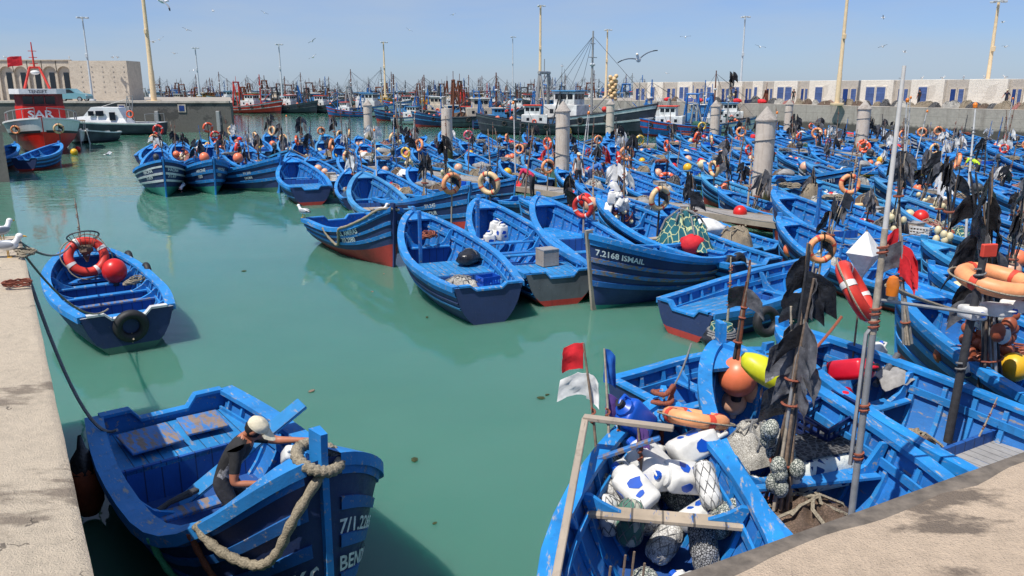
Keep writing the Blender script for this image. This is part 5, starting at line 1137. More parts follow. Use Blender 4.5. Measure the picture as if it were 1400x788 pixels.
for x in (.9, 2.0): put_gear('tyre', bB(x, -1.08 + (.16 if x > 1 else 0), .8 + .12 * (x > 1)), rot=(math.pi / 2, 0, Bt.rotation_euler.z), sc1=.85, label='black tyre along the water side of the open boat, ' + ('forward' if x > 1 else 'amidships'))
put_gear('coil', bB(.55, -.75, .62), 0, .9, label='coil of rope by the buoy in the open boat')
pe_ = lambda s_, inn=.0, z=3.0: (CORNER + PD * s_ + Vector((-PD.y, PD.x, 0)) * inn + Vector((0, 0, z)))
rope(at(33, 348, 3.03), bB(-2.3, .3, .85), .35, .016, 'rope_tan', 'tan rope crossing the open boat from the pier to its stern'); rope(at(30, 352, 3.03), (*at(160, 588, .9).xy, .9), .7, .02, 'rope_grey', 'slack grey rope from the pier edge down to the big boat')
rope(at(25, 330, 3.03), bB(2.45, .2, 1.4), .25, .02, 'rope_grey', 'grey rope from the pier end to the bow of the open boat')
put_gear('coil', at(36, 350, 3.02), 1, .5, label='loose rope heap at the pier edge beside the standing gull'); put_gear('coil', at(24, 392, 3.02), 2.2, .4, label='rusty rope tangle lying on the pier nearer than the gulls')
# ------------------------------------------------------------------ boat A: gear and the man
bA = lambda x, y, z: loc_(A, x, y, z)
rope_pts([hp(A, HA, .875, 1.03, -1, .02), hp(A, HA, .90, .90, -1, .07), hp(A, HA, .93, .78, -1, .08), hp(A, HA, .955, .72, -1, .08), hp(A, HA, .975, .74, -1, .08), hp(A, HA, .992, .84, -1, .08), hp(A, HA, 1.0, .96, -1, .06)], .043, 'rope_tan', 'thick frayed rope hanging in a bight across the bow of the big boat', 'bow_rope')
sx = HA.x(1) - .06; rope_pts([bA(sx + .17 * math.cos(a), .0 + .17 * math.sin(a), 2.03 + .07 * math.cos(a * 1.0 + 2.6)) for a in [i * .62 - 2.4 for i in range(11)]], .05, 'rope_tan', 'thick rope coiled round the stem head beside the man', 'stem_rope')
rope_pts([hp(A, HA, .86, 1.0, -1, .03), hp(A, HA, .865, .8, -1, .05), hp(A, HA, .87, .6, -1, .05), hp(A, HA, .875, .35, -1, .05)], .028, 'rope_rust', 'rusty rope hanging straight down the near side of the big boat', 'hanging_rope')
rope_pts([hp(A, HA, .72, 1.0, -1, .03), hp(A, HA, .73, .75, -1, .06), hp(A, HA, .735, .45, -1, .06), hp(A, HA, .74, .2, -1, .05)], .03, 'rope_green', 'weed grown rope hanging down near the shoulder of the big boat', 'hanging_rope')
o = empty('brown_fender', tuple(at(118, 662, .45))); m = mb('buoy_brown'); m.lathe([(0, -.42), (.10, -.38), (.17, -.24), (.185, 0), (.17, .2), (.11, .34), (.0, .38)], 16); m.build('fender_body', o, smooth=60); m = mb('black_plastic'); m.lathe([(.175, .18), (.13, .34), (.05, .46), (.02, .62)], 12); m.build('wrapping', o, smooth=60); tag(o, 'long brown fender hanging between the pier and the big boat', 'fender')
z = .62 + .04
for k, (x, y, w_, l_, mt) in enumerate(((-1.95, .32, .62, .52, 'old_plank'), (-1.86, -.36, .7, .62, 'old_plank'))):
    m = mb(mt); m.box((0, 0, 0), (w_, l_, .035), ch=.008); o = m.build('loose_board', loc=bA(x, y, z + .03 + .0 * k), rz=A.rotation_euler.z + (.06 if k else -.05)); tag(o, ('small worn board lying on the aft deck of the big boat', 'larger flaking board lying on the aft deck beside the small one')[k], 'board')
d0 = Vector(bA(-.75, -.35, .25)); d1 = Vector(bA(-.62, 1.18, 1.18)); X = aim(d0, d1); m = mb('blue_deck'); ln = (d1 - d0).length; m.box((0, 0, ln / 2), (.30, .05, ln), ch=.01); m.mat('blue_bright').box((0, .035, ln * .55), (.34, .04, .10)); o = m.build('leaning_hatch_board', loc=X.translation); o.rotation_euler = X.to_euler(); tag(o, 'blue plank leaning against the rail behind the man in the cap', 'board')
put_gear('can', at(396, 628, 1.45), .4, .8, 'white', label='white jug beside the hands of the man in the cap', rot=(.9, .2, .4))
m = mb('stick_dark'); m.tube([(-.2, 0, 0), (-.05, .02, .02), (.2, 0, .03)], [.035, .03, .045], 8); m.box((.22, 0, .03), (.14, .08, .05), ch=.01); o = m.build('hand_tool', loc=bA(-.1, -.55, .63), rz=1.0); tag(o, 'dark worn tool lying on the middle bench of the big boat', 'tool')
ph = Vector(at(323, 664, 1.02)); tgt = Vector(bA(sx, 0, 0)); fd = .02
man = make_person(dict(pelvis=(-.06, 0, .80), waist=(-.02, 0, .93), chest=(.09, 0, 1.09), neck0=(.18, 0, 1.21), neck=(.23, 0, 1.27), head=(.31, -.02, 1.33), crown=(.34, -.02, 1.42), face=Vector((.96, -.12, -.28)),
    shL=(.19, .18, 1.18), elL=(.43, .25, 1.10), wrL=(.66, .17, 1.14), shR=(.16, -.19, 1.16), elR=(.14, -.27, .90), wrR=(.38, -.22, .88), hipL=(-.04, .09, .77), knL=(.16, .12, .44), anL=(-.04, .14, .09), hipR=(-.04, -.09, .77), knR=(.14, -.12, .44), anR=(-.04, -.14, .09), toL=(.13, .15, .04), toR=(.11, -.15, .04)), 'shirt_black', 'trousers_dark', 'skin', 'cap_cream', hands=True, pat='shirt_pattern')
man.scale = (1.07,) * 3; man.location = (ph.x - .08, ph.y + .02, .21); man.rotation_euler.z = fd; tag(man, 'man in a cream cap and black shirt leaning over the bow of the big boat', 'person')
# ------------------------------------------------------------------ foreground boats: jugs, floats, flags
lC = lambda x, y, z: loc_(C_, x + .62, y * .8 - .12, z + .06)
hC = C_.rotation_euler.z
put_gear('ring', lC(1.42, -.3, 1.28), col='peach', sc1=1.0, rot=(.1, .32, hC), label='peach life ring leaning in the bow above the white jugs')
put_gear('can', lC(1.28, .36, 1.15), col='blue', sc1=1.35, rot=(.25, .75, hC + 2.6), label='blue jerrycan wedged against the peach ring in the jug boat')
JUGS = [((.95, .05, 1.0), (1.25, .35, .4), 1.55, 'marked', 'white and blue jug lying topmost, touching the peach ring'), ((.55, .02, .86), (1.15, -.3, 2.5), 1.6, 'white', 'large plain white jug at the centre of the jug heap'), ((.78, -.38, .86), (1.3, .3, 3.6), 1.35, 'marked', 'white and blue jug on the quay side of the jug heap'), ((.30, .28, .72), (.9, .5, 2.2), 1.35, 'marked', 'white and blue jug with its label facing the open water'), ((.9, .45, .82), (1.4, .1, 1.2), 1.25, 'marked', 'white jug half under the wooden frame, blue on top'), ((.25, -.12, .58), (1.3, .4, .6), 1.3, 'marked', 'white and blue jug lying lowest on the jug heap'), ((.62, .5, .68), (1.2, 0, 2.0), 1.2, 'white', 'plain white jug beside the netted floats of the jug boat'), ((-.75, -.38, .3), (1.4, .1, 2.2), 1.25, 'white', 'plain white jug under the worn bench of the jug boat')]
for p, rt, s_, cl, lb in JUGS: put_gear('can', lC(*p), col=cl, sc1=s_, rot=(rt[0], rt[1], hC + rt[2]), label=lb)
def netted(p, ax, ln, r, mat, lab):
    o = empty('netted_float', p); d = Vector(ax).normalized(); X = Matrix.Translation((0, 0, 0)) @ d.to_track_quat('Z', 'Y').to_matrix().to_4x4(); m = mb(mat); n = 26; rows = []
    for i in range(15):
        u = i / 14; z = (u - .5) * ln; q = r * max(0., 1 - abs(2 * u - 1) **5)**.5 * (1 + .06 * math.sin(u * 19)) + .004; rows.append([(q * math.cos(k * 2 * math.pi / n) * (1 + .05 * math.cos(3 * 2 * math.pi * k / n)), q * math.sin(k * 2 * math.pi / n), z) for k in range(n)])
    m.grid(rows, close_v=True, xf=X, flip=True); m.build('float_body', o, smooth=60); k = mb('rope_grey')
    for j in range(8):
        for sg in (1, -1): k.tube([X @ Vector(((r * max(0., 1 - abs(2 * u - 1) ** 5) ** .5 + .006) * math.cos(j * .785 + sg * u * 2.4), (r * max(0., 1 - abs(2 * u - 1) ** 5) ** .5 + .006) * math.sin(j * .785 + sg * u * 2.4), (u - .5) * ln)) for u in [.02 + .96 * i / 10 for i in range(11)]], .0055, 4, caps=False)
    k.build('net_bag', o, smooth=60); tag(o, lab, 'float', 'netted floats'); return o
NF = [((.42, -.40, .98), (-.5, -.2, -.6), .52, .105, 'white_plastic', 'netted white float lying on the big white jug, rope grey'), ((.28, -.66, .72), (.5, -.5, .25), .55, .14, 'netted_float', 'pale netted float by the quay side planking of the jug boat'), ((.05, -.36, .5), (.4, .2, 1), .6, .13, 'netted_grey', 'grey netted float standing below the white jugs'), ((-.55, .30, .34), (.9, .4, .25), .5, .13, 'netted_float', 'netted float lying under the worn bench, farthest from the quay'), ((-.95, .08, .3), (.6, .5, .45), .58, .14, 'netted_float', 'netted float lying in the well of the jug boat, middle one'), ((-.98, -.26, .32), (.7, -.4, .3), .66, .145, 'netted_grey', 'larger netted float in the well nearest the quay'),
      ((.62, .98, .72), (.2, .2, 1), .44, .12, 'netted_float', 'dirty netted float behind the wooden frame'), ((.28, .85, .62), (.1, .2, 1), .46, .115, 'white_plastic', 'white netted float hanging below the wooden frame'), ((.22, .55, .6), (.2, -.1, 1), .52, .14, 'camo', 'green netted float hanging under the wooden frame'), ((.5, .78, .66), (.3, .5, 1), .5, .12, 'net_white_fine', 'white float in a fine net behind the wooden frame'), ((.80, .80, .80), (.6, .2, .9), .45, .11, 'netted_float', 'netted float up against the open water rail of the jug boat')]
for p, ax, ln, r, mt, lb in NF: netted(lC(*p), Matrix.Rotation(hC, 3, 'Z') @ Vector(ax), ln, r, mt, lb)
for k, (x, y) in enumerate(((-.82, .78), (-.62, .62), (-.55, .52), (-.72, .40))):
    o = empty('hanging_weight', lC(x, y, .32)); m = mb('white_plastic' if k in (0, 3) else 'grey_plastic'); m.lathe([(0, -.12), (.05, -.12), (.055, .06), (.03, .12), (.02, .14), (0, .14)], 10); m.build('bottle', o); c = mb('stick'); c.tube([(0, 0, .13), (.02, 0, .42)], .012, 5); c.build('stick', o, smooth=60)
    tag(o, ('white bottle float under the bench end by the open water rail', 'grey bottle float, second from the open water rail', 'grey bottle float between two others under the bench', 'white bottle on a stick nearest the netted floats')[k], 'float', 'bottle floats under the worn bench')
# wooden frame over the jugs
o = empty('wooden_trestle', lC(.12, .75, .95), hC); L_ = lambda a, b, w_, mt, nm='bar': None
def bar(m, a, b, w_, h_): d = Vector(b) - Vector(a); X = Matrix.Translation(a) @ d.to_track_quat('X', 'Z').to_matrix().to_4x4(); m.box((d.length / 2, 0, 0), (d.length, w_, h_), X, ch=.008)
m = mb('bare_wood'); bar(m, (.45, .38, .62), (.32, -.55, .62), .09, .05); m.build('top_rail', o, smooth=0); m = mb('bare_wood'); bar(m, (.45, .36, .6), (-2.1, .42, .12), .07, .05); m.build('side_rail', o, smooth=0); m = mb('old_plank'); bar(m, (.4, .34, .12), (.34, -.42, .5), .07, .045); m.build('brace', o, smooth=0); m = mb('blue_bright'); bar(m, (-.3, .36, -.3), (-.95, .4, .3), .06, .05); m.build('strut', o, smooth=0)
tag(o, 'weathered wooden frame standing over the white jugs', 'frame')
def flagpole(p, top, mat, flags, lab):
    o = empty('flag_stick', p); m = mb(mat); t = Vector(top) - Vector(p); m.tube([(0, 0, 0), t * .5 + Vector((.015, 0, 0)), t], [.02, .017, .012], 6); m.build('stick', o, smooth=60)
    for fr, w_, h_, fm, dr, dp, sd_ in flags: k = mb(fm); flag_sheet(k, t * fr, w_, h_, sd_, .006, dr, dp); k.build('flag', o, smooth=70)
    k = mb('rope_rust'); k.tube([(t * .45) + Vector((.022 * math.cos(i * .9), .022 * math.sin(i * .9), i * .012)) for i in range(18)], .012, 5); k.build('lashing', o, smooth=60); tag(o, lab, 'flag', 'flags on sticks in the jug boat')
flagpole(lC(.75, .98, .6), lC(1.15, 1.30, 2.20), 'stick', [(1.0, .27, .30, 'red_cloth', 2.75, .45, 3), (.80, .36, .26, 'white_cloth', 2.9, .45, 5), (.80, .18, .30, 'white_cloth', -.3, .8, 8)], 'stick with a red flag above a white one over the jug boat')
flagpole(lC(.85, .86, .6), lC(1.30, 1.02, 2.1), 'stick_pale', [(1.0, .18, .40, 'blue_cloth', .1, .75, 11), (.68, .22, .34, 'purple_cloth', .2, .7, 13)], 'stick with a blue flag above a purple one over the jug boat')
flagpole(lC(.95, .72, .6), lC(1.18, .82, 1.55), 'stick_dark', [(.98, .36, .34, 'white_cloth', .1, .6, 15)], 'short stick with a limp white flag over the jug boat')
flagpole(lC(.55, .42, .7), lC(.72, .52, 1.5), 'stick', [(.98, .18, .5, 'purple_cloth', .1, .85, 17), (.45, .28, .2, 'red_cloth', .0, .5, 19)], 'stick with a narrow purple flag and a brown red scrap by the jugs')
rope_pts([*[lC(1.80 + .13 * math.cos(i * 1.9), .15 + .16 * math.sin(i * 1.9), 1.27 + .035 * i) for i in range(7)], lC(1.66, .15, 1.1), lC(1.6, .15, .8)], .03, 'rope_rust', 'rust coloured rope lashed round the stem of the jug boat', 'stem_lashing')
# boat D
lD = lambda x, y, z: loc_(D_, x, y, z)
put_gear('buoy', at(1007, 540, 1.05), col='orange', sc1=1.28, label='big orange ball buoy under the bow of the flag bundle boat'); put_gear('buoy', at(1032, 552, .86), col='peach', sc1=1.05, label='pale peach buoy tucked behind the big orange one'); put_gear('buoy', at(1002, 566, .72), col='peach', sc1=.85, label='small pale buoy below the big orange one')
o = empty('lime_buoy', at(1046, 508, 1.62), .5); m = mb('buoy_lime'); m.ball((0, 0, 0), .3, 18, 10, (1.15, .62, .55), .08, 2, 2, XF((0, 0, 0), ry=.5, rz=-.9)); m.build('float_body', o, smooth=60); k = mb('stick_dark'); k.tube([(-.1, -.2, .2), (0, -.1, .26), (.06, .05, .2)], .012, 5); k.build('cord', o, smooth=60); tag(o, 'lime yellow oblong buoy behind the orange ball buoy', 'buoy')
put_gear('heap', at(1030, 622, .55), rz=.4, sc1=(1.0, .9, .9), col='white', label='white net heap beside the orange buoy and the flag sticks')
def bigbundle(p, top, n, h, seed, spread, fl, mats, floats, lab, fsize=(.45, .75), nf=10, fb=(0.3, 1.0), fz=(.2, .55), frad=.09, band=True):
    r = random.Random(seed); o = empty('marker_bundle', p); t = Vector(top) - Vector(p); tops = []; s_ = MB(); ax = t.normalized(); sx_ = ax.orthogonal().normalized(); sy_ = ax.cross(sx_)
    for i in range(n):
        a = r.uniform(0, 6.28); q = r.uniform(.3, 1) * spread; p0 = sx_ * q * math.cos(a) + sy_ * q * math.sin(a); p2 = t * r.uniform(.72, 1.05) + (sx_ * math.cos(a + 2.6) + sy_ * math.sin(a + 2.6)) * q * .8; s_.mat(r.choice(mats)); mid = (p0 + p2) / 2 + Vector((r.uniform(-.03, .03), r.uniform(-.03, .03), 0)); s_.tube([p0, mid, p2], [.021, .019, .013], 6); tops.append((p0, p2))
    s_.build('sticks', o, smooth=60)
    for i in range(nf):
        p0, p2 = tops[i % n]; fr = r.uniform(*fb); m = mb(fl if r.random() < .7 else 'grey_plastic'); flag_sheet(m, p0.lerp(p2, fr), r.uniform(*fsize), r.uniform(*fsize), seed * 7 + i, .005, r.uniform(0, 6.28), r.uniform(.35, .95)); m.build('flag', o, smooth=75)
    for i in range(12 if floats else 0):
        a = r.uniform(0, 6.28); k = mb(floats if r.random() < .75 else 'netted_blue'); c = t * r.uniform(*fz) + (sx_ * math.cos(a) + sy_ * math.sin(a)) * spread * 1.1; k.ball((0, 0, 0), frad, 12, 8, (1, 1, 1.35), .06, i, 2, Matrix.Translation(c)); k.build('float', o, smooth=60)
    for fr in (.42, .52, .18): k = mb('rope_rust'); k.torus(spread * (.75 if fr < .3 else .5), .016, 14, 5, Matrix.Translation(t * fr) @ ax.to_track_quat('Z', 'Y').to_matrix().to_4x4()); k.build('lashing', o, smooth=60)
    tag(o, lab, 'flag bundle', GB['bundle']); return o
fD = at(1062, 690, .55); tD = at(1112, 352, 0); 
def over(f, px, py):                      # a point above f, shifted sideways only, that shows at a pixel
    lo, hi = 0.0, 8.0
    for _ in range(40):
        md = (lo + hi) / 2
        if pj((f[0], f[1], md))[1] > py: lo = md
        else: hi = md
    c = f[1] * math.cos(PITCH) - (lo - CAMH) * math.sin(PITCH); return Vector(((px - 700) / FPX * c, f[1], lo))
bigbundle(fD, over(fD, 1108, 345), 11, 0, 41, .17, 'black_plastic', ['stick', 'stick', 'stick_pale', 'stick_dark', 'galvanised'], 'netted_float', 'tall bundle of sticks with torn black plastic flags in the foreground', (.22, .46), 15, (.55, 1.0), (.10, .34), .085)
put_gear('ringstand', over(at(1113, 440, 1.0), 1116, 400), col='peach', sc1=.72, rz=-1.5, label='small peach ring on a post seen over the tall black flags')
fR = at(1004, 492, 1.75); p2 = over(fR, 1030, 352); bigbundle(fR, p2, 4, 0, 43, .06, 'black_plastic', ['stick_dark', 'rust', 'stick'], None, 'rust bound poles lashed to the bow above the orange buoy', (.2, .3), 2, (.75, 1.0))
put_gear('crate', at(1132, 590, .95), rz=.5, sc1=1.15, col='navy', rot=(.15, -.2, .55), label='dark blue open crate beside the flag sticks in the foreground')
o = empty('netted_bale', at(1112, 655, .55), .35); m = mb('netted_blue'); m.box((0, 0, .2), (.9, .62, .46), ch=.12); m.build('bale', o, smooth=50); k = mb('net_black'); k.box((0, 0, .44), (.84, .56, .03), ch=.012); k.build('cover', o); tag(o, 'blue and white bale under a dark net below the blue crate', 'bale')
for k, (px, py, z, l) in enumerate(((1012, 655, .6, 'white net float beside the foreground flag sticks, topmost'), (1030, 668, .55, 'white net float below the other beside the flag sticks'))): netted(at(px, py, z), (.2, .1, 1), .3, .09, 'white_plastic', l)
# tall white pole against the quay
fW = at(1166, 688, 1.05); o = empty('signal_pole', fW); hW = up_at(fW, 90) - fW.z; m = mb('galvanised'); m.tube([(0, 0, -.6), (0, 0, hW * .42)], [.034, .031], 12); m.mat('stick_pale').tube([(0, 0, hW * .42), (0, 0, hW * .66)], [.033, .028], 10); m.mat('pole_white').tube([(0, 0, hW * .66), (0, 0, hW)], [.024, .016], 10); m.build('shaft', o, smooth=60)
for z in (.45, hW * .43, hW * .46, hW * .60, .95): k = mb('rope_rust'); k.tube([(.042 * math.cos(i * .8), .042 * math.sin(i * .8), z + i * .006) for i in range(18)], .013, 5); k.build('lashing', o, smooth=60)
k = mb('amber'); k.lathe([(.05, 0), (.06, .10), (.04, .17), (0, .19)], 12, XF((.13, 0, hW * .51))); k.build('lamp', o); k = mb('galvanised'); k.tube([(.0, 0, hW * .5), (1.25, .35, hW * .44)], .018, 6); k.tube([(-.07, 0, hW * .1), (-.06, 0, hW * .42), (.02, 0, hW * .45)], .02, 6); k.build('boom', o, smooth=60)
tag(o, 'tall white topped pole tied upright at the quay edge', 'pole')
# boat E
put_gear('can', at(1136, 508, 1.25), col='red', sc1=1.5, rot=(1.2, .2, .6), label='round red drum lying above the square one'); put_gear('can', at(1146, 545, 1.0), col='red', sc1=1.7, rot=(1.35, -.3, -.4), label='square red drum lying below the round one')
put_gear('can', at(1166, 500, .9), col='white', sc1=1.1, rot=(1.2, 0, 1.0), label='white jug in the bow behind the red drums'); put_gear('can', at(1185, 500, .9), col='white', sc1=1.1, rot=(.9, .3, 2.0), label='white jug beside another behind the red drums')
o = empty('draped_cloth', at(1222, 528, .95), .3); m = mb('grey_cloth'); rows = [[(-.42 + .84 * i / 12, -.3 + .6 * j / 9, .32 * math.cos((j / 9 - .4) * 2.4) + .09 * noise.noise(Vector((i * .5, j * .6, 2))) - .1 * abs(i / 6 - 1)) for j in range(10)] for i in range(13)]; m.slab(rows, .012); m.build('cloth', o, smooth=80); k = mb('grey_plastic'); k.tube([(-.42, -.1, .1), (.1, .1, .42)], .045, 8); k.build('tube', o, smooth=60); tag(o, 'grey work cloth draped over tubes in the red drum boat', 'cloth')
put_gear('motor', at(1205, 545, .6), rz=2.0, sc1=.9, label='dark motor under the draped grey cloth')
put_gear('pole', at(1332, 610, .65), rz=.2, sc1=.36, col=3, label='short rusty post with a knob on the worn deck', rot=(.1, .25, .2))
rope_pts([at(1180, 575, 1.0), at(1215, 585, 1.0), at(1250, 598, .98), at(1272, 605, .95), at(1268, 622, .8)], .05, 'net_brown', 'rolled brown net lying along the rail of the red drum boat', 'rolled_net')
o = empty('radar_reflector', at(1183, 362, 0)); fq = at(1200, 520, .9); pq = over(fq, 1182, 346); o.location = pq; m = mb('white_cloth'); s6 = [(0, 0, .32), (.26, 0, 0), (0, .26, 0), (-.26, 0, 0), (0, -.26, 0), (0, 0, -.36)]; m.add(s6, [(0, 1, 2), (0, 2, 3), (0, 3, 4), (0, 4, 1), (5, 2, 1), (5, 3, 2), (5, 4, 3), (5, 1, 4)]); m.build('cloth_faces', o, smooth=0); k = mb('stick'); k.tube([(0, 0, .32), (0, 0, -2.2)], .014, 6); k.build('stick', o, smooth=60); tag(o, 'pale diamond shaped reflector on a stick beside the tall white pole', 'reflector')
pr_ = over(at(1180, 545, .9), 1170, 398); o = put_gear('ring', pr_, col='red', sc1=1.15, rot=(.75, .75, .5), label='big red life ring hanging tilted beside the tall white pole')
rope(pr_ + Vector((-.15, 0, -.35)), at(1085, 505, 1.5), .05, .02, 'rope_rust', 'rusty line from the tilted red ring to the black flags')
fG = at(1240, 470, 1.3); bigbundle(fG, over(fG, 1228, 300), 4, 0, 47, .08, 'red_cloth', ['stick_pale', 'galvanised', 'stick'], None, 'bundle of red flags on sticks beside the tall white pole', (.3, .45), 6, (.75, 1.0))
# boat F
fF = at(1352, 540, .75); bigbundle(fF, over(fF, 1345, 240), 12, 0, 53, .24, 'black_plastic', ['stick_dark', 'stick', 'stick_dark', 'galvanised'], 'buoy_brown', 'largest bundle of black plastic flags over brown floats by the quay', (.3, .6), 16, (.66, 1.0), (.1, .38), .10)
fP = at(1300, 575, .85); o = empty('boat_post', fP, .2); tp = over(fP, 1348, 345) - fP; m = mb('stick_dark'); m.tube([(0, 0, -.3), tp * .5, tp], [.055, .05, .045], 9); m.build('post', o, smooth=60); k = mb('orange_red'); k.box(tuple(tp + Vector((.04, -.02, .02))), (.2, .06, .16), ch=.01); k.build('name_board', o); [(k := mb('rope_grey')).tube([tp * f2 + Vector((.062 * math.cos(i * .8), .062 * math.sin(i * .8), i * .01)) for i in range(14)], .013, 5).build('lashing', o, smooth=60) for f2 in (.3, .6, .85)]; tag(o, 'dark leaning post with an orange board beside the brown floats', 'post')
put_gear('ring', over(at(1358, 560, .9), 1362, 384), col='peach', sc1=1.25, rot=(.12, .1, 0), label='peach life ring lying flat on a post over the brown floats')
for k, (px, lb) in enumerate(((1318, 'white jug hanging first in line below the flat peach ring'), (1342, 'white jug hanging second in line below the flat peach ring'), (1364, 'white jug hanging third in line below the flat peach ring'), (1386, 'white jug hanging last in line below the flat peach ring'))): put_gear('can', over(at(px, 560, .9), px, 424 - 3 * k), col='white', sc1=.95, rot=(1.45, .1 * k, .5 * k), label=lb)
for k in range(5): put_gear('float', at(1330 + 14 * k, 500 - 8 * (k % 3), .9), col='brown', sc1=1.25)
put_gear('buoy', at(1384, 520, .9), col='yellow', sc1=1.0, label='yellow buoy behind the brown floats by the quay')
put_gear('tyre', hp(F_, HF, .36, .78, 1, .08), rot=(math.pi / 2, 0, F_.rotation_euler.z), sc1=1.1, label='black tyre hung outside the brown float boat')
put_gear('heap', at(1300, 455, .5), col='green', sc1=(1.3, 1.3, 1.0), label='green net heap in the brown float boat'); put_gear('heap', at(1325, 470, .5), col='pink', sc1=(1.0, 1.0, .9), label='pink net heap beside the green one in the brown float boat')
put_gear('sack', at(1330, 425, .9), col='white', sc1=1.3, label='cream sack behind the largest black flag bundle')
for k, (px, py, c) in enumerate(((1222, 262, 'black'), (1290, 290, 'black'), (1390, 290, 'bare'))): put_gear('bundle', at(px, py + 60, .6), col=c, sc1=1.15)
put_gear('tyre', at(1048, 440, .72), sc1=1.1, rot=(1.4, .1, .4), label='black tyre hung on the low sky blue decked boat'); put_gear('pole', at(993, 455, .6), col=3, sc1=.75, label='grey upright post on the low sky blue decked boat', rot=(0, 0, 0))
o = empty('covered_winch', at(985, 470, 1.0)); m = mb('black_plastic'); m.ball((0, 0, .1), .26, 14, 9, (1.2, 1, .6), .3, 4, 2); m.build('cover', o, smooth=70); k = mb('net_teal'); k.lathe([(.2, .18), (.17, .34), (0, .37)], 14); k.build('lid', o); q = mb('rope_grey'); [q.torus(.23 - .01 * i, .022, 16, 5, XF((0, 0, .16 + .035 * i))) for i in range(3)]; q.build('rope_turns', o, smooth=60); tag(o, 'black covered winch with rope turns on the small skiff', 'winch')
# mooring ropes round the near boats
rope(lC(1.8, .15, 1.35), at(945, 470, .9), .15, .014, 'rope_grey', 'grey rope from the jug boat stem to the small skiff'); rope(at(1240, 330, 1.6), at(1120, 330, 1.0), .1, .012, 'rope_grey', 'thin line from the tall white pole across to the sack boat'); rope(over(fW, 1212, 390), over(at(1360, 560, .9), 1345, 430), .05, .02, 'rope_tan', 'line from the tall white pole to the hanging white jugs')
# ------------------------------------------------------------------ rescue boat, patrol boat and dinghies
f = at(64, 212, 0); hd = math.atan2(-f.y, -f.x); H = Hull(L=14, B=2.75, zs=2.0, zb=2.8, draft=.9, tw=.9, p=3.2, q=.6, rake=.8)
o = empty('rescue_boat', f - Vector((math.cos(hd), math.sin(hd), 0)) * 6.6, hd); parts_boat(o, H, dict(side='boat_white', bottom='rescue_red', vb=.72, rail='boat_white', inner='boat_white', ribs=False, notch=0, floor='grey_hull', stem='red_paint', stem_up=0, gw=.3, stripes=[(.70, .75, 'black_hull')]), 1.2)
m = mb('rescue_red'); m.prism([(-3.2, -1.75), (1.2, -1.75), (1.9, -1.2), (1.9, 1.2), (1.2, 1.75), (-3.2, 1.75)], 1.9, 3.55); cab = m.build('cabin', o, smooth=0); m = mb('maroon'); m.prism([(-2.9, -1.7), (1.2, -1.7), (1.75, -1.2), (1.75, 1.2), (1.2, 1.7), (-2.9, 1.7)], 3.552, 4.5); m.build('window_band', o, smooth=0)
for y in (-.78, 0, .78): m = mb('glass_dark'); m.box((1.765, y, 4.02), (.04, .68, .62), ch=.015); m.build('window', o)
m = mb('boat_white'); m.prism([(-3.3, -2.0), (1.5, -2.0), (2.15, -1.3), (2.15, 1.3), (1.5, 2.0), (-3.3, 2.0)], 4.502, 4.9); m.build('roof', o, smooth=0)
flat_text('TENSIFT', .36, 'letter_dark', 'lettering', o, Matrix.Translation((2.17, 0, 4.57)) @ Matrix(((0, 0, 1), (1, 0, 0), (0, 1, 0))).to_4x4()); flat_text('SAR', .8, 'letter', 'lettering', o, Matrix.Translation((1.93, 0, 2.65)) @ Matrix(((0, 0, 1), (1, 0, 0), (0, 1, 0))).to_4x4() @ Matrix.Scale(1.3, 4, (1, 0, 0)))
m = mb('red_paint')
for sy in (-1, 1): m.tube([(.4, sy * .9, 4.9), (-.4, sy * .35, 6.6)], .09, 8); m.tube([(-2, sy * .9, 4.9), (-.8, sy * .35, 6.6)], .09, 8)
m.tube([(-.6, -.4, 6.6), (-.6, .4, 6.6)], .09, 8); m.tube([(-.6, 0, 6.6), (-.6, 0, 8.6)], [.08, .04], 8)
for z in (6.9, 7.4, 7.9): m.tube([(-.6, -.3, z), (-.6, .3, z)], .03, 6)
m.build('mast', o, smooth=60); m = mb('white_paint'); m.ball((-.2, 0, 6.2), .35, 12, 8, (1, 1, .5)); m.build('radar', o, smooth=60); m = mb('red_cloth'); flag_sheet(m, (-.6, -.8, 7.5), 1.1, .75, 4, .02, -1.6, .2); m.build('flag', o, smooth=70)
for t in [-.5 + i * .09 for i in range(1)]: pass
m = mb('galvanised')
for sd in (1, -1):
    pts = [H.o(t, 1, sd) + Vector((0, -sd * .2, .75)) for t in (.3, .45, .6, .75, .85, .93, .985)]; m.tube(pts, .035, 6)
    for p in pts: m.tube([p - Vector((0, 0, .75)), p], .028, 5)
m.build('railing', o, smooth=60); tag(o, 'red and white rescue boat lettered SAR and TENSIFT, bow towards the viewer', 'rescue boat')
f = at(150, 184, 0); H = Hull(L=11.5, B=1.8, zs=1.25, zb=1.75, draft=.6, tw=.9, p=2.4, q=.7, rake=.8); o = empty('patrol_boat', f, math.pi + .08); parts_boat(o, H, dict(side='dark_hull', bottom='black_hull', vb=.4, rail='white_paint', inner='grey_hull', ribs=False, notch=0, stem='white_paint', stem_up=0, gw=.2, stripes=[(.9, .99, 'white_paint')]), .9)
m = mb('boat_white'); m.grid([[(x_, y_ * (1 if z_ < 1.5 else .8), z_) for x_, z_ in ((-2.6, 1.0), (-2.1, 1.75), (-1.6, 2.9), (1.2, 2.95), (2.1, 2.0), (4.3, 1.75), (4.9, 1.2))] for y_ in (-1.3, 1.3)], close_v=True); n0 = len(m.v) - 14; m.f.append(tuple(n0 + i for i in range(7))); m.mi.append(0); m.f.append(tuple(n0 + 13 - i for i in range(7))); m.mi.append(0); m.build('cabin', o, smooth=0)
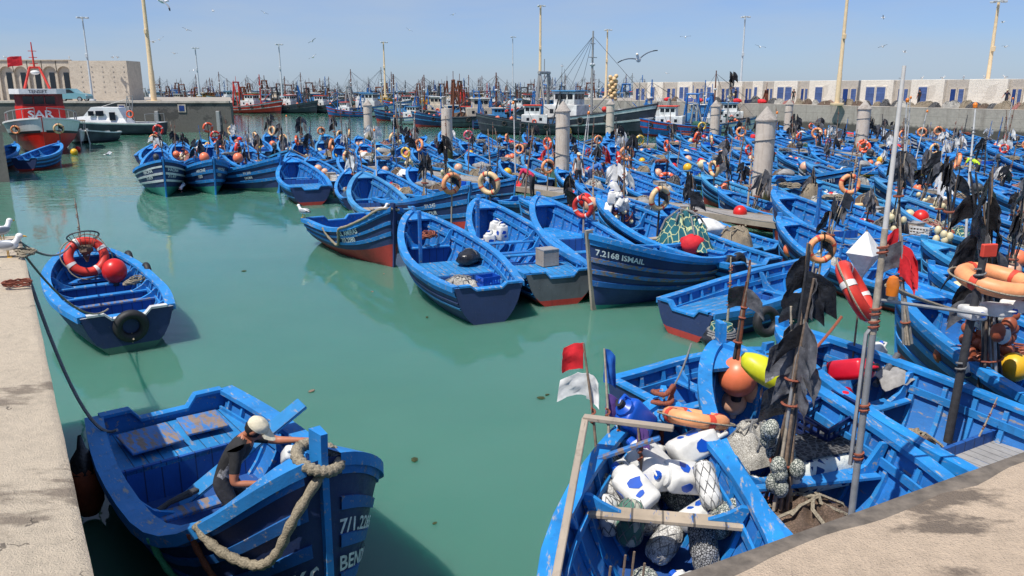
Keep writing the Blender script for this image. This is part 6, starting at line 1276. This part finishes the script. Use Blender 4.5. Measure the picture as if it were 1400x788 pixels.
for x_, w_, h_ in ((1.2, .55, .5), (.3, .8, .55), (-1.0, .6, .85)): m = mb('glass_dark'); m.box((x_, 1.22, 2.3 - (.3 if h_ > .8 else 0)), (w_, .16, h_), ch=.02); m.build('window', o)
m = mb('galvanised'); m.tube([(-2.2, -.8, 1.2), (-2.6, -.8, 4.1), (-2.6, .8, 4.1), (-2.2, .8, 1.2)], .05, 6); m.tube([(-3.2, .8, 1.2), (-2.6, .8, 4.1)], .04, 6); m.tube([(.6, 0, 2.95), (-2.6, 0, 3.9)], .025, 5)
for x_ in (-4.5, -5.5): m.tube([(x_, 1.5, 1.2), (x_, 1.5, 2.2), (x_, -1.5, 2.2), (x_, -1.5, 1.2)], .03, 5)
m.build('mast_frame', o, smooth=60); m = mb('ring_orange'); m.torus(.34, .08, 20, 8, XF((-2.9, 1.3, 2.2), rx=math.pi / 2)); m.build('life_ring', o, smooth=60); tag(o, 'white cabin patrol boat with a dark hull lying along the inner quay', 'patrol boat')
for k, (px, py, hl, lb, cab_) in enumerate(((108, 195, 'white_paint', 'small white launch with a tan canopy beside the rescue boat', 1), (121, 194, 'white_paint', 'small white open dinghy between the launch and the patrol boat', 0), (140, 194, 'dark_hull', 'small dark dinghy with a white rail nearest the patrol boat', 0))):
    H = Hull(L=4.6, B=.95, zs=.85, zb=1.2, draft=.3); o = empty('dinghy', at(px, py, 0), -1.0 - .3 * k); parts_boat(o, H, dict(side=hl, bottom='black_hull', vb=.35, rail='white_paint', inner='white_paint', ribs=False, thwarts=[(.4, .3, .3, 'white_paint')]))
    if cab_: m = mb('net_tan'); m.box((-.4, 0, 2.0), (2.0, 1.5, .08), ch=.03); cn = m.build('canopy', o); m = mb('galvanised'); [m.tube([(x_, y_, .5), (x_, y_, 2.0)], .03, 5) for x_ in (-1.2, .4) for y_ in (-.65, .65)]; m.build('canopy_posts', cn)
    tag(o, lb, 'dinghy')
# ------------------------------------------------------------------ trawlers beyond the boats
def make_trawler(hullc, bot, stripe, house, roof, mastc, seed, L=16., gantry=True, floats=False):
    r = random.Random(seed); B = L * .165; H = Hull(L=L, B=B, zs=1.9, zb=3.7, draft=.9, tw=.8, p=2.3, q=.7, rake=1.2); o = empty('trawler'); parts_boat(o, H, dict(side=hullc, bottom=bot, vb=.36, rail=hullc if hullc != 'white_paint' else 'grey_hull', inner='grey_hull', ribs=False, notch=0, floor='grey_hull', stem='dark_hull', gw=.3, stripes=[(.88, .96, stripe), (.62, .67, stripe)]), 1.15)
    hx = r.choice((-L * .12, -L * .2, L * .02)); hl = L * .28; hw = B * 1.25; m = mb(house); m.box((hx, 0, 2.3), (hl, hw, 2.3), ch=.05); m.box((hx + hl * .08, 0, 4.2), (hl * .62, hw * .82, 1.56), ch=.06); m.build('wheelhouse', o, smooth=0)
    for sy in (-1, 1):
        for i in range(3): k = mb('glass_dark'); k.box((hx + hl * (.08 + (i - 1) * .19), sy * hw * .41, 4.4), (hl * .15, .05, .6), ch=.015); k.build('window', o, smooth=0)
        for i in range(2): k = mb('glass_dark'); k.box((hx + hl * (-.25 + .5 * i), sy * hw * .5, 2.7), (.5, .06, .5), ch=.02); k.build('porthole', o, smooth=0)
    for i in range(3): k = mb('glass_dark'); k.box((hx + hl * .392, (i - 1) * hw * .25, 4.4), (.05, hw * .2, .62), ch=.015); k.build('window', o, smooth=0)
    k = mb(roof); k.box((hx + hl * .08, 0, 5.06), (hl * .74, hw * .95, .16), ch=.03); k.build('roof', o, smooth=0)
    k = mb(mastc); mx_ = hx + hl * .75; mh = r.uniform(8.5, 12); k.tube([(mx_, 0, 1.2), (mx_, 0, mh)], [.2, .1], 8); k.tube([(mx_, -1.1, mh * .75), (mx_, 1.1, mh * .75)], .05, 6); k.tube([(mx_, -.6, mh * .88), (mx_, .6, mh * .88)], .04, 6); k.tube([(mx_, 0, 2.6), (mx_ + L * .2, 0, 5.6)], .07, 6); ms = k.build('mast', o, smooth=60)
    k = mb('lamp_grey'); k.ball((mx_, 0, mh * .68), .34, 10, 7, (1, 1, .6)); k.build('radar', ms, smooth=60)
    k = mb('steel_dark')
    for e in ((L * .48, 0, 3.8), (-L * .45, B * .6, 2.4), (-L * .45, -B * .6, 2.4), (hx, B * .8, 2), (hx, -B * .8, 2)): k.tube([(mx_, 0, mh * .95), e], .025, 4)
    k.tube([(hx - hl * .2, .4, 5.1), (hx - hl * .2, .4, 8.2)], .02, 4); k.tube([(hx, -.6, 5.1), (hx, -.6, 7.6)], .02, 4); k.build('rigging', o, smooth=0)
    if gantry:
        k = mb(mastc); gx = -L * .42; gh = r.uniform(6, 9)
        for sy in (-1, 1): k.tube([(gx, sy * B * .62, 1.2), (gx + .4, sy * B * .4, gh)], .2, 6); k.tube([(gx + 1.8, sy * B * .6, 1.2), (gx + .4, sy * B * .4, gh)], .14, 6)
        k.tube([(gx + .4, -B * .5, gh), (gx + .4, B * .5, gh)], .2, 6); k.tube([(gx + .4, -B * .4, gh * .75), (gx + .4, B * .4, gh * .75)], .08, 6); k.tube([(gx + .4, -B * .4, gh * .75), (gx + .4, B * .4, gh)], .06, 5); k.tube([(gx + .4, 0, gh), (gx + .4, 0, gh + 1.6)], .06, 5); k.build('gantry', o, smooth=60)
    k = mb(r.choice(('net_green', 'net_blue', 'net_black', 'net_brown'))); k.ball((-L * .3, 0, 1.6), 1.4, 16, 9, (1.3, .9, .7), .5, seed, 2.2); k.build('net_pile', o, smooth=70)
    for sy in (-1, 1): k = mb('ring_orange'); k.torus(.33, .09, 16, 7, XF((hx, sy * (hw * .5 + .06), 2.3), rx=math.pi / 2)); k.build('life_ring', o, smooth=60)
    fm_ = r.choice(('red_paint', 'white_paint', 'buoy_orange'))
    for i in range(5): k = mb(fm_); k.ball((L * .1 + r.uniform(0, L * .2), r.uniform(-B * .5, B * .5), 2.0 + r.uniform(0, 1)), .34, 10, 7); k.build('deck_float', o, smooth=60)
    for sd in (1, -1):
        for t in (.25, .5, .7): k = mb('tyre_black'); p = H.o(t, .8, sd) + H.nrm(t, .8, sd) * .12; k.torus(.36, .13, 14, 7, XF(p, rx=math.pi / 2)); k.build('fender_tyre', o, smooth=60)
    if floats:
        k = mb('buoy_yellow'); k.mat('ring_pale')
        for i in range(22): a = i * 2.4; k.ball((mx_ + L * .17 + .36 * math.cos(a), .36 * math.sin(a), 4.2 + .12 * i), .25, 10, 7)
        k.build('float_string', o, smooth=60)
    return o
TP = {'red': Proto(lambda: make_trawler('red_paint', 'maroon', 'white_stripe', 'white_paint', 'orange_red', 'red_paint', 1)), 'dark': Proto(lambda: make_trawler('dark_hull', 'black_hull', 'grey_hull', 'white_paint', 'orange_red', 'steel_dark', 2)), 'striped': Proto(lambda: make_trawler('white_paint', 'red_bottom', 'blue', 'white_paint', 'sky_stripe', 'galvanised', 3)), 'grey': Proto(lambda: make_trawler('grey_hull', 'red_bottom', 'dark_hull', 'facade_cream', 'white_paint', 'rust', 4)), 'blue': Proto(lambda: make_trawler('blue', 'red_bottom', 'red_paint', 'white_paint', 'orange_red', 'steel_blue', 5)), 'green': Proto(lambda: make_trawler('green_hull', 'maroon', 'white_stripe', 'white_paint', 'sky_stripe', 'rust', 6)), 'whiteblue': Proto(lambda: make_trawler('dark_hull', 'black_hull', 'white_stripe', 'white_paint', 'sky_stripe', 'galvanised', 7, floats=True)), 'teal': Proto(lambda: make_trawler('navy', 'red_bottom', 'sky_stripe', 'sky_stripe', 'white_paint', 'steel_blue', 8)), 'rusty': Proto(lambda: make_trawler('black_hull', 'red_bottom', 'yellow_stripe', 'yellow_stripe', 'white_paint', 'rust', 9))}
TDESC = {'red': 'red hulled trawler', 'dark': 'dark trawler, orange roof', 'striped': 'white hulled trawler, blue stripes', 'grey': 'grey trawler, cream wheelhouse', 'blue': 'blue trawler, orange roof', 'green': 'green hulled trawler', 'whiteblue': 'dark trawler with yellow floats', 'teal': 'navy trawler, blue wheelhouse', 'rusty': 'black trawler, yellow wheelhouse'}
def trawler(kind, px, py, hd, s_=1.0, lab=None):
    o = TP[kind].put(at(px, py, 0), R(hd), s_); tag(o, lab, 'trawler', 'fishing trawlers in the outer harbour', None if lab else TDESC[kind]); return o
trawler('red', 352, 155, -18, .72, 'red trawler with a white house beyond the end of the inner quay'); trawler('dark', 402, 155, -22, .7, 'dark trawler with its bow next to the red trawler'); trawler('dark', 446, 155, -18, .68, 'dark trawler, second along from the red trawler'); trawler('striped', 515, 160, -14, .8, 'white and blue striped trawler behind the slim open water pile'); trawler('grey', 590, 166, 168, .72, 'grey trawler with a cream house behind the flat topped pile')
trawler('teal', 612, 174, 184, .55, 'small navy wooden trawler low in front of the grey one'); trawler('grey', 668, 174, 12, .72, 'grey trawler lying across behind the rafted blue boats'); trawler('dark', 716, 184, 176, .62, 'dark trawler with a white and orange house by the capped piles'); trawler('whiteblue', 806, 184, -32, .92, 'big dark hulled trawler with white stripes, blue roof and strung yellow floats'); trawler('blue', 918, 187, 160, .62, 'blue trawler with a red band beside the capped pile'); trawler('green', 1000, 176, 172, .62, 'green trawler at the end of the storehouse quay'); trawler('teal', 958, 178, 60, .6, 'small navy trawler between the blue one and the green one')
for k, (px, py, kd, s_) in enumerate(((545, 166, 'teal', .5), (572, 170, 'striped', .48), (640, 172, 'blue', .5), (690, 176, 'teal', .5), (745, 178, 'striped', .5), (775, 178, 'blue', .52), (845, 180, 'teal', .5), (985, 182, 'striped', .5), (475, 160, 'blue', .5), (660, 164, 'red', .55), (700, 160, 'striped', .6), (760, 162, 'teal', .6), (880, 170, 'striped', .55))): trawler(kd, px, py, (160, -20, 175, 10)[k % 4], s_)
kinds = list(TP)
for k in range(112):
    px = 218 + (k % 28) * 24 + rng.uniform(-9, 9); py = (152, 148, 145, 142)[k // 28] + rng.uniform(-1.5, 1.5)
    if px < 345: py = rng.uniform(142, 146)
    trawler(rng.choice(('dark', 'striped', 'grey', 'teal', 'grey', 'rusty', 'blue', 'striped', 'rusty', 'striped', 'green')), px, py, rng.choice((0, 180, 200, -20, 60, -60)) + rng.uniform(-20, 20), rng.uniform(.55, .82))
# ------------------------------------------------------------------ gear, nets and people on the storehouse quay
for k in range(34):
    px = 1030 + k * 12 + rng.uniform(-4, 4); p = on_wall(px, rng.uniform(.8, 1.9)); p.z = 3.1; put_gear('heap', p, sc1=(rng.uniform(1.2, 2.2), rng.uniform(1.0, 1.6), rng.uniform(.9, 1.5)), col=rng.choice(('tan', 'tan', 'pink', 'white', 'brown', 'tan', 'white', 'black')))
for k in range(16): p = on_wall(890 + k * 10 + rng.uniform(-4, 4), rng.uniform(.5, 2)); p.z = 3.1; put_gear(rng.choice(('heap', 'sack', 'crate', 'bundle')), p, sc1=rng.uniform(1.2, 1.8))
walk = dict(knL=(.18, .10, .52), anL=(.10, .10, .12), toL=(.24, .11, .06), knR=(.02, -.10, .50), anR=(-.22, -.10, .16), toR=(-.1, -.11, .05), elL=(-.14, .24, 1.18), wrL=(.02, .24, .98), elR=(.12, -.24, 1.17), wrR=(.30, -.22, 1.02))
bend = dict(waist=(.10, 0, 1.05), chest=(.32, 0, 1.14), neck0=(.46, 0, 1.18), neck=(.54, 0, 1.19), head=(.62, 0, 1.18), crown=(.70, 0, 1.20), shL=(.42, .18, 1.16), shR=(.42, -.18, 1.16), elL=(.52, .22, .90), wrL=(.62, .2, .68), elR=(.52, -.22, .90), wrR=(.62, -.2, .68), face=(.5, 0, -.85))
def person(p, rz, lab, pose={}, **k): o = make_person(pose, **k); o.location = p; o.rotation_euler.z = rz; tag(o, lab, 'person'); return o
def onw(px, off, z=3.1): p = on_wall(px, off); p.z = z; return p
person(onw(1374, 2.4), 3.6, 'man in a white cap striding past the blank storehouse front', walk, shirt='shirt_navy', hat='cap_cream'); person(onw(1255, 2.6), 2.0, 'person in dark clothes standing between two blue storehouse doors', {}, shirt='shirt_black'); person(onw(1084, 2.6), 4, 'person in black standing by the storehouses beyond the slim quay wall pile', {}, shirt='shirt_black'); person(onw(1005, 2.4), 2, 'person standing on the storehouse quay by the pale lamp post', {}, shirt='shirt_navy')
for px, py, lab, pose, kw, rz in ((728, 272, 'person in a pink shirt sitting low beside the capped pile', bend, dict(shirt='shirt_pink'), 2.6), (806, 262, 'person in a blue shirt bending over beside the white jug bundle', bend, dict(shirt='shirt_blue', legs='jeans'), .4), (790, 262, 'person in a white cap standing beside the bending person', {}, dict(shirt='grey_cloth', hat='cap_cream'), -1.2), (1118, 214, 'person in navy standing in a boat before the quay wall', {}, dict(shirt='shirt_navy', hat='cap_cream'), -1.5), (1334, 252, 'person in a lime vest among the far boats before the quay wall', bend, dict(shirt='shirt_lime'), 2.2), (760, 235, 'person in dark clothes standing behind the pink shirted person', {}, dict(shirt='shirt_black'), -1), (1050, 205, 'person in black bending between the far boats', bend, dict(shirt='shirt_black'), 1)): person(at(px, py, .45), rz, lab, pose, **kw)
# gulls in the air and on roofs
fg = at(700, 400, 0); 
def air(px, py, d): c, s_ = math.cos(PITCH), math.sin(PITCH); x = (px - 700) / FPX; y = -(py - 394) / FPX; v = Vector((x, c + y * s_, -s_ + y * c)); return Vector((0, 0, CAMH)) + v * d
gull(air(875, 90, 36), 2.6, 'large seagull gliding in front of the sky above the trawler floats', 1.35, True, (.3, -.1, -1.75)); gull(air(218, 6, 30), 1.0, 'seagull flying at the top of the picture beside the cream post', .8, True, (.9, .2, 1.2)); gull(at(148, 216, .5), .6, 'white gull skimming low over the water before the HACINA boat', 1.0, True, (.1, .1, .3))
for k in range(20): gull(air(rng.uniform(200, 1380), rng.uniform(12, 104), rng.uniform(90, 150)), rng.uniform(0, 6), None, 1.0, True, (rng.uniform(-.5, .5), rng.uniform(-.3, .3), rng.uniform(0, 6)), auto='small gull in flight')
for k in range(12): gull(Vector((rng.uniform(-80, -53), 112.3, 8.85)), rng.uniform(0, 6), None, .9, False, auto='gull on the roof edge') if k < 6 else gull(onw(1060 + 28 * k, 4.6, 5.8), rng.uniform(0, 6), None, .9, False, auto='gull on the roof edge')
# nets, coils and bits lying in the wells of the near boats
lE = lambda x, y, z: loc_(E_, x, y, z)
for fn, x, y, z, kd, cl, s_, lb in ((lD, .3, .1, .16, 'heap', 'brown', (1.4, 1.3, 1.1), 'brown net heap in the well of the flag bundle boat'), (lD, -.9, .1, .16, 'heap', 'black', (1.5, 1.5, 1.2), 'dark net heap in the well nearest the quay'), (lE, .9, -.1, .16, 'heap', 'tan', (1.5, 1.4, 1.0), 'tan net heap behind the tall white pole'), (lE, 1.25, .3, .16, 'heap', 'blue', (1.2, 1.2, 1.0), 'blue net heap in the red drum boat'), (lE, 1.6, .25, .2, 'float', 'white', 1.2, 'string of white floats in the bow of the red drum boat'),
    (lD, .9, .3, .2, 'float', 'netted', 1.2, 'string of netted floats by the orange buoy'), (lE, -.6, -.4, .7, 'coil', None, 1.1, 'coil of rope on the worn plank deck'), (lE, .75, -.45, .2, 'crate', 'blue', 1.0, 'blue crate in the well of the red drum boat')):
    put_gear(kd, fn(x, y, z), sc1=s_, col=cl, label=lb, **({} if kd != 'crate' else {'rz': .9}))
for k in range(12):                        # scraps adrift on the harbour water
    p = at(rng.uniform(230, 760), rng.uniform(330, 740), .012); m = mb(rng.choice(('stick', 'weed', 'weed'))); s_ = rng.uniform(.02, .05); m.ball((0, 0, 0), s_, 6, 4, (1.6, 1, .4), .4, k, 3); o = m.build('floating_scrap', loc=p, rz=rng.uniform(0, 6)); tag(o, None, 'scrap', 'scraps adrift on the water', 'small scrap adrift')
o = empty('brown_float_cluster', at(1350, 520, .75)); rr_ = random.Random(5)
for c_ in range(9):
    x0, y0 = rr_.uniform(-.42, .42), rr_.uniform(-.22, .22); zt = rr_.uniform(1.0, 1.45)
    k = mb('stick_dark'); k.tube([(x0, y0, .0), (x0 * .5, y0 * .5, zt + .7)], .012, 5); k.build('string', o, smooth=60)
    for j in range(5): k = mb('buoy_brown'); f_j = .12 + .19 * j; s_ = f_j / (zt + .7); k.ball((x0 * (1 - .5 * s_) + rr_.uniform(-.03, .03), y0 * (1 - .5 * s_), f_j + rr_.uniform(-.02, .02) + zt - 1.0), .095, 10, 7, (1, 1, 1.0)); k.build('float', o, smooth=60)
tag(o, 'hanging cluster of brown net floats strung below the flat peach ring', 'floats', GB['float'])
fJ = at(850, 322, .6); put_gear('pole', fJ, 0, 1.1, 1, label='pole carrying white jugs and cream floats behind the red ring boat', rot=(0, 0, 0))
for k in range(9): put_gear('can', over(fJ, 850 + rng.uniform(-17, 17), 272 + rng.uniform(-11, 13)) + Vector((0, rng.uniform(-.15, .15), 0)), col='white', sc1=1.0, rot=(rng.uniform(0, 3), rng.uniform(-1, 1), k))
for k in range(5): put_gear('float', over(fJ, 846 + rng.uniform(-9, 9), 288 + 7 * k), col='cream', sc1=.8, rot=(1.4, 0, k))
for a, b in PONT:                          # gear set down on the pontoons
    for k in range(22):
        p = a.lerp(b, rng.uniform(.03, .97)); p.z = .39; put_gear(rng.choice(('heap', 'float', 'crate', 'coil', 'sack', 'buoy', 'can', 'box')), p + Vector((rng.uniform(-.3, .3), rng.uniform(-.3, .3), 0)))
for k, (x, y, z, lb) in enumerate(((.95, -.05, .55, 'netted float deep under the jug heap, bow end'), (.6, .35, .5, 'netted float under the jug heap by the frame'), (.5, -.55, .55, 'netted float under the jug heap, quay end'), (.3, .1, .35, 'netted float lowest under the jug heap'))): netted(lC(x, y, z), (.3 * k - .4, .6, .3), .5, .14, ('netted_float', 'net_white_fine')[k % 2], lb)
# ------------------------------------------------------------------ what each repeat lies next to
LM = {'weedy': 'the weedy pile', 'pink': 'the pink shirt pile', 'flat': 'the flat topped pile', 'open': 'the open water pile', 'white': 'the yellow floats pile', 'tug': 'the blue trawler pile', 'wall': 'the quay wall pile', 'teal': 'the teal boat pile'}
LMX = [(v, pj((PILES[k].location.x, PILES[k].location.y, .8))) for k, v in LM.items()]
LMX += [('the HACINA boat', (228, 245)), ('the EL AMIRAS boat', (480, 310)), ('the ISMAIL boat', (880, 370)), ('the tall white pole', (1215, 300)), ('the flat peach ring', (1362, 382)), ('the yellow striped boat', (1280, 240)), ('the rescue boat', (50, 180)), ('the arched building', (90, 95)), ('the red trawler', (352, 145)), ('the grey trawler', (590, 155)), ('the striped trawler', (515, 150)), ('the yellow float trawler', (812, 150)), ('the blank storehouse', (1346, 130)), ('the striding man', (1374, 145)), ('the pale lamp post', (1011, 80)), ('the slimmest lamp post', (701, 80)), ('the thick cream post', (211, 80)), ('the ring headed lamp', (738, 40))]
ORD = ['first', 'second', 'third', 'fourth', 'fifth', 'sixth', 'seventh', 'eighth', 'ninth', 'tenth']
def ordw(n): return ORD[n - 1] if n <= 10 else f'{n}th' if n % 10 not in (1, 2, 3) or n % 100 in (11, 12, 13) else f"{n}{ {1: 'st', 2: 'nd', 3: 'rd'}[n % 10]}"
SIDE = {0: 'storehouse side', 1: 'far side', 2: 'pier side', 3: 'near side'}
grp = {}
for o, base in AUTO:
    q = o.location; u, v = pj((q.x, q.y, q.z)); lm, (lu, lv) = min(LMX, key=lambda t: (t[1][0] - u) ** 2 + ((t[1][1] - v) * 2.2) ** 2)
    a = math.degrees(math.atan2((lv - v) * 2.2, u - lu)); sdx = int(((a + 45) % 360) // 90); grp.setdefault((base, lm, sdx), []).append(((lu - u) ** 2 + ((lv - v) * 2.2) ** 2, o))
for (base, lm, sdx), lst in grp.items():
    lst.sort(key=lambda t: t[0])
    for n, (_, o) in enumerate(lst): o['label'] = f"{base}, {'first' if n == 0 else ordw(n + 1)} on the {SIDE[sdx]} of {lm}" if len(lst) > 1 else f"{base} on the {SIDE[sdx]} of {lm}"
print('objects', len(bpy.data.objects), 'things', len(ALL))
